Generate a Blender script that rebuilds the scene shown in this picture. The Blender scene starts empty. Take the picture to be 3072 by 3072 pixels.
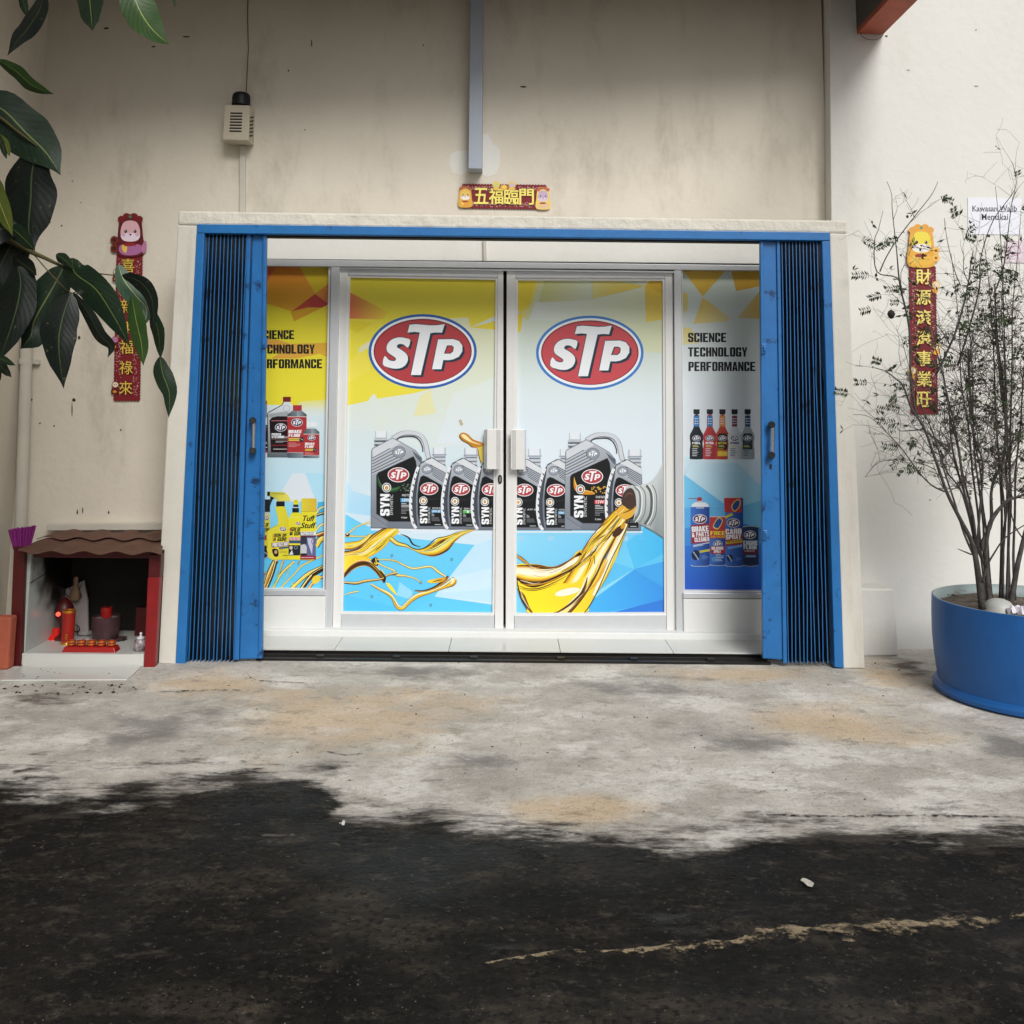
import bpy, bmesh, math, random
from mathutils import Vector, Matrix
from mathutils.geometry import tessellate_polygon

# ------------------------------------------------------------------ camera
sc = bpy.context.scene
COL = sc.collection
F = 2900.0                      # focal length in photo pixels (3072 wide)
PITCH, ROLL, YAW = 0.12, 0.0094, 0.0028
PPX, PPY = 1539.0, 870.4
CAM = Vector((0, 0, 1.3855))
fwd = Vector((math.sin(YAW)*math.cos(PITCH), math.cos(YAW)*math.cos(PITCH), math.sin(PITCH)))
r0 = Vector((math.cos(YAW), -math.sin(YAW), 0)); u0 = r0.cross(fwd)
RIGHT = r0*math.cos(ROLL) + u0*math.sin(ROLL)
UP = -r0*math.sin(ROLL) + u0*math.cos(ROLL)
cd = bpy.data.cameras.new("camera")
cam = bpy.data.objects.new("camera", cd); COL.objects.link(cam)
M = Matrix((RIGHT, UP, -fwd)).transposed().to_4x4(); M.translation = CAM
cam.matrix_world = M
cd.sensor_width = 36; cd.lens = 36*F/3072
cd.shift_x = (1536-PPX)/3072; cd.shift_y = (PPY-1536)/3072
cd.clip_start = 0.05; cd.clip_end = 400
sc.camera = cam

# ------------------------------------------------------------------ sky, sun, exposure
TO_SUN = Vector((0.28, -0.80, 0.72)).normalized()
w = bpy.data.worlds.new("World"); sc.world = w; w.use_nodes = True
nt = w.node_tree; bg = nt.nodes["Background"]
sky = nt.nodes.new("ShaderNodeTexSky"); sky.sky_type = 'NISHITA'; sky.sun_disc = False
sky.sun_elevation = math.asin(TO_SUN.z); sky.sun_rotation = math.atan2(TO_SUN.x, TO_SUN.y)
sky.dust_density = 4.0; sky.ozone_density = 1.0
hs = nt.nodes.new("ShaderNodeHueSaturation"); hs.inputs["Saturation"].default_value = 0.25
nt.links.new(sky.outputs[0], hs.inputs["Color"]); nt.links.new(hs.outputs[0], bg.inputs[0])
bg.inputs[1].default_value = 0.05
sl = bpy.data.lights.new("sun", 'SUN'); sl.energy = 1.5; sl.angle = math.radians(26); sl.color = (1, 0.98, 0.95)
so = bpy.data.objects.new("sun", sl); COL.objects.link(so)
so.rotation_euler = TO_SUN.to_track_quat('Z', 'Y').to_euler(); so.location = TO_SUN*20
sc.view_settings.view_transform = 'Standard'; sc.view_settings.look = 'None'
sc.view_settings.exposure = 0.70; sc.view_settings.gamma = 1; sc.view_settings.use_curve_mapping = False
sc.cycles.max_bounces = 6; sc.cycles.diffuse_bounces = 4; sc.cycles.glossy_bounces = 3
sc.cycles.use_denoising = True
rnd = random.Random(7)

# ------------------------------------------------------------------ pixel -> place
def ray(px, py): return RIGHT*((px-PPX)/F) - UP*((py-PPY)/F) + fwd
def W(px, py, Y):
    d = ray(px, py); return CAM + d*(Y/d.y)
def G(px, py, z=0.0):
    d = ray(px, py); return CAM + d*((z-CAM.z)/d.z)
def s2l(c): c = c/255.0; return c/12.92 if c <= .04045 else ((c+.055)/1.055)**2.4
def C(r, g, b): return (s2l(r), s2l(g), s2l(b))

# ------------------------------------------------------------------ materials
def mat(name, col, rough=.6, metal=0.0, var=0.0, vscale=6.0, bump=0.0, bscale=60.0, spec=.4, col2=None, emis=None, dirt=None, streaks=(), bdist=.01):
    m = bpy.data.materials.new(name); m.use_nodes = True; n = m.node_tree.nodes; L = m.node_tree.links
    b = n["Principled BSDF"]; b.inputs["Roughness"].default_value = rough; b.inputs["Metallic"].default_value = metal
    b.inputs["Specular IOR Level"].default_value = spec
    b.inputs["Base Color"].default_value = (*col, 1)
    tc = n.new("ShaderNodeTexCoord"); cur = None
    if var or col2:
        t = n.new("ShaderNodeTexNoise"); t.inputs["Scale"].default_value = vscale; t.inputs["Detail"].default_value = 8
        t.inputs["Roughness"].default_value = .65
        L.new(tc.outputs["Object"], t.inputs["Vector"])
        r = n.new("ShaderNodeValToRGB"); r.color_ramp.elements[0].position = .32; r.color_ramp.elements[1].position = .68
        c2 = col2 or tuple(x*(1-var) for x in col)
        r.color_ramp.elements[0].color = (*c2, 1); r.color_ramp.elements[1].color = (*col, 1)
        L.new(t.outputs["Fac"], r.inputs["Fac"]); cur = r.outputs["Color"]
    if dirt:                        # (colour, scale, threshold)
        dc, ds, th = dirt
        t = n.new("ShaderNodeTexNoise"); t.inputs["Scale"].default_value = ds; t.inputs["Detail"].default_value = 10; t.inputs["Roughness"].default_value = .7
        L.new(tc.outputs["Object"], t.inputs["Vector"])
        r = n.new("ShaderNodeValToRGB"); r.color_ramp.elements[0].position = th; r.color_ramp.elements[1].position = th+.07
        r.color_ramp.elements[0].color = (0, 0, 0, 1); r.color_ramp.elements[1].color = (1, 1, 1, 1)
        L.new(t.outputs["Fac"], r.inputs["Fac"])
        mx = n.new("ShaderNodeMix"); mx.data_type = 'RGBA'
        L.new(r.outputs["Color"], mx.inputs["Factor"])
        if cur: L.new(cur, mx.inputs["A"])
        else: mx.inputs["A"].default_value = (*col, 1)
        mx.inputs["B"].default_value = (*dc, 1); cur = mx.outputs["Result"]
    for (dc, sx, sz, lo, hi, amt) in streaks:        # rain streaks and grime, stretched along the height
        mp = n.new("ShaderNodeMapping"); mp.inputs["Scale"].default_value = (sx, sx, sz); L.new(tc.outputs["Object"], mp.inputs["Vector"])
        t = n.new("ShaderNodeTexNoise"); t.inputs["Scale"].default_value = 1; t.inputs["Detail"].default_value = 9; t.inputs["Roughness"].default_value = .7; L.new(mp.outputs[0], t.inputs["Vector"])
        r = n.new("ShaderNodeMapRange"); r.interpolation_type = 'SMOOTHSTEP'; r.inputs["From Min"].default_value = lo; r.inputs["From Max"].default_value = hi; r.inputs["To Max"].default_value = amt
        L.new(t.outputs["Fac"], r.inputs["Value"]); mx = n.new("ShaderNodeMix"); mx.data_type = 'RGBA'; L.new(r.outputs[0], mx.inputs["Factor"])
        if cur: L.new(cur, mx.inputs["A"])
        else: mx.inputs["A"].default_value = (*col, 1)
        mx.inputs["B"].default_value = (*dc, 1); cur = mx.outputs["Result"]
    if cur: L.new(cur, b.inputs["Base Color"])
    if bump:
        t = n.new("ShaderNodeTexNoise"); t.inputs["Scale"].default_value = bscale; t.inputs["Detail"].default_value = 6
        L.new(tc.outputs["Object"], t.inputs["Vector"])
        bp = n.new("ShaderNodeBump"); bp.inputs["Strength"].default_value = bump; bp.inputs["Distance"].default_value = bdist
        L.new(t.outputs["Fac"], bp.inputs["Height"]); L.new(bp.outputs["Normal"], b.inputs["Normal"])
    if emis:
        b.inputs["Emission Color"].default_value = (*emis[0], 1); b.inputs["Emission Strength"].default_value = emis[1]
    return m

# ------------------------------------------------------------------ objects
WL = {}                                     # world origin of each parent
def tag(o, label=None, cat=None, group=None, kind=None):
    if label: o["label"] = label
    if cat: o["category"] = cat
    if group: o["group"] = group
    if kind: o["kind"] = kind
    return o
def thing(name, loc, label, cat, group=None):
    o = bpy.data.objects.new(name, None); COL.objects.link(o); o.location = loc; o.empty_display_size = .1
    WL[o.name] = Vector(loc); return tag(o, label, cat, group)
def smooth(pts, n=5, closed=False):
    P = [Vector(p) for p in pts]; out = []; N = len(P)
    for i in range(N if closed else N-1):
        if closed: a, b, c, d = P[i-1], P[i], P[(i+1) % N], P[(i+2) % N]
        else: a, b, c, d = P[max(i-1, 0)], P[i], P[i+1], P[min(i+2, N-1)]
        for k in range(n):
            t = k/n
            out.append(.5*((2*b)+(c-a)*t+(2*a-5*b+4*c-d)*t*t+(3*b-a-3*c+d)*t**3))
    if not closed: out.append(P[-1])
    return out
class MB:
    def __init__(s): s.v = []; s.f = []; s.uv = None
    def add(s, vs, fs):
        o = len(s.v); s.v += [Vector(v) for v in vs]; s.f += [tuple(i+o for i in f) for f in fs]; return s
    def hexa(s, a, b):                      # a: front 4 corners, b: back 4 corners (same order)
        return s.add(list(a)+list(b), [(0, 1, 2, 3), (7, 6, 5, 4), (0, 4, 5, 1), (1, 5, 6, 2), (2, 6, 7, 3), (3, 7, 4, 0)])
    def box(s, x0, x1, y0, y1, z0, z1):
        return s.hexa([(x0, y0, z1), (x1, y0, z1), (x1, y0, z0), (x0, y0, z0)], [(x0, y1, z1), (x1, y1, z1), (x1, y1, z0), (x0, y1, z0)])
    def slab(s, q, Y, d):                   # a prism whose front outline stands on plane Y, d deep
        a = [W(x, y, Y) for x, y in q]; dv = Vector((0, d, 0))
        if len(q) == 4: return s.hexa(a, [p+dv for p in a])
        n = len(q); tri = tessellate_polygon([a])
        fs = [tuple(t) for t in tri] + [tuple(i+n for i in reversed(t)) for t in tri] + [(i, i+n, (i+1) % n+n, (i+1) % n) for i in range(n)]
        return s.add(a+[p+dv for p in a], fs)
    def tube(s, pts, rad, n=8, cap=True):
        P = [Vector(p) for p in pts]; R = rad if isinstance(rad, (list, tuple)) else [rad]*len(P)
        vs = []; fs = []; ref = None
        for i, p in enumerate(P):
            d = (P[min(i+1, len(P)-1)]-P[max(i-1, 0)])
            d = d.normalized() if d.length > 1e-9 else Vector((0, 0, 1))
            if ref is None: ref = Vector((1, 0, 0)) if abs(d.x) < .8 else Vector((0, 1, 0))
            a = (ref - d*ref.dot(d)).normalized(); ref = a; b = d.cross(a)
            vs += [p+(a*math.cos(2*math.pi*k/n)+b*math.sin(2*math.pi*k/n))*R[i] for k in range(n)]
        for i in range(len(P)-1):
            fs += [(i*n+k, i*n+(k+1) % n, (i+1)*n+(k+1) % n, (i+1)*n+k) for k in range(n)]
        if cap: fs += [tuple(range(n-1, -1, -1)), tuple((len(P)-1)*n+k for k in range(n))]
        return s.add(vs, fs)
    def lathe(s, prof, c, n=32, sx=1, sy=1):  # prof: (radius, z)
        vs = []; fs = []
        for r, z in prof:
            vs += [(c[0]+r*sx*math.cos(2*math.pi*k/n), c[1]+r*sy*math.sin(2*math.pi*k/n), c[2]+z) for k in range(n)]
        for i in range(len(prof)-1):
            fs += [(i*n+k, i*n+(k+1) % n, (i+1)*n+(k+1) % n, (i+1)*n+k) for k in range(n)]
        fs += [tuple(range(n-1, -1, -1))]
        return s.add(vs, fs)
    def build(s, name, m, parent=None, origin=None, smooth=False, bevel=0, uv=None, segs=2):
        org = WL[parent.name] if parent else Vector(origin or (0, 0, 0))
        me = bpy.data.meshes.new(name); me.from_pydata([v-org for v in s.v], [], s.f)
        bm = bmesh.new(); bm.from_mesh(me); bmesh.ops.recalc_face_normals(bm, faces=bm.faces); bm.to_mesh(me); bm.free()
        if uv:
            ul = me.uv_layers.new(name="UVMap")
            for l in me.loops: ul.data[l.index].uv = uv[l.vertex_index]
        me.materials.append(m)
        o = bpy.data.objects.new(name, me); COL.objects.link(o)
        if parent: o.parent = parent
        else: o.location = org
        WL[o.name] = org
        if smooth:
            for p in me.polygons: p.use_smooth = True
        if smooth == 'auto':
            for e in me.edges: pass
            bpy.context.view_layer.objects.active = o
            md = o.modifiers.new("es", 'EDGE_SPLIT'); md.split_angle = math.radians(40)
        if bevel:
            md = o.modifiers.new("bevel", 'BEVEL'); md.width = bevel; md.segments = segs; md.limit_method = 'ANGLE'
        return o
def part(name, m, parent, fn, **k):
    b = MB(); fn(b); return b.build(name, m, parent, **k)

# ------------------------------------------------------------------ flat print (vinyl, paper, banners)
_txt = {}
def text_tris(s, bold):
    key = (s, bold)
    if key not in _txt:
        c = bpy.data.curves.new("t", 'FONT'); c.body = s; c.offset = bold; c.resolution_u = 3
        o = bpy.data.objects.new("t", c); COL.objects.link(o)
        dg = bpy.context.evaluated_depsgraph_get(); me = o.evaluated_get(dg).to_mesh(); me.calc_loop_triangles()
        vs = [v.co.copy() for v in me.vertices]; tr = [tuple(t.vertices) for t in me.loop_triangles]
        o.evaluated_get(dg).to_mesh_clear(); bpy.data.objects.remove(o); bpy.data.curves.remove(c)
        x0 = min(v.x for v in vs); x1 = max(v.x for v in vs); y0 = min(v.y for v in vs); y1 = max(v.y for v in vs)
        _txt[key] = [tuple(((vs[i].x-x0)/(x1-x0), (vs[i].y-y0)/(y1-y0)) for i in t) for t in tr]
    return _txt[key]
def lin(c0, p0, c1, p1):                    # gradient of a print between two photo points
    (ax, ay), (bx, by) = p0, p1; dx, dy = bx-ax, by-ay; q = dx*dx+dy*dy
    def f(x, y):
        t = max(0, min(1, ((x-ax)*dx+(y-ay)*dy)/q)); return tuple(a+(b-a)*t for a, b in zip(c0, c1))
    return f
def _r(*b): return ([(b[0], b[1]), (b[2], b[1]), (b[2], b[3]), (b[0], b[3])], [])
_O = [(0, .12), (.14, 0), (.86, 0), (1, .12), (1, .88), (.86, 1), (.14, 1), (0, .88)]; _h = [(.36, .17), (.64, .17), (.64, .83), (.36, .83)]
GLYPH = {'E': [_r(0, 0, .38, 1), _r(.38, 0, .95, .17), _r(.38, .42, .86, .59), _r(.38, .83, .95, 1)], 'F': [_r(0, 0, .38, 1), _r(.38, .40, .86, .57), _r(.38, .83, .95, 1)], 'L': [_r(0, 0, .38, 1), _r(.38, 0, .92, .17)],
 'T': [_r(0, .83, 1, 1), _r(.31, 0, .69, .83)], 'I': [_r(0, 0, 1, 1)], 'H': [_r(0, 0, .37, 1), _r(.63, 0, 1, 1), _r(.37, .42, .63, .59)], 'N': [([(0, 0), (.33, 0), (.33, .52), (.66, 0), (1, 0), (1, 1), (.67, 1), (.67, .48), (.34, 1), (0, 1)], [])],
 'M': [([(0, 0), (.26, 0), (.26, .62), (.4, 0), (.6, 0), (.74, .62), (.74, 0), (1, 0), (1, 1), (.64, 1), (.5, .42), (.36, 1), (0, 1)], [])], 'W': [([(0, 1), (.2, 0), (.42, 0), (.5, .5), (.58, 0), (.8, 0), (1, 1), (.76, 1), (.68, .45), (.6, 1), (.4, 1), (.32, .45), (.24, 1)], [])],
 'A': [([(0, 0), (.36, 0), (.41, .18), (.59, .18), (.64, 0), (1, 0), (.72, 1), (.28, 1)], [[(.44, .34), (.56, .34), (.5, .72)]])],
 'C': [([(0, .12), (.14, 0), (.86, 0), (1, .12), (1, .38), (.64, .38), (.64, .17), (.36, .17), (.36, .83), (.64, .83), (.64, .62), (1, .62), (1, .88), (.86, 1), (.14, 1), (0, .88)], [])], 'O': [(_O, [_h])],
 'Q': [(_O, [_h])], 'G': [([(0, .12), (.14, 0), (1, 0), (1, .52), (.52, .52), (.52, .37), (.64, .37), (.64, .17), (.36, .17), (.36, .83), (.64, .83), (.64, .64), (1, .64), (1, .88), (.86, 1), (.14, 1), (0, .88)], [])],
 'S': [([(0, .12), (.14, 0), (.86, 0), (1, .12), (1, .44), (.86, .56), (.36, .66), (.36, .83), (.64, .83), (.64, .68), (1, .68), (1, .88), (.86, 1), (.14, 1), (0, .88), (0, .58), (.14, .46), (.64, .36), (.64, .17), (.36, .17), (.36, .34), (0, .34)], [])],
 'P': [([(0, 0), (.37, 0), (.37, .38), (.86, .38), (1, .5), (1, .88), (.86, 1), (0, 1)], [[(.37, .54), (.64, .54), (.64, .84), (.37, .84)]])], 'R': [([(0, 0), (.37, 0), (.37, .42), (.58, .42), (.63, .34), (.63, 0), (1, 0), (1, .36), (.88, .48), (1, .58), (1, .88), (.86, 1), (0, 1)], [[(.37, .57), (.63, .57), (.63, .84), (.37, .84)]])],
 'Y': [([(0, 1), (.36, 1), (.5, .62), (.64, 1), (1, 1), (.69, .42), (.69, 0), (.31, 0), (.31, .42)], [])], 'B': [([(0, 0), (.86, 0), (1, .12), (1, .42), (.9, .5), (1, .58), (1, .88), (.86, 1), (0, 1)], [[(.37, .16), (.63, .16), (.63, .42), (.37, .42)], [(.37, .58), (.63, .58), (.63, .84), (.37, .84)]])],
 'D': [([(0, 0), (.84, 0), (1, .14), (1, .86), (.84, 1), (0, 1)], [_h])], 'K': [([(0, 0), (.37, 0), (.37, .34), (.62, 0), (1, 0), (.66, .5), (1, 1), (.62, 1), (.37, .66), (.37, 1), (0, 1)], [])], 'U': [([(0, 1), (0, .12), (.14, 0), (.86, 0), (1, .12), (1, 1), (.64, 1), (.64, .17), (.36, .17), (.36, 1)], [])],
 'V': [([(0, 1), (.32, 0), (.68, 0), (1, 1), (.64, 1), (.5, .4), (.36, 1)], [])], 'X': [([(0, 0), (.36, 0), (.5, .3), (.64, 0), (1, 0), (.68, .5), (1, 1), (.64, 1), (.5, .7), (.36, 1), (0, 1), (.32, .5)], [])], '!': [_r(0, 0, 1, .2), _r(0, .3, 1, 1)]}
class Art:
    """2-D print drawn in photo pixels on the plane Y, clipped to a quad; stacked in 0.1 mm layers of ink"""
    def __init__(s, Y, quad, m):
        s.Y = Y; s.q = quad; s.m = m; s.base = 0.0; s.T(0, 0, 1); s.reset()
    def reset(s): s.tris = []; s.layer = 0
    def T(s, ox, oy, k, dx=0, dy=0): s.o = (ox+dx, oy+dy, k); return s
    def _p(s, p): return (s.o[0]+p[0]/s.o[2], s.o[1]+p[1]/s.o[2])
    def _raw(s, tris, col):
        s.layer += 1
        f = col if callable(col) else (lambda x, y, c=col: c)
        for t in tris:
            poly = list(t)
            if s.q:
                n = len(s.q)
                for i in range(n):
                    (ax, ay), (bx, by) = s.q[i], s.q[(i+1) % n]
                    out = []
                    sd = [(bx-ax)*(p[1]-ay)-(by-ay)*(p[0]-ax) for p in poly]
                    for j in range(len(poly)):
                        k = (j+1) % len(poly)
                        if sd[j] >= 0: out.append(poly[j])
                        if (sd[j] >= 0) != (sd[k] >= 0):
                            u = sd[j]/(sd[j]-sd[k]); out.append((poly[j][0]+(poly[k][0]-poly[j][0])*u, poly[j][1]+(poly[k][1]-poly[j][1])*u))
                    poly = out
                    if len(poly) < 3: break
                if len(poly) < 3: continue
            s.tris.append((poly, s.layer, [f(*p) for p in poly]))
    def poly(s, pts, col, sm=0, holes=()):
        if sm: pts = [(p.x, p.y) for p in smooth([(x, y, 0) for x, y in pts], sm, True)]
        loops = [[Vector((*s._p(p), 0)) for p in L] for L in [pts, *holes]]
        flat = [v for L in loops for v in L]
        s._raw([tuple((flat[i].x, flat[i].y) for i in t) for t in tessellate_polygon(loops)], col); return s
    def grid(s, pts, col, n=6):             # quad with a smooth gradient (subdivided)
        a, b, c, d = [Vector((*s._p(p), 0)) for p in pts]; tr = []
        for i in range(n):
            e0, e1 = a.lerp(d, i/n), a.lerp(d, (i+1)/n); f0, f1 = b.lerp(c, i/n), b.lerp(c, (i+1)/n)
            q = [(v.x, v.y) for v in (e0, f0, f1, e1)]; tr += [(q[0], q[1], q[2]), (q[0], q[2], q[3])]
        s._raw(tr, col); return s
    def stroke(s, pts, wd, col, sm=4, taper=False):
        P = smooth([(x, y, 0) for x, y in pts], sm) if (sm and len(pts) > 2) else [Vector((x, y, 0)) for x, y in pts]
        n = len(P); lft = []; rgt = []
        for i, p in enumerate(P):
            d = P[min(i+1, n-1)]-P[max(i-1, 0)]; d = d.normalized() if d.length else Vector((1, 0, 0))
            ww = wd*.5*((.15+.85*math.sin(math.pi*i/(n-1))) if taper else 1)
            nn = Vector((-d.y, d.x, 0))*ww; lft.append(p+nn); rgt.append(p-nn)
        tr = []
        for i in range(n-1):
            q = [s._p((v.x, v.y)) for v in (lft[i], lft[i+1], rgt[i+1], rgt[i])]; tr += [(q[0], q[1], q[2]), (q[0], q[2], q[3])]
        s._raw(tr, col); return s
    def ell(s, cx, cy, rx, ry, col, rot=0, n=28):
        c, q = math.cos(rot), math.sin(rot)
        return s.poly([(cx+rx*math.cos(2*math.pi*k/n)*c-ry*math.sin(2*math.pi*k/n)*q, cy+rx*math.cos(2*math.pi*k/n)*q+ry*math.sin(2*math.pi*k/n)*c) for k in range(n)], col)
    def ribbon(s, pts, prof, streaks=0, seed=0, cols=(), sl=(.15, .5), sw=(.02, .07)):
        """a flowing band: pts = (x, y, half width); prof = colours across from -1 to 1; streaks follow the flow"""
        P = smooth(pts, 6); n = len(P); N = []
        for i, p in enumerate(P):
            d = P[min(i+1, n-1)]-P[max(i-1, 0)]; d.z = 0; d = d.normalized() if d.length else Vector((1, 0, 0)); N.append(Vector((-d.y, d.x, 0)))
        def at(i, u): p = P[i]; q = p+N[i]*(p.z*u); return s._p((q.x, q.y))
        K = 3*(len(prof)-1)
        for k in range(K):
            t = (k+.5)/K*(len(prof)-1); j = int(t); f = t-j; f = f*f*(3-2*f); c = tuple(a+(b-a)*f for a, b in zip(prof[j], prof[j+1]))
            u0, u1 = -1+2*k/K, -1+2*(k+1)/K; tr = []
            for i in range(n-1): q = (at(i, u0), at(i+1, u0), at(i+1, u1), at(i, u1)); tr += [(q[0], q[1], q[2]), (q[0], q[2], q[3])]
            s._raw(tr, c); s.layer -= 1
        s.layer += 1; r = random.Random(seed)
        for m in range(streaks):
            L_ = max(4, int(r.uniform(*sl)*n)); i0 = r.randint(-L_//3, n-L_//2); u = r.uniform(-.92, .92); du = r.uniform(-.25, .25); w = r.uniform(*sw); tr = []; c = r.choice(cols)
            i0c, i1c = max(0, i0), min(n-1, i0+L_)
            if i1c-i0c < 3: continue
            for i in range(i0c, i1c):
                t0, t1 = (i-i0)/L_, (i+1-i0)/L_; a0, a1 = w*math.sin(math.pi*min(1, t0)), w*math.sin(math.pi*min(1, t1)); v0, v1 = u+du*t0+.06*math.sin(6*t0+m), u+du*t1+.06*math.sin(6*t1+m)
                q = (at(i, v0-a0), at(i+1, v1-a1), at(i+1, v1+a1), at(i, v0+a0)); tr += [(q[0], q[1], q[2]), (q[0], q[2], q[3])]
            s._raw(tr, c)
        return s
    def ring(s, cx, cy, rx, ry, wd, col): return s.stroke([(cx+rx*math.cos(2*math.pi*k/14), cy+ry*math.sin(2*math.pi*k/14)) for k in range(15)], wd, col, 2)
    def rect(s, x0, y0, x1, y1, col): return s.poly([(x0, y0), (x1, y0), (x1, y1), (x0, y1)], col)
    def block(s, t, x0, y0, x1, y1, col, skew=0, rot90=False, ang=0):
        """heavy condensed capitals, cut from polygons"""
        adv = []; x = 0
        for ch in t:
            w = {'I': .42, 'M': 1.4, 'W': 1.4, ' ': .45, '!': .4}.get(ch, 1); adv.append((ch, x, w)); x += w+.09
        tot = x-.09; cx, cy = (x0+x1)/2, (y0+y1)/2; ca, sa = math.cos(ang), math.sin(ang); tr = []
        for ch, a, w in adv:
            for pts, holes in GLYPH.get(ch, []):
                loops = [[Vector((a+(px if ch in 'AMNWTYV' else px+.05 if .3 <= px <= .4 else px-.05 if .6 <= px <= .7 else px)*w, py, 0)) for px, py in L] for L in [pts, *holes]]; flat = [v for L in loops for v in L]
                for T in tessellate_polygon(loops):
                    q = []
                    for i in T:
                        u, v = flat[i].x/tot, flat[i].y
                        if rot90: X, Y = x1-v*(x1-x0), y1-u*(y1-y0)
                        else: X, Y = x0+u*(x1-x0)+skew*(v-.5)*(y1-y0), y1-v*(y1-y0)
                        if ang: X, Y = cx+(X-cx)*ca-(Y-cy)*sa, cy+(X-cx)*sa+(Y-cy)*ca
                        q.append(s._p((X, Y)))
                    tr.append(tuple(q))
        s._raw(tr, col); return s
    def text(s, t, x0, y0, x1, y1, col, bold=.02, skew=0, rot90=False, ang=0):
        if bold >= .03 and all(c in GLYPH or c == ' ' for c in t): return s.block(t, x0, y0, x1, y1, col, skew, rot90, ang)
        cx, cy = (x0+x1)/2, (y0+y1)/2; ca, sa = math.cos(ang), math.sin(ang)
        hv = max(0, bold-.015)*.9*((y1-y0) if not rot90 else (x1-x0))     # heavy letters: overprinted with small shifts
        sh = [0] if hv <= 0 else [-hv, -hv*.33, hv*.33, hv]
        for e in sh:
          tr = []
          for T in text_tris(t, min(bold, .012)):
            q = []
            for u, v in T:
                if rot90: x, y = x1-v*(x1-x0), y1-hv-u*(y1-y0-2*hv)+e
                else: x, y = x0+hv+u*(x1-x0-2*hv)+e+skew*(v-.5)*(y1-y0), y1-v*(y1-y0)
                if ang: x, y = cx+(x-cx)*ca-(y-cy)*sa, cy+(x-cx)*sa+(y-cy)*ca
                q.append(s._p((x, y)))
            tr.append(tuple(q))
          s._raw(tr, col)
        return s
    def flush(s, name, parent, origin=None):
        org = WL[parent.name] if parent else Vector(origin)
        vs = []; fs = []; cs = []
        for poly, ly, cols in s.tris:
            o = len(vs)
            for p in poly: vs.append(W(p[0], p[1], s.Y - s.base - ly*1.5e-5) - org)
            fs.append(tuple(range(o, len(vs)))); cs += cols
        me = bpy.data.meshes.new(name); me.from_pydata(vs, [], fs)
        ca = me.color_attributes.new("ink", 'FLOAT_COLOR', 'POINT')
        for i, c in enumerate(cs): ca.data[i].color = (*c, 1)
        me.materials.append(s.m)
        o = bpy.data.objects.new(name, me); COL.objects.link(o)
        if parent: o.parent = parent
        else: o.location = org
        WL[o.name] = org
        s.base += s.layer*1.5e-5 + 5e-5; s.reset()
        return o
def ink_mat(name, rough, weave=0.0, spec=.35):
    m = bpy.data.materials.new(name); m.use_nodes = True; n = m.node_tree.nodes; L = m.node_tree.links; b = n["Principled BSDF"]
    b.inputs["Roughness"].default_value = rough; b.inputs["Specular IOR Level"].default_value = spec
    a = n.new("ShaderNodeAttribute"); a.attribute_name = "ink"
    tc = n.new("ShaderNodeTexCoord"); t = n.new("ShaderNodeTexNoise"); t.inputs["Scale"].default_value = 180; t.inputs["Detail"].default_value = 2
    L.new(tc.outputs["Object"], t.inputs["Vector"])
    mr = n.new("ShaderNodeMapRange"); mr.inputs["To Min"].default_value = 1-weave; mr.inputs["To Max"].default_value = 1
    L.new(t.outputs["Fac"], mr.inputs["Value"])
    mx = n.new("ShaderNodeMix"); mx.data_type = 'RGBA'; mx.blend_type = 'MULTIPLY'; mx.inputs["Factor"].default_value = 1
    L.new(a.outputs["Color"], mx.inputs["A"]); L.new(mr.outputs[0], mx.inputs["B"]); L.new(mx.outputs["Result"], b.inputs["Base Color"])
    return m
VINYL = ink_mat("printed_vinyl", .42, .06); PAPER = ink_mat("printed_paper", .6, .05); FOIL = ink_mat("printed_foil_card", .35, .05, .6)
# ------------------------------------------------------------------ colours of the place
WALLP = mat("old_cream_wall_paint", C(223, 215, 200), .75, var=.10, vscale=1.3, bump=.25, bscale=22, spec=.25, streaks=((C(132, 120, 100), 2.2, .9, .50, .76, .42), (C(112, 100, 84), 6, .9, .60, .80, .2), (C(60, 54, 48), 38, 30, .70, .74, .7)))
WHITEW = mat("white_wall_paint", C(226, 225, 219), .7, var=.05, vscale=1.5, bump=.25, bscale=18, spec=.25, streaks=((C(190, 184, 172), 2.0, .8, .5, .78, .4), (C(90, 86, 80), 45, 36, .72, .76, .6)))
RENDERW = mat("chipped_white_cement", C(218, 214, 202), .75, var=.1, vscale=5, bump=.8, bscale=15, bdist=.02, spec=.2, dirt=(C(160, 150, 132), 6, .66), streaks=((C(70, 64, 56), 30, 24, .70, .74, .7),))
PILLAR = mat("white_cement_pillar", C(216, 213, 203), .75, var=.08, vscale=3, bump=.3, bscale=20, spec=.2, streaks=((C(178, 170, 154), 5, .8, .52, .74, .5), (C(80, 74, 66), 34, 26, .71, .75, .7)))
LOWW = mat("low_wall_white_paint", C(222, 223, 221), .6, var=.05, vscale=6, bump=.08, bscale=30, dirt=(C(185, 182, 176), 9, .68))
BLUE = mat("blue_gloss_paint", C(40, 114, 180), .38, var=.16, vscale=9, bump=.12, bscale=30, dirt=(C(26, 62, 108), 11, .60), streaks=((C(84, 66, 52), 30, 14, .65, .70, .85), (C(96, 120, 140), 14, 1.2, .62, .78, .35)))
BLUEF = mat("blue_gate_paint", C(38, 110, 176), .38, var=.22, vscale=5, bump=.12, bscale=24, dirt=(C(22, 54, 94), 9, .58), streaks=((C(70, 60, 52), 34, 16, .65, .70, .85), (C(30, 48, 70), 16, 1.0, .58, .76, .5)))
GAPSHADE = mat("shaded_dark_slat", C(16, 30, 44), .55, var=.5, vscale=14, dirt=(C(30, 26, 22), 9, .6))  # blue slats coloured near-black: the shade between the pleats is painted in
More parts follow.
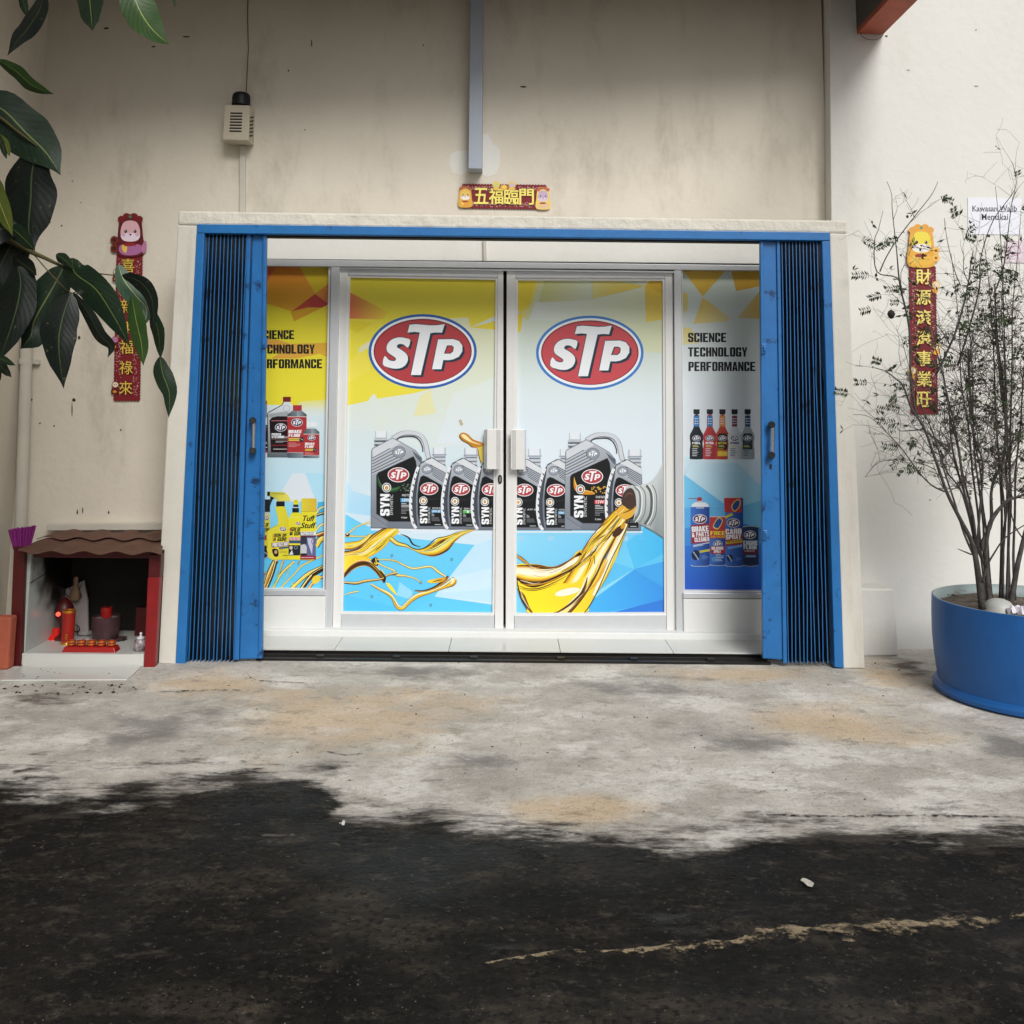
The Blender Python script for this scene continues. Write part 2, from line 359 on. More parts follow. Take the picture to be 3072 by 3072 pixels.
ALU = mat("silver_aluminium", C(206, 209, 212), .38, .35, var=.05, vscale=14, spec=.5)
ALUW = mat("white_powder_coat", C(226, 226, 224), .35, .1, var=.03, vscale=14, spec=.5)
CHROME = mat("chrome", (.75, .75, .76), .15, 1.0)
BLACK = mat("black_rubber", C(22, 22, 24), .5, spec=.4)
DARKST = mat("black_steel", C(34, 32, 31), .55, .3, var=.4, vscale=20, dirt=(C(90, 62, 40), 14, .66))
TILEW = mat("white_glazed_tile", C(204, 205, 200), .22, var=.05, vscale=3, spec=.5, dirt=(C(150, 145, 136), 5, .7))
TERRA = mat("terracotta_paint", C(176, 92, 68), .7, var=.2, vscale=9, bump=.2)
GREYP = mat("blue_grey_paint", C(165, 174, 186), .5, var=.06, vscale=6, bump=.08)
BEAMG = mat("dark_grey_paint", C(88, 86, 80), .7, var=.15, vscale=8)
PVC = mat("cream_pvc", C(205, 200, 188), .5, var=.12, vscale=4, dirt=(C(130, 120, 104), 6, .66))
BOXM = mat("cream_metal_box", C(196, 186, 166), .5, var=.08, vscale=10, dirt=(C(72, 62, 50), 22, .66))

# ------------------------------------------------------------------ ground
def ground_mat(name, base, layers, rough, bump, bscale, roughvar=None):
    """base = (c1, c2, scale); layers = [(colour, noise scale, lo, hi, amount, (stretch x, y), ellipses)]"""
    m = bpy.data.materials.new(name); m.use_nodes = True; n = m.node_tree.nodes; L = m.node_tree.links; b = n["Principled BSDF"]
    b.inputs["Roughness"].default_value = rough; b.inputs["Specular IOR Level"].default_value = .3
    tc = n.new("ShaderNodeTexCoord")
    def noise(scale, st=(1, 1), det=10, ro=.68, off=0):
        mp = n.new("ShaderNodeMapping"); mp.inputs["Scale"].default_value = (st[0], st[1], 1); mp.inputs["Location"].default_value = (off, off*.7, 0)
        L.new(tc.outputs["Object"], mp.inputs["Vector"])
        t = n.new("ShaderNodeTexNoise"); t.inputs["Scale"].default_value = scale; t.inputs["Detail"].default_value = det; t.inputs["Roughness"].default_value = ro
        L.new(mp.outputs[0], t.inputs["Vector"]); return t
    def ramp(src, lo, hi):
        r = n.new("ShaderNodeMapRange"); r.interpolation_type = 'SMOOTHSTEP'; r.inputs["From Min"].default_value = lo; r.inputs["From Max"].default_value = hi
        L.new(src, r.inputs["Value"]); return r.outputs[0]
    def math_(op, a, c):
        q = n.new("ShaderNodeMath"); q.operation = op
        for i, x in enumerate((a, c)):
            if isinstance(x, (int, float)): q.inputs[i].default_value = x
            else: L.new(x, q.inputs[i])
        return q.outputs[0]
    def mixc(fac, A, B):
        mx = n.new("ShaderNodeMix"); mx.data_type = 'RGBA'; L.new(fac, mx.inputs["Factor"])
        for k, x in (("A", A), ("B", B)):
            if isinstance(x, tuple): mx.inputs[k].default_value = (*x, 1)
            else: L.new(x, mx.inputs[k])
        return mx.outputs["Result"]
    t0 = noise(base[2]); cur = mixc(ramp(t0.outputs["Fac"], .3, .7), base[0], base[1])
    for i, (col, ns, lo, hi, amt, st, ell) in enumerate(layers):
        t = noise(ns, st, off=3.7*(i+1))
        if ell:
            acc = None
            for (x, y, rx, ry, a) in ell:       # an irregular stain round a place on the ground
                mp = n.new("ShaderNodeMapping"); mp.vector_type = 'TEXTURE'; mp.inputs["Location"].default_value = (x, y, 0)
                mp.inputs["Rotation"].default_value = (0, 0, a); mp.inputs["Scale"].default_value = (rx, ry, 1)
                L.new(tc.outputs["Object"], mp.inputs["Vector"])
                gr = n.new("ShaderNodeTexGradient"); gr.gradient_type = 'SPHERICAL'; L.new(mp.outputs[0], gr.inputs[0])
                acc = gr.outputs["Fac"] if acc is None else math_('MAXIMUM', acc, gr.outputs["Fac"])
            fac = ramp(math_('ADD', acc, math_('MULTIPLY', math_('SUBTRACT', t.outputs["Fac"], .5), 2.2)), lo, hi)
        else: fac = ramp(t.outputs["Fac"], lo, hi)
        cur = mixc(math_('MULTIPLY', fac, amt), cur, col)
    L.new(cur, b.inputs["Base Color"])
    t = noise(bscale, det=8, ro=.7); bp = n.new("ShaderNodeBump"); bp.inputs["Strength"].default_value = bump; bp.inputs["Distance"].default_value = .012
    L.new(t.outputs["Fac"], bp.inputs["Height"]); L.new(bp.outputs["Normal"], b.inputs["Normal"])
    if roughvar:
        t = noise(roughvar[0], (1, 1), 4, .5, 9); mr = n.new("ShaderNodeMapRange"); mr.inputs["From Min"].default_value = .35; mr.inputs["From Max"].default_value = .65
        mr.inputs["To Min"].default_value = roughvar[1]; mr.inputs["To Max"].default_value = roughvar[2]; L.new(t.outputs["Fac"], mr.inputs["Value"]); L.new(mr.outputs[0], b.inputs["Roughness"])
    return m
def gp(px, py): p = G(px, py); return (p.x, p.y)
def stain(x0, y0, x1, y1, k=1.0):           # a stain spanning these photo points
    a = G((x0+x1)/2, y0); b = G((x0+x1)/2, y1); l = G(x0, (y0+y1)/2); r = G(x1, (y0+y1)/2)
    return ((l.x+r.x)/2, (a.y+b.y)/2, (r.x-l.x)*.5*k, abs(a.y-b.y)*.5*k, 0)
CONC = ground_mat("stained_concrete", (C(166, 161, 152), C(206, 201, 192), 2.2), [
    (C(236, 233, 226), 2.2, .47, .62, .6, (1, 1.3), None),
    (C(206, 180, 144), 1.9, .30, 1.0, .72, (1, 1.4), [stain(500, 2000, 1560, 2310, 1.5), stain(2150, 2070, 2960, 2270, 1.4), stain(300, 1990, 900, 2120, 1.3), stain(1450, 2370, 2000, 2490, 1.4), stain(1850, 1980, 2620, 2070, 1.3), stain(2500, 1950, 2850, 2120, 1.2)]),
    (C(110, 108, 105), 3.0, .45, 1.02, .75, (1, 1.5), [stain(100, 2070, 950, 2300, 1.4), stain(1200, 2230, 1700, 2340, 1.3), stain(850, 1980, 1650, 2060, 1.2), stain(1600, 1995, 2250, 2130, 1.2), stain(2850, 2150, 3250, 2360, 1.3), stain(1950, 2150, 2500, 2300, 1.2)]),
    (C(76, 60, 46), 2.6, .60, 1.0, .85, (1, 2.2), [stain(-120, 2060, 340, 2150, 1.4), stain(2600, 1950, 2880, 2070, 1.3)]),
    (C(142, 135, 124), 8.0, .53, .66, .6, (1, 1.2), None),
    (C(222, 218, 210), 15.0, .58, .68, .55, (1, 1.4), None),
    (C(138, 132, 122), 34.0, .54, .66, .5, (1, 1), None),
    (C(40, 36, 32), 22, .665, .71, .8, (1, 1.3), None), (C(76, 70, 62), 95, .56, .66, .55, (1, 1), None), (C(226, 222, 214), 120, .58, .66, .5, (1, 1), None)], .85, .8, 45)
ASPH = ground_mat("oily_wet_asphalt", (C(12, 11, 10), C(34, 31, 27), 3.6), [
    (C(92, 82, 70), 1.7, .48, .78, .62, (1, 2.0), None),
    (C(8, 8, 7), 2.6, .52, .68, .8, (1, 1.4), None),
    (C(92, 83, 71), 7, .52, .70, .5, (1, 1.7), None),
    (C(92, 88, 82), 24, .56, .68, .4, (1, 1.2), None),
    (C(6, 6, 6), 45, .50, .60, .8, (1, 1), None),
    (C(126, 118, 106), 70, .62, .68, .7, (1, 1), None),
    (C(98, 80, 58), 6, .68, .76, .45, (1, 2.0), None)], .62, 1.0, 55, (1.3, .42, .85))
ASPH.node_tree.nodes["Principled BSDF"].inputs["Specular IOR Level"].default_value = .16
part("ground", CONC, None, lambda b: b.add([(-40, -30, -.02), (40, -30, -.02), (40, 40, -.02), (-40, 40, -.02)], [(0, 1, 2, 3)]), origin=(0, 0, 0))["kind"] = "structure"
part("pavement", CONC, None, lambda b: b.add([(-14, -2, 0), (14, -2, 0), (14, 6.4, 0), (-14, 6.4, 0)], [(0, 1, 2, 3)]), origin=(0, 0, 0))["kind"] = "structure"
edge = [(-300, 2370), (0, 2378), (119, 2425), (238, 2440), (342, 2398), (517, 2409), (676, 2377), (795, 2374), (954, 2369), (1000, 2442), (1073, 2484), (1272, 2488), (1391, 2528), (1536, 2520),
        (1695, 2528), (1854, 2552), (1981, 2576), (2092, 2580), (2212, 2570), (2251, 2540), (2371, 2532), (2569, 2536), (2800, 2542), (3072, 2544), (3400, 2546)]
def worn(m, scale, stretch, lo=.44, hi=.60, amp=1.9):       # a thin worn edge: the sheet breaks up into patches
    n = m.node_tree.nodes; L = m.node_tree.links; b = n["Principled BSDF"]
    a = n.new("ShaderNodeAttribute"); a.attribute_name = "wear"; tc = n.new("ShaderNodeTexCoord")
    mp = n.new("ShaderNodeMapping"); mp.inputs["Scale"].default_value = (*stretch, 1); L.new(tc.outputs["Object"], mp.inputs["Vector"])
    t = n.new("ShaderNodeTexNoise"); t.inputs["Scale"].default_value = scale; t.inputs["Detail"].default_value = 12; t.inputs["Roughness"].default_value = .72; L.new(mp.outputs[0], t.inputs["Vector"])
    q = n.new("ShaderNodeMath"); q.operation = 'MULTIPLY_ADD'; L.new(t.outputs["Fac"], q.inputs[0]); q.inputs[1].default_value = amp; q.inputs[2].default_value = -amp/2
    p = n.new("ShaderNodeMath"); L.new(q.outputs[0], p.inputs[0]); L.new(a.outputs["Fac"], p.inputs[1])
    r = n.new("ShaderNodeMapRange"); r.interpolation_type = 'SMOOTHSTEP'; r.inputs["From Min"].default_value = lo; r.inputs["From Max"].default_value = hi
    L.new(p.outputs[0], r.inputs["Value"]); L.new(r.outputs[0], b.inputs["Alpha"]); return m
def wear_attr(o, ws):
    a = o.data.attributes.new("wear", 'FLOAT', 'POINT')
    for i, x in enumerate(ws): a.data[i].value = x
    o["kind"] = "structure"; return o
P = [(-14, gp(0, 2370)[1])] + [gp(*p) for p in edge] + [(14, gp(3000, 2545)[1])]
fine = []
for (ax, ay), (bx, by) in zip(P, P[1:]):
    for i in range(6): fine.append((ax+(bx-ax)*i/6, ay+(by-ay)*i/6))
fine.append(P[-1]); nF = len(fine)
def spread(x): return 1.5 if x < -.9 else (1.5-.9*(x+.9)/.9 if x < 0 else .6)
offs = ((.34, 0.0), (.10, .30), (-.10, .75), (-.45, 1.15), (-1.0, 1.6), (-16, 2.2))
mb = MB(); ws = []
for o_, wv in offs:
    mb.v += [Vector((x, y+o_*spread(x) if o_ > -2 else -12, .004)) for x, y in fine]; ws += [wv]*nF
for k in range(len(offs)-1): mb.f += [(k*nF+i, k*nF+i+1, (k+1)*nF+i+1, (k+1)*nF+i) for i in range(nF-1)]
wear_attr(mb.build("road", worn(ASPH, 5.0, (.7, 1.7), .36, .72, 2.6), None, origin=(0, 0, 0)), ws)
def ridge(pts, wd, seed, name="sand_ridge", c=C(150, 134, 108), d=C(70, 62, 52), zz=1.0):
    m = worn(mat("sandy_broken_edge", c, .85, var=.5, vscale=14, bump=.6, bscale=60, dirt=(d, 9, .58)), 14+seed, (1, 1.8), .34, .62, 2.2)
    P = smooth([(*gp(*p), 0) for p in pts], 6); b = MB(); ws = []; n = len(P)
    for o_, wv, z in ((-1, 0, .0045), (-.35, .42, .004+.005*zz), (.2, .50, .004+.007*zz), (1, 0, .0045)):
        for i, p in enumerate(P):
            k = math.sin(math.pi*i/(n-1))**.4*(.75+.4*math.sin(i*1.3+seed)); b.v.append(Vector((p.x, p.y+o_*wd*k, z))); ws.append(wv)
    for k in range(3): b.f += [(k*n+i, k*n+i+1, (k+1)*n+i+1, (k+1)*n+i) for i in range(n-1)]
    o = wear_attr(b.build(name, m, None, origin=(0, 0, 0)), ws); o["kind"] = "stuff"
ridge([(2230, 2826), (2300, 2806), (2420, 2800), (2620, 2792), (2860, 2774), (3140, 2754)], .085, 1)
ridge([(1900, 2862), (2020, 2850), (2170, 2840), (2270, 2822)], .045, 6)
ridge([(1450, 2902), (1580, 2880), (1700, 2864), (1850, 2864), (1990, 2850)], .016, 2)
# dirt washed off the asphalt, thinning out over the concrete
GRIME = worn(mat("washed_out_grime", C(52, 46, 40), .8, var=.5, vscale=7, bump=.3, bscale=50), 4.6, (.6, 1.8), .42, 1.12, 2.7)
mb = MB(); ws = []; offs = ((.95, 0.0), (.5, .32), (.2, .62), (-.05, .95), (-.3, 1.1))
for o_, wv in offs: mb.v += [Vector((x, y+o_*(.9 if x < -.6 else .55 if x < .7 else .75), .002)) for x, y in fine]; ws += [wv]*nF
for k in range(len(offs)-1): mb.f += [(k*nF+i, k*nF+i+1, (k+1)*nF+i+1, (k+1)*nF+i) for i in range(nF-1)]
wear_attr(mb.build("grime", GRIME, None, origin=(0, 0, 0)), ws)["kind"] = "stuff"
# shallow wet patches on the asphalt
WET = worn(mat("rain_water", C(14, 14, 14), .14, spec=.28), 7.0, (.6, 1.6), .55, 1.5, 2.9)
for (px, py, rx, ry) in ((1990, 2772, .34, .17), (1500, 2822, .40, .15)):
    c = G(px, py, .006); n = 28; mb = MB(); ws = []
    for k in range(n): mb.v.append(Vector((c.x+rx*math.cos(2*math.pi*k/n), c.y+ry*math.sin(2*math.pi*k/n), .0065))); ws.append(0)
    mb.v.append(Vector((c.x, c.y, .0065))); ws.append(1.0); mb.f = [(k, (k+1) % n, n) for k in range(n)]
    wear_attr(mb.build("puddle", WET, None, origin=(0, 0, 0)), ws)
for i, (pts, wd) in enumerate([([(1470, 2474), (1700, 2500), (1900, 2536), (2070, 2562)], .012), ([(735, 2016), (762, 2040), (830, 2047), (960, 2052)], .012), ([(2250, 2446), (2500, 2452), (2800, 2450), (3100, 2456)], .022), ([(480, 2078), (640, 2072), (760, 2074)], .02), ([(2270, 2110), (2290, 2150), (2276, 2180)], .008), ([(980, 2258), (1040, 2268), (1090, 2262)], .02)]):
    ridge(pts, wd, 20+i, "crack", C(44, 40, 36), C(20, 18, 16), .1)

# ------------------------------------------------------------------ the shop building
B = thing("shop_building", (0, 5.96, 0), "cream painted shop building with a canopy and a blue gated doorway", "building")
YW = 5.96
xl, xr = W(742, 1300, YW).x, W(2345, 1300, YW).x
zt = W(1540, 783, YW).z
xs = W(2491, 330, 5.85).x                   # the step between the recessed wall and the right wall
part("main_wall", WALLP, B, lambda b: (b.box(-2.99, xl, YW, YW+.2, 0, 5.2), b.box(xl, xr, YW, YW+.2, W(1500, 700, YW).z, 5.2), b.box(xr, xs, YW, YW+.2, 0, 5.2)))
part("right_wall", WHITEW, B, lambda b: b.slab([(2484, -420), (3900, -420), (3900, 1950), (2560, 1950), (2494, 660)], 5.85, .32), bevel=.004)
part("left_wall", WALLP, B, lambda b: b.box(-3.2, -2.985, 3.2, YW, 0, 5.2))
part("wall_plinth", WHITEW, B, lambda b: b.slab([(2560, 1764), (2683, 1768), (2697, 1968), (2570, 1970)], 5.68, .17), bevel=.01)
part("backing_panel", BEAMG, B, lambda b: b.box(xl-.05, xr+.05, 6.12, 6.16, 0, zt+.1))  # added dark panel; keeps the sky from showing through the door gaps
# unseen canopy carried by the beam; depth and slant set to shade the wall
CANO = mat("brown_canopy_board", C(120, 100, 82), .8, var=.2)
part("canopy", CANO, B, lambda b: b.hexa([(-7.5, 3.85, 4.2), (2.32, 5.05, 4.2), (2.32, 5.05, 4.06), (-7.5, 3.85, 4.06)], [(-7.5, 6, 4.2), (2.32, 6, 4.2), (2.32, 6, 4.06), (-7.5, 6, 4.06)]))
def beam_side(b):
    a = W(2570, 97, 5.85); c = W(2645, 95, 5.85)
    b.box(a.x, c.x, 4.0, 5.85, a.z+.02, 4.06)
bo = part("canopy_beam", BEAMG, B, beam_side)
def beam_bot(b):
    a = W(2572, 97, 5.85); c = W(2647, 95, 5.85)
    b.box(a.x-.004, c.x+.004, 4.0, 5.846, a.z-.012, a.z+.02)
part("beam_underside", TERRA, B, beam_bot)
part("door_lintel", WHITEW, B, lambda b: b.box(xl, xr, YW, YW+.2, zt, W(1500, 700, YW).z-.001))
# portal round the gate
YS = 5.41
part("portal_lintel", RENDERW, B, lambda b: (b.slab([(533, 632), (2542, 661), (2543, 700), (532, 674)], YS, .12)), bevel=.012)
part("portal_pillar", PILLAR, B, lambda b: b.slab([(532, 675), (592, 676), (527, 1995), (462, 1999)], YS, .55), bevel=.008)
part("portal_pillar", PILLAR, B, lambda b: b.slab([(2489, 699), (2543, 701), (2595, 2006), (2529, 2006)], YS, .43), bevel=.008)
zc = W(1500, 714, YW).z
part("portal_roof", RENDERW, B, lambda b: b.box(W(535, 640, YS).x, W(2540, 660, YS).x, YS+.121, 5.70, zc, W(1540, 650, YS).z-.002))
part("plaster_patch", WHITEW, B, lambda b: (b.slab([(1448, 402), (1464, 400), (1478, 428), (1497, 446), (1501, 480), (1490, 520), (1462, 532), (1446, 524)], YW-.002, .003), b.slab([(1352, 462), (1372, 452), (1404, 450), (1404, 508), (1385, 526), (1356, 520), (1348, 492)], YW-.002, .003)))
MARK = mat("dark_wall_mark", C(70, 64, 56), .9, var=.4, vscale=60)
def marks(b):
    r_ = random.Random(17)
    pts = [(237, 1012, 5, 7), (72, 1190, 4, 3), (95, 1199, 3, 4), (222, 1200, 7, 6), (216, 1230, 2, 26), (120, 1270, 3, 3), (163, 1278, 3, 4), (362, 1290, 3, 4), (217, 543, 2, 3), (185, 677, 3, 3), (150, 667, 2, 3), (242, 608, 3, 2), (232, 1535, 3, 9), (248, 1530, 2, 12), (326, 1538, 3, 6), (318, 85, 12, 3), (560, 110, 14, 3), (460, 140, 10, 3), (935, 130, 2, 16), (865, 212, 3, 4), (915, 390, 2, 3), (1270, 135, 2, 4), (1570, 260, 10, 3)]
    for x, y, w_, h_ in pts:
        n = 7; b.add([W(x+w_*math.cos(2*math.pi*k/n)*r_.uniform(.5, 1.2), y+h_*math.sin(2*math.pi*k/n)*r_.uniform(.5, 1.2), YW-.0025) for k in range(n)], [tuple(range(n))])
    for x, y, w_, h_ in [(2928, 90, 3, 3), (2660, 108, 5, 3), (2790, 1500, 3, 3), (2778, 1270, 2, 3), (2930, 258, 9, 1.2), (2724, 210, 7, 1)]:
        n = 7; b.add([W(x+w_*math.cos(2*math.pi*k/n)*r_.uniform(.5, 1.2), y+h_*math.sin(2*math.pi*k/n)*r_.uniform(.5, 1.2), 5.8475) for k in range(n)], [tuple(range(n))])
part("wall_marks", MARK, B, marks)["kind"] = "stuff"
part("plaster_scar", mat("bare_plaster", C(206, 188, 156), .85, var=.2, vscale=30, bump=.5), B, lambda b: b.slab([(2584, 1752), (2620, 1756), (2652, 1762), (2676, 1768), (2640, 1768), (2584, 1765)], 5.835, .016))
part("wall_ledge", PVC, B, lambda b: b.slab([(140, 1573), (500, 1569), (500, 1590), (140, 1592)], 5.90, .058), bevel=.003)
# threshold
zthr = W(1500, 1952, 5.585).z
def thr(b): b.box(W(760, 1950, 5.6).x, W(2320, 1960, 5.6).x, 5.61, 5.9, 0, zthr-.008)
th = part("threshold", DARKST, B, thr)
jx = [760, 1003, 1346, 1681, 2020, 2322]
for i in range(5):
    a, c = W(jx[i], 1952, 5.585).x, W(jx[i+1], 1952, 5.585).x
    part("tile", TILEW, th, lambda b: b.box(a+.0015, c-.0015, 5.585, 5.895, zthr-.008, zthr), bevel=.001)
zl = W(1500, 1893, 5.9).z
part("door_ledge", LOWW, B, lambda b: b.box(xl, xr, 5.885, 6.1, 0, zl), bevel=.006)
part("low_wall", LOWW, B, lambda b: b.slab([(740, 1788), (976, 1788), (974, 1908), (735, 1906)], 5.93, .15), bevel=.004)
part("low_wall", LOWW, B, lambda b: b.slab([(2050, 1796), (2350, 1798), (2352, 1918), (2052, 1915)], 5.93, .15), bevel=.004)
def track(b):
    b.box(W(780, 1965, 5.56).x, W(2300, 1970, 5.56).x, 5.47, 5.50, .001, .012); b.box(W(780, 1965, 5.56).x, W(2300, 1970, 5.56).x, 5.545, 5.56, .001, .016)
part("gate_track", DARKST, B, track)
for px in (948, 1178, 1410, 1672, 1892, 2124): part("track_clip", DARKST, B, lambda b: b.box(W(px, 1970, 5.5).x, W(px+22, 1970, 5.5).x, 5.50, 5.545, .001, .02))

# ------------------------------------------------------------------ blue frame of the gate
YF = 5.40
FR = thing("gate_frame", (0, YF, 0), "blue painted steel frame around the gated shop doorway", "door frame")
part("header", BLUE, FR, lambda b: b.slab([(590, 672), (2490, 697), (2490, 722), (590, 699)], YF, .10), bevel=.004)
part("post", BLUE, FR, lambda b: b.slab([(589, 700), (613, 700), (555, 1992), (526, 1993)], YF, .10), bevel=.004)
part("post", BLUE, FR, lambda b: b.slab([(2466, 724), (2491, 723), (2532, 2005), (2504, 2002)], YF, .10), bevel=.004)
part("head_track", DARKST, FR, lambda b: b.slab([(612, 700), (2466, 722), (2466, 729), (612, 708)], YF+.05, .06))

# ------------------------------------------------------------------ folding gates
def folding_gate(label, tops, bots, ytop, ybot, lead, handle, lugs, side):
    T = thing("folding_gate", W((tops[0]+bots[0])/2, ybot, 5.45), label, "folding gate", "folded blue steel gates at the sides of the doorway")
    n = len(tops)
    for i in range(n):                      # each pleat: a pressed steel slat, its folded lip towards the street
        xa, xb = tops[i], bots[i]
        j = rnd.uniform(-.6, .6)
        yf = 5.43+rnd.uniform(-.004, .004); bend = [0]+[rnd.gauss(0, 1.1) for _ in range(5)]+[rnd.gauss(0, .8)]
        cx = lambda k: xa+(xb-xa)*k/6+j+bend[k]
        cy = lambda k: ytop+(ybot-ytop)*k/6
        def fn(b):
            
            dx = side*.0055; o, e = Vector((.0012, 0, 0)), Vector((dx, .095, 0))
            for k in range(6):
                a0, a1 = W(cx(k), cy(k), yf+.006), W(cx(k+1), cy(k+1), yf+.006)
                b.hexa([a0-o, a0+o, a1+o, a1-o], [a0-o+e, a0+o+e, a1+o+e, a1-o+e])
        s = part("slat", GAPSHADE, T, fn)
        part("slat_lip", BLUEF, s, lambda b: [b.slab([(cx(k)-1.15, cy(k)), (cx(k)+1.05, cy(k)), (cx(k+1)+1.05, cy(k+1)), (cx(k+1)-1.15, cy(k+1))], yf, .006) for k in range(6)])
    q = lead
    part("lead_panel", BLUEF, T, lambda b: b.slab(q[0], 5.44, .05), bevel=.006)
    part("lead_edge", BLUEF, T, lambda b: b.slab(q[1], 5.428, .065), bevel=.003)
    part("lead_flange", BLUEF, T, lambda b: b.slab(q[2], 5.425, .03), bevel=.004)
    hx, h0, h1 = handle
    H = part("handle", CHROME, T, lambda b: b.tube([W(hx, h0+4, 5.40), W(hx-1, h1-4, 5.40)], .010, 10), smooth='auto')
    for hy in (h0, h1):
        part("handle_knob", BLACK, H, lambda b: b.tube([W(hx-2, hy, 5.445), W(hx-3, hy, 5.40), W(hx-3, hy, 5.385)], [.017, .02, .017], 14), smooth='auto')
    for lx, ly in lugs:
        part("latch", BLUEF, T, lambda b: (b.slab([(lx-7, ly-15), (lx+7, ly-15), (lx+7, ly+14), (lx-7, ly+16)], 5.41, .02), b.slab([(lx+3*side*-1-4, ly-8), (lx+3*side*-1+4, ly-8), (lx+3*side*-1+4, ly+8), (lx+3*side*-1-4, ly+8)], 5.40, .012)), bevel=.004)
    return T
gl = folding_gate("folded blue steel gate beside the left pillar, nearest the small shrine", [617+i*11.3 for i in range(12)], [566+i*12.2 for i in range(12)], 702, 1986,
    ([(757, 702), (797, 703), (784, 1976), (718, 1978)], [(741, 701), (752, 701), (716, 1980), (702, 1980)], [(789, 703), (799, 703), (786, 1976), (775, 1976)]), (761, 1262, 1352), ((793, 1028), (786, 1598)), 1)
gr = folding_gate("folded blue steel gate beside the right pillar, nearest the potted shrub", [2346+i*10.6 for i in range(11)]+[2462], [2365+i*11.8 for i in range(11)]+[2498], 726, 1990,
    ([(2283, 722), (2330, 723), (2350, 1980), (2292, 1976)], [(2330, 722), (2340, 722), (2362, 1990), (2350, 1990)], [(2281, 722), (2291, 722), (2300, 1976), (2289, 1976)]), (2318, 1274, 1365), ((2292, 1046), (2297, 1605)), -1)
part("keyhole", BLACK, gr, lambda b: b.slab([(2309, 1392), (2316, 1392), (2316, 1407), (2309, 1407)], 5.436, .006), bevel=.002)

# ------------------------------------------------------------------ aluminium shopfront
YD = 5.97
SF = thing("shopfront_frame", (0, YD, 0), "silver aluminium frame holding the printed double doors and side windows", "door frame")
part("head_rail", ALU, SF, lambda b: b.slab([(740, 777), (2350, 797), (2350, 812), (740, 797)], YD-.03, .1), bevel=.002)
part("mullion", ALU, SF, lambda b: b.slab([(993, 792), (1019, 792), (995, 1897), (973, 1896)], YD-.025, .09), bevel=.003)
part("mullion", ALU, SF, lambda b: b.slab([(2022, 806), (2045, 806), (2052, 1914), (2029, 1913)], YD-.025, .09), bevel=.003)
part("stop_bead", ALU, SF, lambda b: b.slab([(1019, 801), (2022, 813), (2022, 818), (1019, 806)], YD-.02, .05))

def door(label, outer, glass, gap):
    (TL, TR, BR, BL), (gTL, gTR, gBR, gBL) = outer, glass
    T = thing("glass_door", W((BL[0]+BR[0])/2, BL[1], YD), label, "door", "printed double doors of the shop")
    q = lambda a, c, d, e: (lambda b: b.slab([a, c, d, e], YD, .045))
    part("top_rail", ALU, T, q((gTL[0]-8, TL[1]), (gTR[0]+8, TR[1]), (gTR[0]+6, gTR[1]-7), (gTL[0]-6, gTL[1]-7)), bevel=.002)
    part("bottom_rail", ALU, T, q((gBL[0]-6, gBL[1]+7), (gBR[0]+6, gBR[1]+7), (gBR[0]+6, BR[1]), (gBL[0]-6, BL[1])), bevel=.002)
    part("stile", ALUW, T, q(TL, (gTL[0]-7, TL[1]), (gBL[0]-7, BL[1]), BL), bevel=.002)
    part("stile", ALUW, T, q((gTR[0]+7, TR[1]), TR, BR, (gBR[0]+7, BR[1])), bevel=.002)
    def bead(b):
        o = [(gTL[0]-7, gTL[1]-7), (gTR[0]+7, gTR[1]-7), (gBR[0]+7, gBR[1]+7), (gBL[0]-7, gBL[1]+7)]; i = [gTL, gTR, gBR, gBL]
        for k in range(4):
            m = (k+1) % 4; b.slab([o[k], o[m], i[m], i[k]], YD+.008, .03)
    part("glazing_bead", ALUW, T, bead)
    return T
DL = door("left printed glass door, showing red oval emblem on yellow and a keyhole", ((1020, 806), (1510, 811), (1510, 1891), (998, 1889)), ((1051, 832), (1487, 839), (1477, 1838), (1029, 1834)), 0)
DR = door("right printed glass door, showing oil pouring from a bottle neck", ((1520, 812), (2018, 818), (2027, 1895), (1517, 1892)), ((1554, 841), (1988, 842), (1993, 1837), (1549, 1839)), 0)
def pull(T, q, xg, s):
    H = part("pull_handle", ALUW, T, lambda b: b.slab(q, YD-.055, .012), bevel=.003)
    x0, x1 = sorted((q[0][0] if s > 0 else q[1][0]-9, q[0][0]+9 if s > 0 else q[1][0]))
    part("handle_return", ALU, H, lambda b: b.hexa([W(x, y, YD-.044) for x, y in ((x0, q[0][1]+1), (x1, q[0][1]+1), (x1, q[2][1]-1), (x0, q[2][1]-1))], [W(x, y, YD-.012) for x, y in ((x0-9*s, q[0][1]+3), (x0-9*s+4, q[0][1]+3), (x0-9*s+4, q[2][1]-3), (x0-9*s, q[2][1]-3))]))
    for k in range(4):
        xx = xg+k*3.2; part("groove", BEAMG, H, lambda b: b.slab([(xx, q[0][1]+2), (xx+.9, q[0][1]+2), (xx+.9, q[2][1]-2), (xx, q[2][1]-2)], YD-.0556, .002))
    part("handle_bracket", ALU, H, lambda b: b.slab([((q[0][0]+q[1][0])/2-12, q[0][1]+6), ((q[0][0]+q[1][0])/2+12, q[0][1]+6), ((q[0][0]+q[1][0])/2+12, q[2][1]-6), ((q[0][0]+q[1][0])/2-12, q[2][1]-6)], YD-.042, .041))
pull(DL, [(1461, 1287), (1508, 1287), (1505, 1408), (1460, 1408)], 1490, 1)
pull(DR, [(1532, 1288), (1574, 1288), (1574, 1409), (1532, 1409)], 1536, -1)
part("lock", BLACK, DL, lambda b: b.slab([(1497, 1425), (1503, 1425), (1506, 1431), (1506, 1445), (1503, 1451), (1497, 1451), (1494, 1445), (1494, 1431)], YD-.006, .006))
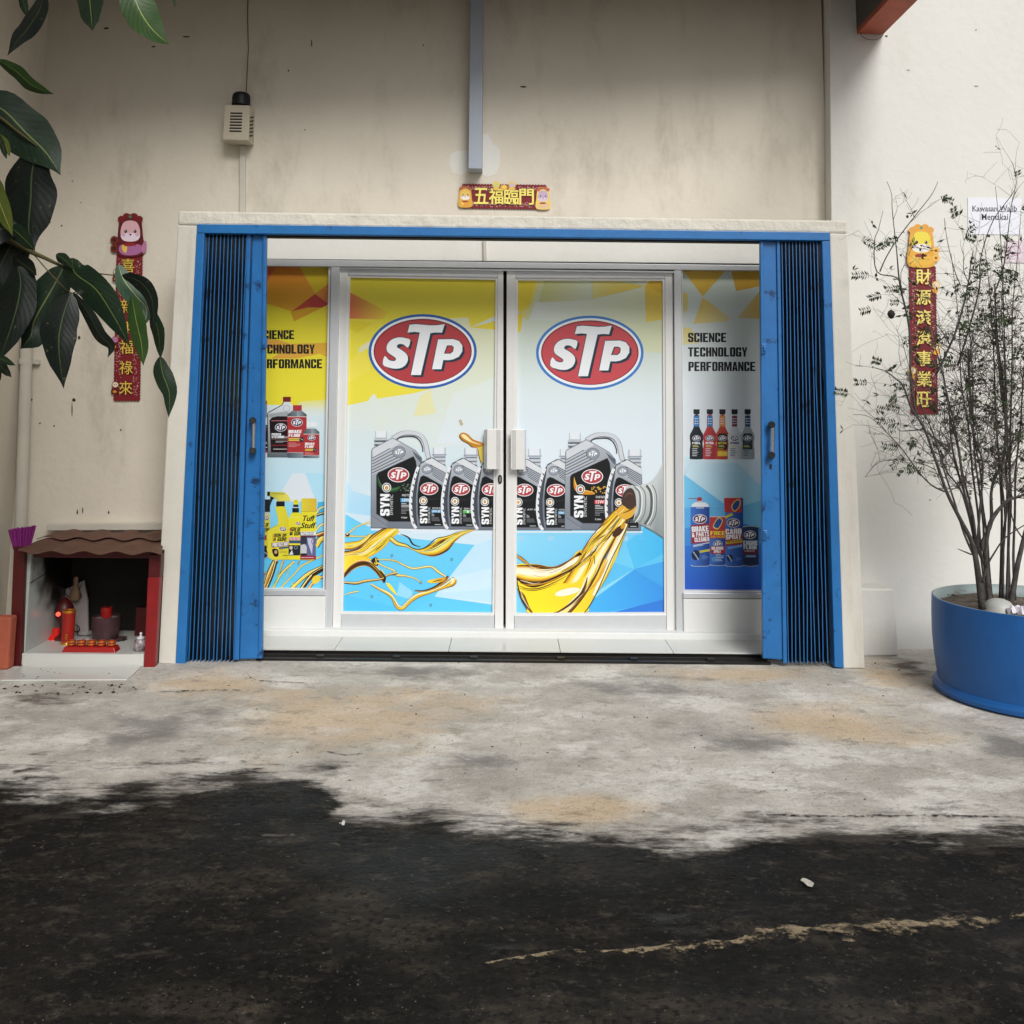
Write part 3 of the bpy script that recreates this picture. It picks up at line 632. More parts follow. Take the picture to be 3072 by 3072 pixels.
part("lock_barrel", CHROME, DL, lambda b: b.slab([(1498, 1431), (1503, 1431), (1502, 1446), (1497, 1446)], YD-.009, .004))
SWL = thing("side_window", W(870, 1770, YD), "side window left of the doors, printed yellow with oil bottles", "window", "printed side windows of the shop")
SWR = thing("side_window", W(2180, 1775, YD), "side window right of the doors, printed white above blue cans", "window", "printed side windows of the shop")
part("sill", ALU, SWL, lambda b: b.slab([(740, 1770), (976, 1771), (976, 1787), (738, 1787)], YD-.045, .1), bevel=.003)
part("sill", ALU, SWR, lambda b: b.slab([(2050, 1778), (2350, 1780), (2350, 1796), (2050, 1795)], YD-.045, .1), bevel=.003)
part("glazing_bead", ALUW, SWL, lambda b: (b.slab([(740, 1765), (974, 1766), (974, 1770), (740, 1769)], YD-.01, .04), b.slab([(986, 800), (992, 800), (974, 1766), (969, 1766)], YD-.01, .04)))
part("glazing_bead", ALUW, SWR, lambda b: (b.slab([(2045, 806), (2340, 808), (2340, 812), (2045, 810)], YD-.01, .04), b.slab([(2051, 1771), (2350, 1773), (2350, 1778), (2051, 1776)], YD-.01, .04), b.slab([(2045, 810), (2048, 810), (2054, 1771), (2051, 1771)], YD-.01, .04)))

# ------------------------------------------------------------------ fittings on the wall
SI = thing("wall_siren", W(710, 420, YW), "cream metal louvred alarm box with black dome high on wall", "alarm box")
cs = part("case", BOXM, SI, lambda b: b.slab([(674, 314), (749, 316), (745, 421), (668, 418)], 5.83, .128), bevel=.003)
def louvres(b):
    for k in range(7):
        y = 337+k*9.0; x = 691-.45*k
        b.slab([(x, y), (x+36, y+.6), (x+36, y+4.8), (x, y+4.4)], 5.828, .003)
part("louvres", DARKST, cs, louvres)
def louv2(b):
    x0 = W(747, 370, 5.83).x+.0015
    for k in range(6):
        z = W(747, 345+k*11, 5.85).z; b.hexa([(x0-.002, 5.85, z-.012), (x0+.001, 5.85, z-.012), (x0+.001, 5.85, z-.022), (x0-.002, 5.85, z-.022)], [(x0-.002, 5.92, z+.012), (x0+.001, 5.92, z+.012), (x0+.001, 5.92, z+.002), (x0-.002, 5.92, z+.002)])
part("side_louvres", DARKST, cs, louv2)
c0 = W(723, 315, 5.89)
part("dome", BLACK, SI, lambda b: b.lathe([(.056, -.005), (.056, .045), (.053, .062), (.044, .074), (.02, .08), (.001, .081)], c0, 28), smooth='auto')
tag(part("cable_trunking", PVC, None, lambda b: b.slab([(719, 437), (736, 437), (735, 640), (719, 640)], YW-.022, .02), origin=W(727, 630, YW), bevel=.002), "thin cream cable trunking running down from the alarm box", "trunking")
tag(part("cable_trunking", PVC, None, lambda b: b.slab([(1449, 716), (1459, 716), (1460, 783), (1450, 783)], YW-.02, .018), origin=W(1455, 780, YW), bevel=.002), "short stub of trunking under the portal above the doors", "trunking")
tag(part("wall_cable", DARKST, None, lambda b: b.tube([W(744, -60, YW-.004), W(743, 60, YW-.004), W(745, 150, YW-.004), W(741, 230, YW-.004), W(738, 285, YW-.004)], .0022, 5), origin=W(742, 280, YW)), "thin dark cable down the wall above the alarm box", "cable")
tag(part("square_duct", GREYP, None, lambda b: b.slab([(1413, -90), (1449, -90), (1446, 506), (1405, 505)], 5.835, .122), origin=W(1425, 505, YW), bevel=.003), "square blue grey duct ending above the red banner", "duct")
RP = thing("drain_pipe", W(70, 1620, 5.9), "round cream drain pipe in the left corner behind the shrine", "pipe")
part("pipe_body", PVC, RP, lambda b: b.tube([W(57, 1960, 5.9), W(61, 1600, 5.9), W(78, 1100, 5.9), W(80, 850, 5.9)], .034, 16), smooth='auto')
part("pipe_clamp", PVC, RP, lambda b: (b.tube([W(76, 1077, 5.9), W(76, 1093, 5.9)], .038, 16), b.slab([(58, 1077), (116, 1078), (116, 1093), (58, 1092)], 5.93, .028)), bevel=.002)
tag(part("upper_pipe", PVC, None, lambda b: b.tube([W(49, 640, 5.92), W(58, 330, 5.92), W(70, 60, 5.92), W(74, -90, 5.92)], .013, 10), origin=W(50, 640, 5.92), smooth='auto'), "thin upright pipe high in the left corner behind leaves", "pipe")
a = W(2574, 96, 5.83)
tag(part("wire_loop", DARKST, None, lambda b: b.tube([a+Vector((.005+.075*(1-math.cos(t)), -.02, -.055*math.sin(t)-.004)) for t in [math.pi*k/14 for k in range(15)]], .0018, 5), origin=a), "thin wire loop hanging under the red beam end", "wire")
tag(part("corner_block", TERRA, None, lambda b: b.box(-3.1, W(27, 1950, 5.24).x, 5.24, 5.31, 0, W(10, 1851, 5.24).z), origin=(-2.9, 5.3, 0), bevel=.012), "low terracotta painted block at the left edge beside shrine", "block")
# ------------------------------------------------------------------ printed films on the glass
YV = YD+.022
WHT, NAVY, INK = C(236, 240, 244), C(30, 46, 66), C(22, 24, 30)
Tl = [(790, 670), (850, 664), (940, 671), (1010, 677), (1080, 674), (1153, 663), (1125, 753), (1060, 750), (1005, 757), (905, 1190), (803, 1190), (895, 750), (838, 744), (768, 752)]
Sl = [(797, 830), (755, 810), (690, 800), (625, 814), (575, 850), (552, 900), (558, 945), (590, 975), (632, 1002), (650, 1022), (640, 1042), (610, 1045), (570, 1030), (532, 992), (512, 1078), (560, 1108), (630, 1124), (690, 1120), (745, 1090), (772, 1035), (765, 985), (730, 948), (690, 922), (660, 903), (662, 882), (690, 868), (730, 876), (775, 907)]
Pl = [(1085, 822), (1240, 819), (1300, 838), (1335, 885), (1335, 945), (1300, 1000), (1240, 1028), (1195, 1036), (1138, 1035), (1118, 1130), (1022, 1130)]
Ph = [(1180, 888), (1225, 888), (1243, 905), (1235, 945), (1210, 965), (1150, 968)]
def emblem(A, cx, cy, rx, big=False, red=C(178, 62, 68), rim=WHT, edge=None, ky=1.0, flat=False):
    """the oval emblem: white S T P on red"""
    k = rx/560; o = A.o
    A.o = (o[0]+(cx-925*k)/o[2], o[1]+(cy-947*k*ky)/o[2], o[2]/k)
    if big:
        A.ell(925, 947, 560, 387, edge or C(40, 96, 178), n=56); A.ell(925, 947, 532, 361, WHT, n=56)
        A.ell(925, 945, 508, 336, C(120, 36, 42), n=56); A.ell(925, 947, 496, 326, red, n=56)
        for dx, dy in ((8, 6), (16, 13), (24, 22)):
            for L in (Tl, Sl, Pl): A.poly([(x+dx, y+dy) for x, y in L], C(24, 52, 66))
        for L in (Tl, Sl, Pl): A.stroke(L+[L[0]], 16, C(38, 66, 92), 0)
        A.poly([(x+7, y+6) for x, y in Ph], red)
    else:
        if rim: A.ell(925, 947, 560, 387, rim)
        A.ell(925, 947, 520, 347, red)
    A.poly(Tl, WHT); A.poly(Sl, WHT, 2 if big else 0); A.poly(Pl, WHT, 0, [] if flat else [Ph])
    if big: A.stroke(Ph+[Ph[0]], 10, C(24, 52, 66), 0)
    A.o = o
def lines(A, x0, y0, x1, n, dy, col, h=2.2, seed=1):
    r = random.Random(seed)
    for i in range(n): A.rect(x0, y0+i*dy, x0+(x1-x0)*r.uniform(.5, 1), y0+i*dy+h, col)
GREY1, GREY2, GREY3, LIGHT = C(150, 157, 168), C(108, 116, 128), C(74, 82, 96), C(204, 210, 217)
def jug(A, swirl, name, box, num, litres):      # large can, drawn in the frame of zoom (1000,1240) x2.927
    A.stroke([(520, 222), (585, 184), (645, 172), (720, 178), (775, 205), (808, 260), (823, 330), (838, 395)], 42, GREY2, 4)
    A.stroke([(520, 222), (585, 184), (645, 170), (720, 175), (775, 202), (808, 260), (822, 330), (836, 395)], 34, LIGHT, 4)
    A.stroke([(556, 240), (578, 214), (640, 204), (712, 207), (758, 240), (784, 300), (786, 338)], 9, C(40, 48, 60), 3)
    for k in range(5): A.rect(360-3+k%2*3, 222+k*17, 480-k*9, 233+k*17, (LIGHT, GREY3)[k % 2])
    A.rect(370, 156, 470, 214, C(226, 232, 238)); A.rect(370, 156, 374, 214, C(160, 170, 182)); A.rect(462, 156, 470, 214, C(176, 186, 198)); A.rect(366, 212, 476, 219, C(190, 200, 210))
    body = [(336, 325), (345, 308), (520, 215), (570, 240), (720, 325), (775, 392), (782, 440), (800, 520), (800, 1012), (330, 1006), (334, 520)]
    A.poly(body, lin(C(186, 192, 200), A._p((400, 250)), C(112, 120, 132), A._p((600, 760)))); A.stroke(body+[body[0]], 4, GREY3, 0)
    A.poly([(345, 318), (520, 224), (590, 262), (350, 390)], C(206, 211, 218))
    for k in range(6):
        y = 395+k*26; A.stroke([(340, y), (500+k*22, y-88-k*8)], 7, GREY3, 0); A.stroke([(340, y+9), (500+k*22, y-79-k*8)], 7, C(196, 202, 210), 0)
    A.ell(577, 340, 58, 50, C(140, 148, 160)); A.ring(577, 340, 58, 50, 4, GREY3); emblem(A, 577, 340, 52, red=C(140, 148, 160), rim=None, flat=True)
    A.poly([(690, 325), (775, 392), (770, 440), (720, 380)], C(90, 98, 110))
    lab = [(378, 545), (395, 520), (705, 378), (725, 420), (735, 500), (760, 560), (800, 620), (800, 952), (490, 950), (378, 882)]
    A.poly(lab, C(18, 20, 24)); A.stroke(lab+[lab[0]], 4, GREY3, 0)
    A.poly([(335, 885), (380, 890), (470, 950), (480, 1003), (335, 1003)], C(130, 138, 150)); A.stroke([(345, 900), (480, 990)], 4, GREY3, 0)
    if swirl == 'g':
        A.poly([(385, 530), (395, 600), (440, 645), (520, 655), (590, 640), (560, 680), (480, 690), (420, 660), (388, 610)], C(38, 84, 42), 3); A.stroke([(390, 550), (420, 630), (500, 670), (580, 650)], 8, C(92, 140, 84), 3, True)
        r = random.Random(3); [A.ell(590+r.uniform(0, 100), 650+r.uniform(-30, 35), 4, 4, C(120, 150, 116), n=8) for _ in range(26)]
    else:
        A.poly([(412, 540), (430, 600), (470, 650), (540, 665), (600, 690), (540, 700), (460, 690), (412, 640)], C(210, 140, 40), 3); A.stroke([(414, 560), (450, 640), (590, 680)], 10, C(244, 206, 96), 3, True)
        r = random.Random(4); [A.ell(560+r.uniform(0, 140), 655+r.uniform(-30, 40), 5, 5, C(226, 178, 70), n=8) for _ in range(34)]
    A.ell(468, 652, 40, 42, C(226, 228, 230)); A.ell(468, 652, 33, 35, INK); A.ell(468, 652, 26, 28, C(232, 232, 228)); A.ell(468, 654, 14, 17, C(206, 140, 50) if swirl == 'g' else C(180, 70, 40))
    emblem(A, 572, 540, 95)
    A.text("SYN", 412, 708, 494, 900, WHT, .06, rot90=True); A.text("SYNTHETIC", 500, 714, 524, 893, C(214, 218, 222), .0, rot90=True)
    A.text(name, 604, 710, 690, 729, WHT, .0); A.rect(590, 745, 700, 780, box); A.text(num, 604, 748, 676, 777, WHT, .02)
    lines(A, 596, 790, 676, 3, 14, C(200, 204, 208), 6); lines(A, 596, 838, 676, 4, 13, C(150, 154, 160), 4, 2); A.text(litres, 596, 906, 650, 922, WHT, .01)
def flask(A, name, box, num):                     # slim one litre bottle
    A.rect(876, 300, 988, 362, C(222, 229, 236)); A.rect(876, 300, 884, 362, C(178, 188, 200)); A.rect(974, 300, 988, 362, C(186, 196, 206)); A.rect(870, 358, 994, 368, C(150, 160, 174))
    A.poly([(880, 368), (986, 368), (984, 472), (930, 450), (884, 400)], C(182, 190, 200))
    for k in range(5): A.stroke([(884+k*14, 384+k*17), (984, 384+k*17)], 7, (GREY3, LIGHT)[k % 2], 0)
    out = [(735, 1014), (703, 968), (682, 850), (680, 730), (700, 600), (730, 500), (768, 432), (850, 388), (872, 388), (992, 466), (996, 640), (985, 1014)]
    A.poly(out, C(64, 70, 82)); A.stroke([(728, 1010), (698, 960), (680, 850), (682, 730), (704, 600), (734, 500), (748, 470)], 26, C(226, 230, 235), 4)
    for k, (x, y) in enumerate([(728, 520), (712, 575), (700, 630), (692, 685), (687, 740), (685, 795), (686, 850), (692, 905), (702, 960)]): A.stroke([(x-2, y-9), (x+7, y+10)], 9, C(40, 48, 62), 0)
    A.poly([(766, 446), (862, 392), (992, 470), (986, 1012), (742, 1012), (728, 900), (724, 760), (738, 620), (756, 520)], lin(C(186, 193, 202), A._p((870, 420)), C(110, 118, 130), A._p((850, 800))))
    A.poly([(800, 420), (868, 394), (992, 470), (992, 520)], C(214, 219, 224))
    for k in range(6): A.stroke([(850+k*4, 452+k*18), (990, 532+k*17)], 7, GREY3, 0); A.stroke([(848+k*4, 460+k*18), (990, 541+k*17)], 5, C(190, 197, 206), 0)
    A.ell(824, 490, 46, 40, C(146, 154, 166)); A.ring(824, 490, 46, 40, 4, GREY3); emblem(A, 824, 490, 40, red=C(146, 154, 166), rim=None, flat=True)
    lab = [(766, 560), (790, 545), (820, 556), (952, 630), (964, 700), (962, 990), (758, 990), (742, 880), (740, 720), (750, 620)]
    A.poly(lab, C(18, 20, 25)); A.stroke(lab+[lab[0]], 3, GREY3, 0)
    emblem(A, 842, 662, 80)
    A.stroke([(800, 740), (860, 756), (940, 742)], 10, C(36, 44, 38), 3, True)
    A.ell(790, 768, 36, 38, C(226, 228, 230)); A.ell(790, 768, 30, 31, INK); A.ell(790, 768, 24, 25, C(234, 234, 230)); A.ell(790, 769, 11, 14, C(212, 150, 60))
    A.text("SYN", 760, 816, 826, 966, WHT, .06, rot90=True); A.text("SYNTHETIC", 832, 822, 851, 964, C(210, 214, 218), .0, rot90=True)
    A.text(name, 868, 826, 944, 840, WHT, 0); A.rect(860, 846, 944, 873, box)
    if num: A.text(num, 868, 849, 938, 870, WHT, .02)
    lines(A, 862, 880, 890, 3, 9, C(190, 194, 198), 4); lines(A, 862, 914, 940, 4, 9, C(130, 134, 140), 3, 5); A.rect(890, 974, 944, 980, C(190, 194, 198))
AMB, BRN, DRK, GLD, PALEO = C(214, 150, 40), C(120, 72, 30), C(48, 30, 16), C(232, 206, 66), C(240, 226, 150)
def oil(A, pts, wd, body=GLD):                    # a string of oil: dark rim, golden body, pale highlight
    A.stroke(pts, wd, DRK); A.stroke(pts, wd*.72, body); A.stroke([(x-wd*.1, y-wd*.12) for x, y in pts], wd*.25, PALEO)

# --- left door
q = [(1049, 830), (1489, 837), (1479, 1840), (1027, 1836)]
A = Art(YV, q, VINYL); Zt, Zb = (1000, 780, 3.45), (1000, 1240, 2.927)
A.T(0, 0, 1)
A.grid([(1020, 820), (1500, 820), (1500, 1230), (1020, 1230)], lin(C(214, 198, 52), (0, 840), C(232, 220, 70), (0, 960)), 4)
A.grid([(1020, 1225), (1500, 1225), (1500, 1850), (1020, 1850)], lin(C(214, 226, 224), (0, 1230), C(206, 228, 242), (0, 1500)), 8)
A.poly([(1492, 985), (1412, 982), (1404, 952), (1350, 955), (1300, 1165), (1240, 1180), (1140, 1195), (1040, 1217), (1040, 1290), (1180, 1298), (1200, 1330), (1290, 1345), (1492, 1320)], lin(C(222, 226, 190), (0, 1000), C(216, 228, 228), (0, 1290)))
A.poly([(1360, 1180), (1490, 1130), (1490, 1330), (1310, 1330)], lin(C(220, 230, 222), (0, 1130), C(218, 230, 238), (0, 1290)))
A.poly([(1290, 1168), (1308, 1240), (1240, 1250), (1260, 1190)], C(228, 226, 176))
A.poly([(1108, 1195), (1122, 1180), (1170, 1260), (1150, 1300), (1095, 1240)], C(218, 228, 222))
A.poly([(1049, 876), (1165, 937), (1150, 958), (1049, 956)], lin(C(212, 112, 76), (1049, 0), C(230, 206, 64), (1160, 0)))
A.poly([(1412, 982), (1492, 945), (1492, 962)], C(216, 224, 214)); A.poly([(1412, 982), (1492, 962), (1492, 990)], C(232, 214, 64))
A.poly([(1073, 1060), (1078, 1042), (1112, 1020), (1106, 1045)], C(222, 222, 180)); A.poly([(1046, 1090), (1075, 1060), (1095, 1050), (1110, 1110), (1046, 1150)], C(236, 222, 84))
A.poly([(1049, 960), (1120, 970), (1070, 1000), (1049, 985)], C(224, 208, 50))
A.T(*Zb)
A.poly([(105, 560), (165, 680), (330, 730), (330, 900), (105, 870)], lin(C(196, 226, 244), A._p((120, 600)), C(170, 218, 244), A._p((250, 850))))
A.poly([(80, 870), (240, 960), (330, 1000), (460, 1030), (640, 1085), (700, 1100), (1240, 1155), (890, 1610), (700, 1760), (60, 1760)], lin(C(112, 206, 244), A._p((500, 950)), C(90, 198, 246), A._p((500, 1700))))
A.poly([(890, 1608), (1400, 1680), (1400, 1760), (660, 1760)], C(96, 200, 246)); A.poly([(1240, 1155), (1400, 1100), (1400, 1660), (890, 1605)], C(190, 226, 246)); A.poly([(1000, 1450), (1400, 1360), (1400, 1540), (950, 1580)], C(202, 230, 247))
A.poly([(80, 1590), (680, 1730), (660, 1760), (60, 1760)], C(84, 192, 244)); A.poly([(580, 1480), (690, 1560), (700, 1640), (560, 1600)], C(150, 214, 244))
A.rect(690, 1026, 1400, 1060, C(214, 230, 244)); A.rect(330, 1010, 1400, 1028, C(228, 236, 244))
film = A.flush("printed_film", DL)
A.T(0, 0, 1); emblem(A, 1268, 1054.5, 162.5, True); A.flush("emblem", film)
A.T(*Zb); A.layer = 0
HOT, YLW, CREAM = C(238, 198, 40), C(246, 222, 66), C(246, 238, 196); OILC = (DRK, BRN, DRK, AMB, YLW, CREAM, HOT, BRN)
PR1 = [DRK, AMB, HOT, YLW, CREAM, YLW, HOT, BRN, DRK]; PR2 = [BRN, HOT, YLW, C(214, 224, 170), YLW, AMB, DRK]; PR3 = [DRK, YLW, CREAM, HOT, DRK]
A.ribbon([(90, 1245, 34), (180, 1236, 40), (270, 1215, 62), (370, 1140, 78), (470, 1060, 62), (560, 1005, 40)], [BRN, DRK, AMB, HOT, YLW, CREAM, YLW, HOT, YLW, AMB], 30, 1, OILC, (.2, .6), (.015, .05))
A.ribbon([(90, 1168, 32), (170, 1160, 34), (250, 1130, 22), (330, 1060, 12)], PR2, 8, 2, OILC)
A.ribbon([(500, 1096, 18), (560, 1140, 20), (640, 1162, 14), (710, 1196, 10), (790, 1214, 26), (880, 1198, 56), (970, 1150, 66), (1050, 1096, 36), (1130, 1054, 20), (1240, 1020, 6)], PR2, 22, 3, OILC, (.2, .5), (.02, .09))
A.stroke([(512, 1080), (562, 1128), (640, 1150), (700, 1186), (772, 1192), (832, 1160), (902, 1100), (1002, 1078), (1102, 1034)], 9, DRK, 4, True); A.stroke([(590, 1060), (660, 1090), (700, 1150), (770, 1174)], 14, DRK, 4, True)
A.ribbon([(105, 1066, 5), (150, 1040, 7), (215, 990, 6), (325, 955, 8)], PR3); A.ribbon([(105, 1074, 12), (200, 1080, 7), (305, 1080, 5)], PR3, 4, 5, OILC); A.ell(125, 1066, 20, 15, DRK); A.ell(122, 1060, 9, 6, CREAM)
A.poly([(95, 1280), (200, 1240), (340, 1284), (245, 1316), (155, 1346), (98, 1395)], lin(YLW, A._p((110, 1290)), HOT, A._p((300, 1280))), 2)
A.ribbon([(85, 1440, 14), (150, 1362, 24), (230, 1318, 28), (312, 1322, 24), (384, 1380, 22), (452, 1482, 14)], [CREAM, AMB, BRN, DRK, DRK, DRK, BRN, AMB], 12, 6, OILC, (.2, .6), (.02, .08))
A.poly([(330, 1290), (372, 1262), (402, 1300), (386, 1342), (350, 1322)], DRK, 2); A.stroke([(372, 1270), (378, 1330), (360, 1310)], 7, YLW, 2)
A.ribbon([(380, 1284, 4), (520, 1290, 8), (600, 1322, 7), (700, 1362, 9), (850, 1345, 9), (920, 1390, 11), (985, 1432, 8)], PR3, 6, 7, OILC); A.ribbon([(384, 1312, 9), (460, 1350, 6), (530, 1380, 8), (556, 1418, 13), (640, 1428, 8), (720, 1452, 6), (776, 1490, 4)], PR3, 6, 8, OILC)
A.ribbon([(90, 1484, 10), (200, 1492, 12), (280, 1472, 13), (420, 1455, 8), (480, 1420, 9), (560, 1402, 14)], [DRK, AMB, CREAM, HOT, DRK, BRN, DRK], 8, 9, OILC)
A.poly([(462, 1490), (500, 1500), (548, 1570), (560, 1600), (500, 1550)], YLW, 2); A.stroke([(406, 1376), (452, 1440), (444, 1494)], 20, DRK, 3, True); A.stroke([(424, 1372), (440, 1400), (452, 1410)], 8, YLW, 2)
A.ribbon([(330, 1500, 8), (400, 1540, 12), (480, 1580, 16), (522, 1620, 15), (560, 1690, 20), (606, 1708, 20), (668, 1650, 20), (740, 1600, 22), (850, 1566, 16), (960, 1526, 18), (1030, 1490, 34), (1062, 1464, 30), (1076, 1454, 10)], [DRK, C(206, 222, 200), CREAM, YLW, HOT, AMB, DRK], 18, 10, OILC, (.1, .3), (.03, .12))
A.ribbon([(716, 1556, 5), (800, 1560, 9), (900, 1524, 12), (980, 1466, 14), (1010, 1428, 8)], [DRK, DRK, BRN, AMB, DRK], 5, 11, OILC)
A.poly([(826, 1470), (930, 1446), (990, 1440), (960, 1478), (860, 1492)], lin(YLW, A._p((840, 1460)), AMB, A._p((960, 1480))), 3); A.stroke([(868, 1482), (920, 1466), (960, 1462)], 10, BRN, 3, True); A.stroke([(1030, 1440), (1052, 1470), (1030, 1502)], 18, CREAM, 3, True)
A.ribbon([(96, 1592, 3), (160, 1574, 7), (220, 1562, 6)], PR3)
for x, y in ((514, 1249), (1040, 1282), (338, 1610), (855, 1685), (768, 1487)): A.ring(x, y, 9, 10, 4, C(100, 110, 80))
A.poly([(1104, 190), (1140, 168), (1185, 186), (1232, 230), (1316, 262), (1312, 300), (1220, 297), (1180, 258), (1120, 232)], C(196, 132, 40), 3); A.poly([(1124, 196), (1145, 182), (1180, 205), (1220, 245), (1300, 275), (1230, 262), (1160, 230)], C(238, 226, 168), 3); A.stroke([(1106, 200), (1130, 236), (1180, 262), (1222, 298)], 8, BRN, 3)
A.poly([(1262, 300), (1318, 285), (1316, 450), (1285, 400)], C(222, 196, 80)); A.stroke([(1266, 306), (1285, 400), (1300, 440)], 6, BRN, 0)
A.ring(1117, 68, 10, 9, 5, C(190, 150, 50)); A.ring(1126, 92, 10, 9, 5, C(190, 150, 50))
A.flush("oil_picture", film)
A.T(*Zb); jug(A, 'g', "MOTOR", C(64, 152, 200), "10W", "4 Liter"); A.flush("bottle_picture", film)
for dx, dy, nm, bc, nb in ((0, 0, "MOTOR OIL", C(64, 152, 200), "10W-30"), (278, 4, "GEAR OIL", C(80, 180, 84), "T"), (541, 8, "MOTOR OIL", C(64, 152, 200), "")):
    A.T(*Zb, dx/2.927, dy/2.927); flask(A, nm, bc, nb); A.flush("bottle_picture", film)

# --- right door
q = [(1552, 839), (1990, 840), (1995, 1839), (1547, 1841)]
A = Art(YV, q, VINYL); Zt, Zb = (1480, 780, 3.22), (1480, 1240, 2.927)
A.T(0, 0, 1)
A.grid([(1540, 830), (2000, 830), (2000, 1560), (1540, 1560)], lin(C(196, 208, 178), (0, 840), C(219, 232, 241), (0, 1240)), 8)
A.grid([(1540, 1560), (2000, 1560), (2000, 1850), (1540, 1850)], lin(C(134, 210, 244), (0, 1560), C(94, 196, 246), (0, 1840)), 4)
A.T(*Zt)
A.poly([(235, 185), (500, 185), (430, 330), (400, 430), (330, 590), (235, 500)], lin(C(226, 204, 48), A._p((250, 300)), C(210, 214, 160), A._p((430, 400)))); A.poly([(235, 185), (420, 185), (360, 420), (290, 500), (235, 480)], C(228, 208, 56)); A.poly([(235, 525), (288, 512), (262, 695), (235, 695)], C(228, 206, 60))
A.poly([(500, 185), (945, 185), (945, 385), (440, 410)], lin(C(198, 200, 128), A._p((500, 200)), C(204, 214, 196), A._p((900, 390)))); A.poly([(400, 410), (945, 388), (1300, 300), (1460, 250), (1470, 640), (1000, 600), (350, 580)], lin(C(212, 222, 216), A._p((400, 400)), C(210, 218, 184), A._p((1460, 600))))
A.poly([(960, 375), (1200, 320), (1465, 250), (1100, 190), (950, 190)], lin(C(212, 210, 140), A._p((960, 200)), C(222, 192, 66), A._p((1300, 260)))); A.poly([(1290, 190), (1520, 190), (1465, 245)], C(206, 212, 190)); A.poly([(1465, 248), (1520, 190), (1645, 190), (1645, 580), (1475, 600)], lin(C(220, 182, 50), A._p((1500, 200)), C(226, 206, 96), A._p((1560, 590)))); A.poly([(1560, 290), (1645, 330), (1645, 190), (1500, 230)], C(214, 176, 50))
A.poly([(1475, 600), (1645, 575), (1645, 700), (1470, 640)], C(212, 218, 180)); A.poly([(1180, 600), (1300, 605), (1645, 690), (1645, 900), (1440, 880)], C(214, 220, 186))
A.T(*Zb)
A.poly([(1350, 1100), (1500, 440), (1510, 1120)], lin(C(206, 228, 238), A._p((1400, 600)), C(176, 216, 238), A._p((1490, 1000))))
A.poly([(190, 1046), (1340, 1046), (1500, 1105), (1500, 1760), (190, 1760)], lin(C(140, 214, 244), A._p((600, 1060)), C(78, 182, 242), A._p((1100, 1740))))
A.poly([(1165, 1140), (1240, 1365), (1500, 1230), (1500, 1105), (1330, 1000)], lin(C(88, 194, 242), A._p((1200, 1150)), C(70, 184, 240), A._p((1490, 1200)))); A.poly([(1240, 1365), (1500, 1230), (1500, 1300)], C(94, 196, 244)); A.poly([(1240, 1365), (1500, 1300), (1500, 1530)], C(70, 166, 236)); A.poly([(1240, 1365), (1165, 1140), (1060, 1310)], C(110, 202, 244)); A.poly([(1240, 1365), (1060, 1310), (900, 1560)], C(92, 192, 242)); A.poly([(1240, 1365), (900, 1570), (860, 1640)], C(140, 214, 246))
A.poly([(1240, 1368), (1500, 1530), (1500, 1640), (1000, 1752), (820, 1752), (870, 1640)], lin(C(72, 178, 240), A._p((900, 1600)), C(58, 148, 230), A._p((1480, 1560)))); A.poly([(1020, 1756), (1500, 1632), (1500, 1760)], C(52, 124, 216))
A.rect(190, 1032, 1310, 1050, C(206, 224, 240))
for x in (210, 470, 1120):
    A.stroke([(x, 1062), (x+180, 1064), (x+180, 1110)], 5, C(150, 200, 232), 0); A.rect(x+10, 1078, x+60, 1120, C(158, 208, 236))
film = A.flush("printed_film", DR)
A.T(0, 0, 1); emblem(A, 1769.5, 1058.5, 161.5, True, C(196, 76, 84), edge=C(58, 124, 200)); A.flush("emblem", film)
for dx, dy, nm, bc, nb in ((-570, 12, "ATF III", INK, ""), (-292, 14, "MOTOR OIL", C(64, 152, 200), "10W-30")):
    A.T(*Zb, dx/2.927, dy/2.927); flask(A, nm, bc, nb); A.flush("bottle_picture", film)
A.T(*Zb, 297/2.927, 15/2.927); jug(A, 'y', "DIESEL", C(196, 52, 64), "15W", "5 Liters"); A.flush("bottle_picture", film)
A.T(*Zb, 312/2.927, 16/2.927); flask(A, "MOTOR OIL", C(64, 152, 200), ""); A.flush("bottle_picture", film)
A.T(*Zb)
A.poly([(204, 1330), (300, 1322), (400, 1326), (500, 1346), (600, 1326), (700, 1258), (770, 1198), (1000, 1290), (962, 1440), (900, 1580), (840, 1690), (788, 1762), (330, 1762), (298, 1705), (250, 1620), (215, 1560), (204, 1440)], lin(C(250, 224, 44), A._p((400, 1600)), C(244, 206, 56), A._p((900, 1400))), 2)
A.ribbon([(200, 1395, 62), (300, 1412, 84), (420, 1422, 74), (540, 1400, 52), (650, 1345, 44), (780, 1262, 40)], [BRN, AMB, CREAM, C(244, 240, 222), C(246, 242, 226), CREAM, YLW, AMB, DRK, BRN], 16, 21, (BRN, DRK, AMB, CREAM), (.2, .5), (.01, .04))
A.ribbon([(420, 1790, 120), (560, 1690, 128), (690, 1570, 112), (800, 1400, 108), (890, 1230, 100), (990, 1070, 92), (1090, 930, 78), (1190, 830, 62)], [DRK, AMB, HOT, YLW, CREAM, C(248, 240, 210), YLW, HOT, YLW, CREAM, C(246, 240, 216), YLW, BRN, DRK], 26, 22, (CREAM, YLW, AMB, CREAM, BRN), (.15, .5), (.01, .05))
A.poly([(300, 1600), (560, 1500), (700, 1490), (790, 1440), (770, 1540), (680, 1650), (560, 1740), (380, 1756), (310, 1690)], lin(C(252, 226, 40), A._p((400, 1600)), C(246, 212, 50), A._p((760, 1500))), 3); A.ell(650, 1568, 112, 30, C(244, 240, 220), -.22)
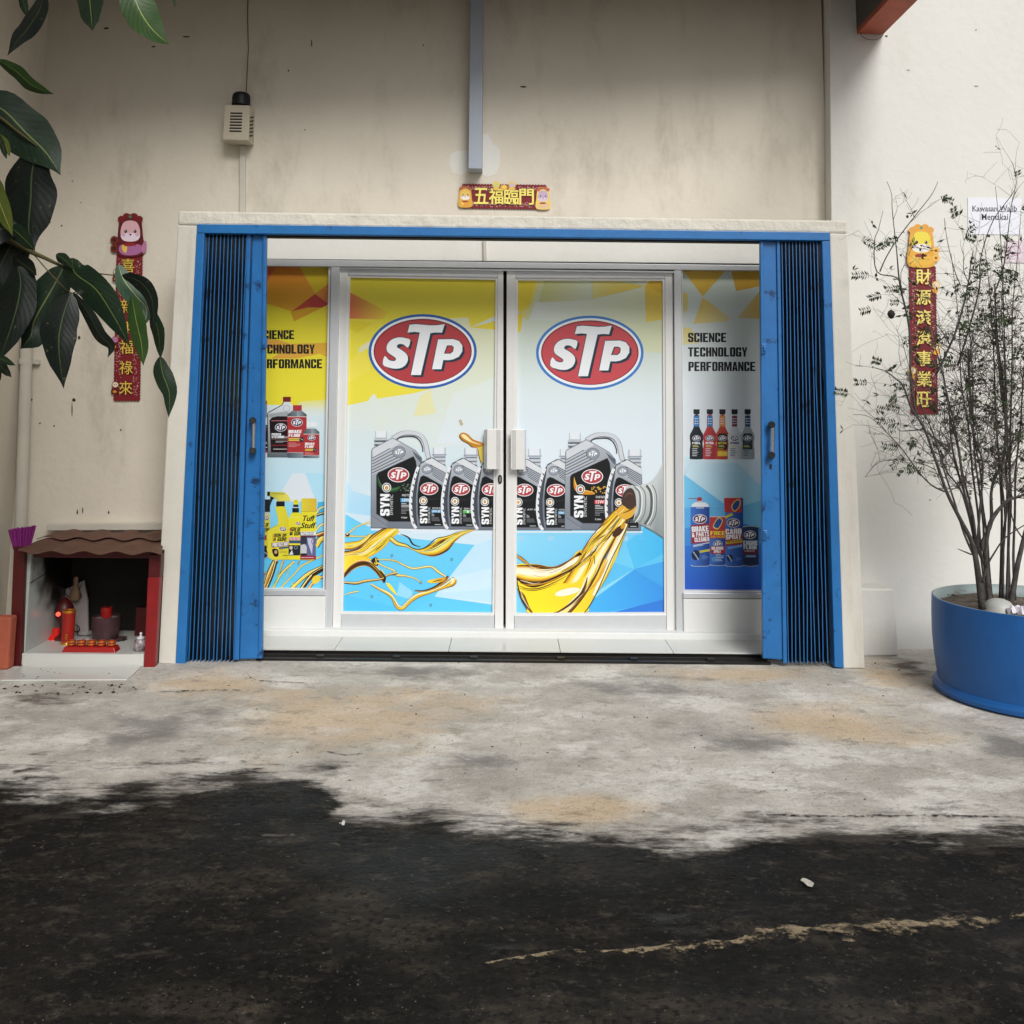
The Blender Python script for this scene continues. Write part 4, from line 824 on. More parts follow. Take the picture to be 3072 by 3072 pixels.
A.ribbon([(880, 1600, 16), (960, 1440, 34), (1040, 1260, 40), (1110, 1100, 34), (1170, 970, 22)], [AMB, CREAM, C(248, 244, 228), CREAM, YLW, BRN], 10, 23, (CREAM, AMB, YLW), (.2, .5), (.03, .1))
A.ribbon([(600, 1400, 14), (740, 1330, 30), (830, 1230, 56), (920, 1110, 66), (1010, 1010, 60), (1100, 900, 44)], [DRK, AMB, YLW, BRN, HOT, CREAM, BRN, YLW, AMB], 60, 24, (DRK, BRN, DRK, CREAM, YLW, AMB, HOT), (.08, .3), (.02, .10))
for pts, wd, c in [([(200, 1440), (260, 1492), (360, 1516), (480, 1476), (600, 1420), (700, 1364), (775, 1305)], 28, DRK), ([(230, 1490), (320, 1510), (440, 1494), (560, 1446), (660, 1392)], 9, AMB), ([(210, 1508), (300, 1540), (420, 1532), (540, 1482), (660, 1420)], 9, BRN), ([(215, 1530), (320, 1556), (440, 1540), (560, 1490)], 5, DRK), ([(212, 1545), (262, 1600), (304, 1700), (355, 1770)], 28, BRN), ([(206, 1450), (236, 1600), (300, 1730)], 12, DRK), ([(232, 1540), (270, 1640), (320, 1720)], 6, CREAM), ([(520, 1770), (660, 1690), (760, 1606), (802, 1530), (826, 1440)], 32, BRN), ([(590, 1736), (700, 1650), (775, 1575), (808, 1500)], 15, DRK), ([(560, 1762), (690, 1680), (790, 1580)], 5, CREAM), ([(200, 1340), (300, 1332), (400, 1336), (500, 1356), (600, 1334), (700, 1266), (770, 1206)], 16, BRN), ([(290, 1338), (380, 1346), (470, 1366), (560, 1360)], 7, DRK), ([(200, 1244), (250, 1280), (316, 1326)], 18, AMB), ([(200, 1232), (250, 1266), (320, 1320)], 6, DRK), ([(310, 1332), (380, 1368), (470, 1372), (560, 1358)], 8, CREAM)]: A.stroke(pts, wd, c, 4, True)
A.poly([(1045, 1070), (1090, 1000), (1160, 975), (1130, 1045), (1080, 1085)], C(70, 44, 26), 3); A.poly([(1120, 990), (1165, 960), (1150, 1005), (1125, 1015)], AMB, 2)
A.stroke([(1250, 830), (1190, 962), (1138, 1080), (1086, 1184), (1036, 1284), (968, 1440), (906, 1580), (846, 1690), (792, 1760)], 8, DRK, 4); A.stroke([(1010, 1280), (930, 1450), (840, 1560)], 22, C(220, 170, 60), 3, True)
A.stroke([(740, 1240), (770, 1230), (720, 1260)], 26, C(60, 40, 30), 3, True); A.stroke([(885, 1250), (890, 1320)], 6, DRK, 0)
A.flush("oil_picture", film)
A.T(*Zb)
A.poly([(1330, 630), (1400, 585), (1450, 520), (1500, 420), (1510, 1100), (1420, 1040), (1330, 992), (1420, 900), (1450, 760), (1410, 650)], lin(C(196, 204, 206), A._p((1380, 760)), C(140, 150, 152), A._p((1500, 800))))
A.stroke([(1330, 992), (1420, 1042), (1505, 1098)], 6, C(110, 120, 122), 0)
A.poly([(1200, 640), (1262, 640), (1350, 614), (1415, 640), (1446, 700), (1454, 770), (1440, 870), (1400, 960), (1345, 992), (1255, 945), (1262, 800)], lin(C(206, 212, 212), A._p((1260, 640)), C(150, 158, 160), A._p((1360, 980))), 3)
for x, wd, c in ((1290, 16, C(110, 120, 122)), (1306, 8, C(232, 236, 236)), (1338, 10, C(120, 130, 132)), (1390, 22, C(86, 94, 96)), (1408, 8, C(228, 232, 232)), (1436, 8, C(100, 108, 110))):
    k = (x-1260)/190; A.stroke([(x-60+k*20, 645-k*18), (x-10, 690), (x, 780+k*10), (x-14, 880+k*20), (x-60, 948+k*40)], wd, c, 4)
A.poly([(1140, 700), (1182, 648), (1230, 640), (1262, 700), (1270, 790), (1256, 880), (1230, 940), (1240, 860), (1190, 830), (1128, 802)], C(190, 198, 198), 3)
A.poly([(1136, 716), (1180, 662), (1224, 664), (1250, 730), (1252, 830), (1200, 845), (1130, 800)], C(70, 50, 44), 3); A.stroke([(1150, 740), (1190, 700), (1230, 720)], 12, C(110, 80, 66), 3, True)
A.poly([(1128, 806), (1200, 850), (1250, 815), (1225, 900), (1150, 930), (1080, 880)], C(222, 172, 60), 3); A.stroke([(1130, 880), (1200, 850), (1246, 822)], 12, BRN, 3, True); A.stroke([(1090, 890), (1140, 850), (1150, 830)], 8, PALEO, 3, True)
A.flush("bottle_neck_picture", film)

# --- left side window
q = [(744, 796), (988, 797), (972, 1768), (740, 1767)]
A = Art(YV, q, VINYL)
A.T(0, 0, 1); A.grid([(730, 790), (1000, 790), (1000, 1245), (730, 1245)], lin(C(222, 150, 44), (0, 800), C(230, 218, 58), (0, 930)), 6); A.grid([(730, 1215), (1000, 1215), (1000, 1500), (730, 1500)], lin(C(212, 226, 230), (0, 1220), C(186, 224, 242), (0, 1480)), 4); A.grid([(730, 1500), (1000, 1500), (1000, 1780), (730, 1780)], lin(C(150, 216, 244), (0, 1500), C(96, 200, 244), (0, 1640)), 4)
A.grid([(900, 1205), (1000, 1195), (1000, 1245), (860, 1250)], lin(C(226, 220, 110), (0, 1200), C(214, 226, 226), (0, 1235)), 3)
A.T(500, 620, 3.864)
A.poly([(900, 690), (1270, 690), (1155, 890), (900, 1000)], C(196, 96, 58)); A.poly([(1270, 690), (1535, 690), (1720, 1005), (1440, 1210), (1155, 1120), (1155, 890)], lin(C(206, 122, 42), A._p((1300, 700)), C(226, 170, 50), A._p((1300, 1150)))); A.poly([(1535, 690), (1900, 690), (1900, 880), (1720, 1005)], lin(C(204, 176, 40), A._p((1700, 700)), C(216, 190, 44), A._p((1700, 980)))); A.poly([(1720, 1008), (1900, 875), (1900, 1125), (1880, 1130)], lin(C(220, 150, 56), A._p((1760, 1000)), C(206, 120, 66), A._p((1890, 1000))))
A.poly([(1437, 1218), (1720, 1010), (1880, 1130), (1795, 1172), (1640, 1168)], lin(C(206, 92, 58), A._p((1450, 1210)), C(178, 54, 62), A._p((1860, 1120)))); A.poly([(1720, 1012), (1780, 1150), (1640, 1166), (1690, 1080)], C(190, 66, 64)); A.poly([(1437, 1220), (1640, 1170), (1795, 1174), (1475, 1332)], C(222, 170, 44))
A.poly([(1150, 1535), (1290, 1545), (1440, 1590), (1900, 1575), (1900, 1680), (1500, 1760), (1210, 1760), (1330, 1690), (1150, 1640)], lin(C(222, 166, 74), A._p((1200, 1600)), C(218, 172, 60), A._p((1800, 1600)))); A.poly([(1760, 1700), (1900, 1660), (1900, 1760)], C(222, 176, 60))
A.T(700, 1420, 4.83)
A.poly([(860, 0), (1040, 0), (1200, 400), (600, 420)], C(218, 228, 238)); A.poly([(1040, 0), (1400, 0), (1400, 420), (1200, 410)], C(176, 222, 242)); A.poly([(1230, 420), (1345, 405), (1345, 600), (1200, 620)], C(70, 178, 222))
film = A.flush("printed_film", SWL)
A.T(500, 620, 3.864)
A.text("SCIENCE", 1056, 1432, 1480, 1536, INK, .075); A.text("TECHNOLOGY", 1026, 1598, 1718, 1704, INK, .075); A.text("PERFORMANCE", 1022, 1768, 1804, 1874, INK, .075)
A.flush("lettering", film)
A.T(700, 1420, 4.83)
for pts, wd, b in [([(430, 1690), (500, 1500), (590, 1300), (640, 1260)], 80, AMB), ([(560, 1690), (700, 1450), (880, 1280)], 40, GLD), ([(470, 1690), (560, 1480), (620, 1270)], 50, C(70, 44, 24)), ([(640, 1500), (690, 1380), (725, 1262)], 30, AMB), ([(660, 1690), (900, 1440), (1010, 1330), (1340, 1170)], 26, GLD), ([(820, 1690), (1050, 1480), (1200, 1400), (1340, 1340)], 60, GLD), ([(980, 1690), (1120, 1500), (1230, 1420), (1340, 1360)], 70, C(80, 50, 26)), ([(1080, 1690), (1180, 1560), (1340, 1480)], 46, AMB), ([(1200, 590), (1250, 510), (1345, 475)], 30, PALEO), ([(1205, 610), (1345, 560)], 40, C(70, 50, 30)), ([(1200, 830), (1250, 760), (1345, 720)], 36, PALEO), ([(1200, 900), (1340, 850)], 60, C(180, 90, 30)), ([(1195, 1060), (1260, 960), (1340, 930)], 90, GLD), ([(430, 1480), (480, 1440), (440, 1600)], 24, BRN), ([(930, 1330), (960, 1270)], 20, BRN)]: oil(A, pts, wd, b)
A.poly([(1140, 1530), (1190, 1480), (1260, 1490), (1250, 1560), (1190, 1600), (1150, 1590)], GLD, 3); A.stroke([(1140, 1480), (1230, 1420), (1330, 1370)], 30, C(40, 26, 16), 3)
A.ring(790, 1430, 22, 16, 7, C(170, 160, 90)); A.rect(850, 1580, 868, 1636, C(200, 190, 60)); A.stroke([(700, 1300), (640, 1520), (560, 1660)], 16, C(150, 196, 150), 3); A.stroke([(850, 1320), (760, 1500), (700, 1600)], 22, C(140, 200, 190), 3)
A.flush("oil_picture", film)
# upper row of fluids
A.T(700, 1120, 4.83); PUR = C(62, 44, 84); RED = C(150, 48, 52)
A.rect(446, 450, 488, 660, C(120, 130, 144)); A.poly([(445, 392), (475, 390), (488, 410), (486, 446), (445, 450)], C(120, 34, 44))
A.poly([(440, 640), (480, 640), (545, 742), (545, 1190), (520, 1215), (440, 1215)], C(206, 212, 218)); A.poly([(440, 745), (545, 745), (545, 790), (440, 790)], C(70, 84, 100)); A.rect(440, 790, 545, 1150, C(40, 22, 28)); A.rect(440, 812, 545, 826, RED); A.ell(446, 884, 24, 28, PUR); A.text("FLUID", 468, 1000, 536, 1024, WHT, .02); A.rect(450, 1068, 512, 1076, WHT); A.rect(440, 1110, 545, 1150, RED)
A.flush("bottle_picture", film)
A.poly([(496, 1218), (496, 585), (515, 560), (700, 460), (728, 415), (826, 415), (845, 470), (864, 500), (864, 1218)], lin(C(214, 220, 224), A._p((700, 440)), C(90, 100, 108), A._p((700, 1218)))); A.stroke([(498, 1216), (498, 585), (516, 562), (702, 462), (730, 416)], 12, C(40, 54, 60), 0); A.rect(720, 340, 832, 412, C(110, 34, 42)); A.ring(770, 508, 48, 44, 5, C(130, 138, 146)); A.poly([(516, 590), (700, 560), (800, 556), (800, 640), (516, 640)], C(158, 166, 170))
A.poly([(523, 680), (560, 640), (640, 622), (790, 622), (790, 1146), (545, 1146)], C(30, 20, 24)); A.rect(552, 683, 784, 692, C(200, 120, 130)); emblem(A, 687, 783, 85, red=PUR); A.text("POWER", 555, 868, 692, 900, WHT, .03); A.text("STEERING", 555, 904, 736, 938, WHT, .03); A.text("FLUID", 742, 912, 800, 936, WHT, .01); A.rect(556, 948, 786, 953, C(170, 150, 150)); A.rect(612, 980, 786, 986, C(200, 200, 200)); A.rect(612, 996, 720, 1001, C(200, 200, 200)); A.rect(545, 1038, 790, 1048, RED); A.rect(575, 1092, 776, 1104, C(180, 180, 180))
A.flush("bottle_picture", film)
def brake(x0, x1, y0, ylab, ybot, cap, capc, lx, ly, lr, tx, ty, th, st):
    A.poly([(x0, ybot-6), (x0, y0+50), (x0+(x1-x0)*.24, y0), (x1-(x1-x0)*.24, y0), (x1, y0+50), (x1, ybot-6), (x1-20, ybot), (x0+20, ybot)], lin(C(70, 82, 92), A._p((x0, 0)), C(140, 152, 160), A._p(((x0+x1)/2, 0)))); A.poly([((x0+x1)/2, y0+10), (x1-(x1-x0)*.24, y0), (x1, y0+50), (x1, ylab[0]), ((x0+x1)/2, ylab[0])], lin(C(150, 162, 168), A._p(((x0+x1)/2, 0)), C(50, 62, 70), A._p((x1, 0))))
    A.rect(x0, ylab[0], x1, ylab[1], C(168, 50, 54)); A.rect(x0, ylab[0]-4, x1, ylab[0]+6, C(210, 190, 190)); A.rect(x0, ylab[1]-6, x1, ylab[1], C(200, 180, 180)); A.rect(*cap, capc)
    emblem(A, lx, ly, lr, red=PUR); A.text("BRAKE", tx, ty, tx+th*4.2, ty+th, WHT, .045, .18); A.text("FLUID", tx, ty+th*1.2, tx+th*3.6, ty+th*2.2, WHT, .045, .18)
    sx = tx+2; sy = ty+th*st; A.rect(sx, sy, sx+th*3.4, sy+th*.75, C(226, 214, 90)); A.rect(sx, sy+th*.25, sx+th*3.4, sy+th*.5, C(150, 130, 40)); A.ell(sx+th*4.1, sy+th*.4, th*.75, th*.85, C(34, 42, 52)); A.stroke([(sx+th*3.7, sy), (sx+th*4.5, sy+th*.6)], th*.2, C(180, 190, 196), 0); lines(A, tx, sy+th*1.4, tx+th*4, 4, th*.38, C(214, 160, 160), th*.12)
brake(783, 1062, 545, (628, 1150), 1224, (864, 460, 992, 542), C(168, 52, 56), 922, 712, 84, 800, 820, 46, 2.65); A.flush("bottle_picture", film)
brake(1015, 1247, 800, (880, 1190), 1226, (1062, 704, 1208, 778), C(226, 232, 238), 1135, 933, 57, 1038, 1004, 34, 2.7); A.flush("bottle_picture", film)
# lower row of sprays
A.T(700, 1420, 4.83); YEL = C(226, 216, 48)
A.rect(430, 600, 530, 1060, C(214, 204, 60)); A.rect(430, 378, 532, 560, C(30, 34, 38)); A.rect(430, 560, 528, 602, C(190, 196, 190)); emblem(A, 472, 650, 48, red=C(92, 40, 60)); A.text("SON OF", 380, 720, 516, 776, INK, .03, .2); A.text("A GUN!", 380, 786, 520, 846, INK, .03, .2); A.rect(430, 896, 480, 966, RED); A.rect(430, 1048, 496, 1180, C(30, 36, 44)); A.ell(450, 1180, 50, 60, C(40, 50, 60)); A.ring(450, 1190, 48, 40, 8, C(190, 200, 210)); A.flush("bottle_picture", film)
A.poly([(484, 1100), (482, 860), (540, 800), (640, 740), (655, 700), (608, 480), (746, 480), (772, 550), (805, 690), (805, 1252), (560, 1252), (512, 1222)], lin(C(232, 222, 70), A._p((560, 1000)), C(216, 204, 44), A._p((790, 1000)))); A.stroke([(490, 1090), (488, 866), (544, 806), (646, 746)], 10, C(190, 180, 40), 3); A.rect(622, 408, 744, 478, C(26, 28, 32))
A.poly([(530, 268), (735, 272), (800, 318), (832, 400), (636, 402), (628, 372), (530, 326)], lin(C(190, 186, 66), A._p((600, 280)), C(226, 220, 96), A._p((700, 400)))); A.rect(492, 266, 531, 326, C(24, 26, 30)); A.poly([(536, 334), (600, 356), (570, 380), (545, 432), (532, 470)], C(30, 32, 36)); A.stroke([(560, 290), (740, 300)], 14, C(160, 156, 50), 0)
emblem(A, 718, 808, 50, red=C(92, 44, 60)); A.text("SON OF", 590, 872, 778, 922, INK, .03, .25); A.text("A GUN!", 584, 926, 768, 982, INK, .03, .25); A.rect(570, 880, 584, 990, C(206, 140, 40)); A.poly([(552, 1010), (805, 984), (805, 1050), (556, 1078)], C(110, 36, 52)); A.text("PROTECTANT", 566, 1002, 800, 1056, WHT, .03, .15, ang=-.1); A.poly([(658, 1074), (805, 1058), (805, 1082), (664, 1100)], C(40, 80, 130)); A.poly([(560, 1110), (600, 1090), (650, 1110), (652, 1200), (590, 1200)], C(40, 30, 26), 2); A.ell(616, 1140, 22, 28, C(196, 160, 130)); lines(A, 664, 1106, 790, 3, 20, C(170, 150, 50), 7); A.rect(718, 1184, 790, 1196, C(120, 110, 40)); A.flush("bottle_picture", film)
A.poly([(800, 1252), (800, 655), (830, 592), (862, 566), (950, 566), (984, 592), (984, 1252)], YEL); A.rect(855, 502, 951, 568, C(24, 26, 30)); A.rect(868, 452, 943, 489, C(34, 40, 52)); A.rect(864, 489, 948, 502, C(200, 206, 212)); A.poly([(870, 452), (872, 396), (890, 382), (930, 382), (944, 400), (944, 452)], YEL); A.ell(907, 407, 7, 7, INK)
A.rect(806, 632, 976, 638, C(240, 236, 140)); emblem(A, 940, 728, 36, red=C(92, 44, 60)); A.text("SON OF", 832, 780, 980, 838, INK, .03, .2); A.text("A GUN", 832, 840, 980, 900, INK, .03, .2); A.rect(816, 790, 836, 838, C(190, 70, 40)); A.rect(816, 850, 836, 900, C(30, 50, 70)); A.rect(806, 926, 984, 970, C(190, 70, 110)); A.text("PROTECTANT", 812, 930, 980, 966, WHT, .02, .1); A.rect(806, 974, 984, 1014, C(50, 84, 120)); A.rect(800, 1040, 984, 1190, C(34, 38, 46)); A.ell(836, 1078, 24, 28, C(206, 190, 176)); A.ring(906, 1074, 22, 22, 8, C(140, 150, 160)); A.poly([(806, 1180), (850, 1110), (870, 1180)], C(210, 214, 220)); A.flush("bottle_picture", film)
A.poly([(985, 376), (1010, 362), (1186, 364), (1208, 380), (1206, 560), (1196, 600), (1196, 1244), (1180, 1258), (970, 1256), (968, 1190), (985, 600)], YEL); A.poly([(985, 376), (1010, 362), (1186, 364), (1208, 380), (1206, 556), (985, 552)], lin(C(220, 206, 56), A._p((990, 0)), C(214, 178, 56), A._p((1200, 0)))); A.rect(985, 550, 1206, 557, C(180, 150, 40))
A.text("Tuff", 1000, 610, 1180, 694, INK, .045, .3); A.text("Stuff", 984, 712, 1192, 796, INK, .045, .3); A.rect(976, 844, 1196, 898, C(226, 230, 232)); A.text("MULTI PURPOSE", 990, 850, 1166, 868, INK, .02, .2); A.text("FOAM CLEANER", 992, 874, 1164, 892, INK, .02, .2); A.rect(974, 898, 1196, 920, C(96, 30, 44)); A.rect(972, 920, 1196, 1194, C(96, 100, 140)); A.poly([(972, 920), (1062, 920), (1066, 1020), (972, 1030)], C(50, 54, 64)); A.poly([(974, 1044), (1030, 1024), (1064, 1064), (1062, 1160), (974, 1160)], C(196, 198, 200)); A.rect(972, 1160, 1064, 1194, C(30, 32, 36)); A.poly([(1070, 940), (1160, 940), (1140, 1180), (1085, 1020)], C(190, 196, 220)); A.ring(1170, 986, 34, 50, 12, C(130, 110, 130)); A.rect(970, 1194, 1196, 1250, C(150, 40, 62)); A.rect(980, 1216, 1166, 1226, C(220, 180, 190)); A.flush("bottle_picture", film)

# --- right side window
q = [(2043, 808), (2330, 810), (2334, 1773), (2050, 1771)]
A = Art(YV, q, VINYL)
A.T(0, 0, 1); A.grid([(2030, 800), (2350, 800), (2350, 1390), (2030, 1390)], lin(C(204, 216, 206), (0, 810), C(220, 229, 236), (0, 1200)), 6); A.grid([(2030, 1370), (2350, 1370), (2350, 1780), (2030, 1780)], lin(C(206, 228, 238), (0, 1380), C(48, 110, 208), (0, 1680)), 14)
A.T(2020, 780, 3.45)
for pts, c0, c1 in [([(95, 105), (545, 105), (305, 378)], (220, 182, 70), (224, 186, 70)), ([(595, 105), (930, 105), (930, 265), (650, 322)], (212, 172, 70), (216, 170, 66)), ([(305, 385), (590, 600), (540, 640), (210, 660)], (226, 196, 90), (220, 214, 164)), ([(90, 330), (150, 345), (150, 520), (90, 560)], (222, 204, 100), (220, 214, 150)), ([(660, 600), (930, 280), (930, 610)], (214, 206, 160), (216, 178, 80)), ([(90, 700), (180, 700), (280, 860), (90, 880)], (226, 210, 130), (222, 220, 180))]: A.poly(pts, lin(C(*c0), A._p(pts[0]), C(*c1), A._p(pts[2])))
A.T(2020, 1280, 3.116)
A.poly([(90, 440), (540, 770), (480, 800), (480, 740), (90, 760)], lin(C(120, 200, 236), A._p((100, 460)), C(96, 176, 230), A._p((460, 780)))); A.poly([(90, 760), (480, 742), (860, 640), (860, 1000), (90, 960)], lin(C(90, 170, 228), A._p((100, 800)), C(110, 186, 226), A._p((850, 700)))); A.poly([(90, 955), (500, 860), (860, 960), (860, 1160), (90, 1120)], lin(C(70, 148, 220), A._p((200, 900)), C(62, 140, 214), A._p((200, 1100)))); A.poly([(90, 1115), (860, 1100), (860, 1540), (90, 1540)], lin(C(50, 120, 210), A._p((200, 1120)), C(40, 86, 190), A._p((200, 1520))))
A.poly([(200, 340), (600, 340), (860, 600), (860, 680), (540, 770), (110, 450)], lin(C(200, 226, 238), A._p((300, 350)), C(140, 204, 234), A._p((700, 660))))
film = A.flush("printed_film", SWR)
A.T(2020, 780, 3.45)
A.text("SCIENCE", 152, 754, 550, 850, INK, .075); A.text("TECHNOLOGY", 152, 904, 766, 1000, INK, .075); A.text("PERFORMANCE", 156, 1054, 850, 1150, INK, .075); A.flush("lettering", film)
for cx, body, neck, lab, txt, tc in ((240, C(34, 42, 52), C(60, 124, 186), None, "FUEL", WHT), (378, C(186, 64, 70), C(60, 124, 186), None, "PETROL", WHT), (508, C(190, 74, 56), C(210, 140, 70), C(36, 32, 30), "OCTANE", C(220, 190, 70)), (634, C(214, 220, 226), C(120, 40, 60), None, "PRO", C(60, 80, 110)), (769, C(160, 172, 180), C(40, 64, 110), C(40, 48, 56), "COMPLETE", C(70, 90, 110))):
    A.T(2020, 780, 3.45); w_ = 66
    A.poly([(cx-28, 1610), (cx+28, 1610), (cx+30, 1730), (cx+w_, 1800), (cx+w_+4, 1850), (cx+w_-4, 1900), (cx+w_+4, 1960), (cx+w_+4, 2040), (cx+w_-6, 2062), (cx-w_+6, 2062), (cx-w_-4, 2040), (cx-w_-4, 1960), (cx-w_+4, 1900), (cx-w_-4, 1850), (cx-w_, 1800), (cx-30, 1730)], lin(body, A._p((cx, 0)), tuple(v*.7 for v in body), A._p((cx+70, 0))), 2)
    A.poly([(cx-32, 1545), (cx+32, 1545), (cx+32, 1585), (cx+25, 1598), (cx-25, 1598), (cx-32, 1585)], C(32, 36, 42)); A.rect(cx-26, 1612, cx+26, 1724, neck)
    for k in range(3): A.ell(cx-14, 1642+k*26, 6, 7, C(230, 234, 238), n=8); A.rect(cx-4, 1638+k*26, cx+22, 1646+k*26, C(190, 206, 222))
    if lab: A.poly([(cx-50, 1820), (cx-36, 1795), (cx+36, 1795), (cx+50, 1820), (cx+50, 1960), (cx-50, 1960)], lab)
    emblem(A, cx, 1845, 44, red=C(60, 50, 96)); A.text(txt, cx-44, 1884, cx+44, 1906, tc, .03); lines(A, cx-40, 1918, cx+44, 2, 12, C(206, 200, 120), 6, 3); lines(A, cx-44, 1950, cx+44, 5, 18, tuple(v*.8 for v in tc), 6, 4)
    if lab and cx < 600: A.rect(cx-50, 1980, cx+50, 2030, C(222, 190, 70))
    A.flush("bottle_picture", film)
CAN = C(40, 84, 168)
def can(x0, x1, y0, y1):
    xm = (x0+x1)/2
    A.poly([(x0, y0+8), (x0+16, y0), (x1-16, y0), (x1, y0+8), (x1, y1-12), (x1-24, y1), (x0+24, y1), (x0, y1-12)], lin(C(66, 116, 200), A._p((x0, 0)), C(32, 66, 140), A._p((x1, 0)))); A.stroke([(x0, y1-14), (x0+24, y1-2), (x1-24, y1-2), (x1, y1-14)], 5, C(190, 204, 220), 3)
A.T(2020, 1280, 3.116)
can(163, 338, 745, 1306); A.poly([(168, 750), (172, 730), (200, 708), (300, 708), (328, 728), (333, 750)], C(222, 228, 234)); A.rect(218, 688, 272, 710, C(190, 196, 206)); A.poly([(220, 696), (226, 662), (262, 658), (270, 692)], C(176, 48, 56)); A.rect(140, 668, 224, 673, C(150, 90, 90)); A.rect(214, 755, 288, 764, C(180, 200, 226))
emblem(A, 248, 863, 65, red=C(96, 34, 56)); A.poly([(165, 922), (337, 902), (341, 1078), (168, 1096)], C(150, 44, 54)); A.text("BRAKE", 172, 930, 332, 980, WHT, .04, ang=-.07); A.text("& PARTS", 172, 984, 334, 1030, WHT, .04, ang=-.07); A.text("CLEANER", 198, 1034, 336, 1074, WHT, .04, ang=-.07); A.stroke([(186, 1112), (338, 1084)], 9, C(200, 214, 232), 0); A.stroke([(186, 1122), (280, 1106)], 7, C(180, 198, 222), 0); A.poly([(246, 1160), (340, 1142), (340, 1164), (248, 1180)], C(206, 196, 60)); A.ell(208, 1200, 38, 48, C(26, 40, 66)); A.stroke([(186, 1170), (214, 1210), (236, 1246)], 12, C(150, 170, 190), 3); lines(A, 266, 1204, 332, 4, 10, C(110, 150, 206), 4); A.flush("can_picture", film)
can(341, 486, 838, 1300); A.rect(341, 846, 486, 1044, C(184, 60, 60)); A.rect(341, 838, 486, 846, C(220, 200, 200)); A.poly([(372, 920), (412, 852), (440, 848), (462, 872), (458, 900), (424, 956), (396, 958), (374, 944)], C(222, 200, 110), 2); A.poly([(380, 918), (416, 862), (440, 860), (454, 876), (450, 900), (420, 946), (398, 946), (382, 936)], C(40, 80, 150), 2); A.text("FREE", 346, 976, 484, 1012, C(234, 210, 70), .04, .1); A.text("20% MORE", 346, 1018, 486, 1038, C(226, 190, 70), .03, .1)
emblem(A, 415, 1095, 44, red=C(60, 50, 96)); A.poly([(344, 1118), (486, 1118), (486, 1180), (440, 1190), (352, 1190)], C(160, 44, 54)); A.text("SILICONE", 356, 1122, 470, 1150, WHT, .04); A.text("SPRAY", 378, 1154, 446, 1180, WHT, .04); lines(A, 396, 1190, 480, 5, 15, C(160, 190, 226), 8); A.poly([(356, 1230), (390, 1210), (400, 1260), (366, 1260)], C(90, 150, 210)); A.flush("can_picture", film)
can(486, 652, 664, 1308); A.poly([(474, 678), (484, 662), (630, 662), (637, 676), (637, 802), (480, 800)], C(186, 56, 60)); A.rect(478, 660, 634, 666, C(220, 206, 206)); A.poly([(540, 742), (580, 688), (612, 678), (628, 694), (624, 740), (590, 788), (560, 790)], C(222, 200, 100), 2); A.poly([(550, 742), (584, 696), (610, 688), (620, 700), (616, 738), (588, 778), (564, 780)], C(40, 76, 140), 2); A.stroke([(486, 852), (520, 830), (556, 820)], 24, C(210, 200, 70), 3)
emblem(A, 561, 900, 62, red=C(90, 40, 70)); A.poly([(486, 966), (640, 944), (646, 1100), (490, 1116)], C(150, 44, 54)); A.text("CARB", 488, 954, 638, 1004, WHT, .045, ang=-.05); A.text("SPRAY", 490, 1008, 634, 1052, WHT, .045, ang=-.05); A.poly([(490, 1072), (646, 1050), (646, 1080), (492, 1098)], C(206, 180, 60)); A.text("INJECTOR CLEANER", 500, 1064, 640, 1084, INK, .02, ang=-.12); A.stroke([(510, 1136), (644, 1112)], 22, C(120, 160, 216), 0); A.ell(528, 1226, 28, 34, C(30, 44, 70)); A.stroke([(510, 1200), (530, 1230), (546, 1260)], 12, C(170, 186, 204), 3); lines(A, 584, 1220, 640, 4, 9, C(90, 130, 196), 4); A.flush("can_picture", film)
A.poly([(645, 940), (670, 926), (770, 926), (795, 938), (795, 1296), (770, 1306), (665, 1306), (648, 1294)], lin(C(44, 66, 104), A._p((650, 0)), C(30, 46, 76), A._p((795, 0)))); A.stroke([(648, 938), (720, 928), (792, 938)], 6, C(190, 204, 216), 3); A.stroke([(650, 1296), (720, 1306), (792, 1296)], 5, C(170, 184, 200), 3); emblem(A, 716, 1010, 56, red=C(52, 44, 74)); A.text("ENGINE", 654, 1066, 790, 1106, C(206, 214, 222), .04); A.text("FLUSH", 656, 1108, 778, 1146, C(206, 214, 222), .04); A.rect(648, 1150, 794, 1194, C(92, 40, 54)); A.text("10 MINUTE", 664, 1154, 760, 1170, C(200, 180, 180), .02); A.rect(680, 1202, 770, 1220, C(120, 150, 190)); A.rect(664, 1230, 790, 1280, C(34, 46, 74)); A.flush("can_picture", film)

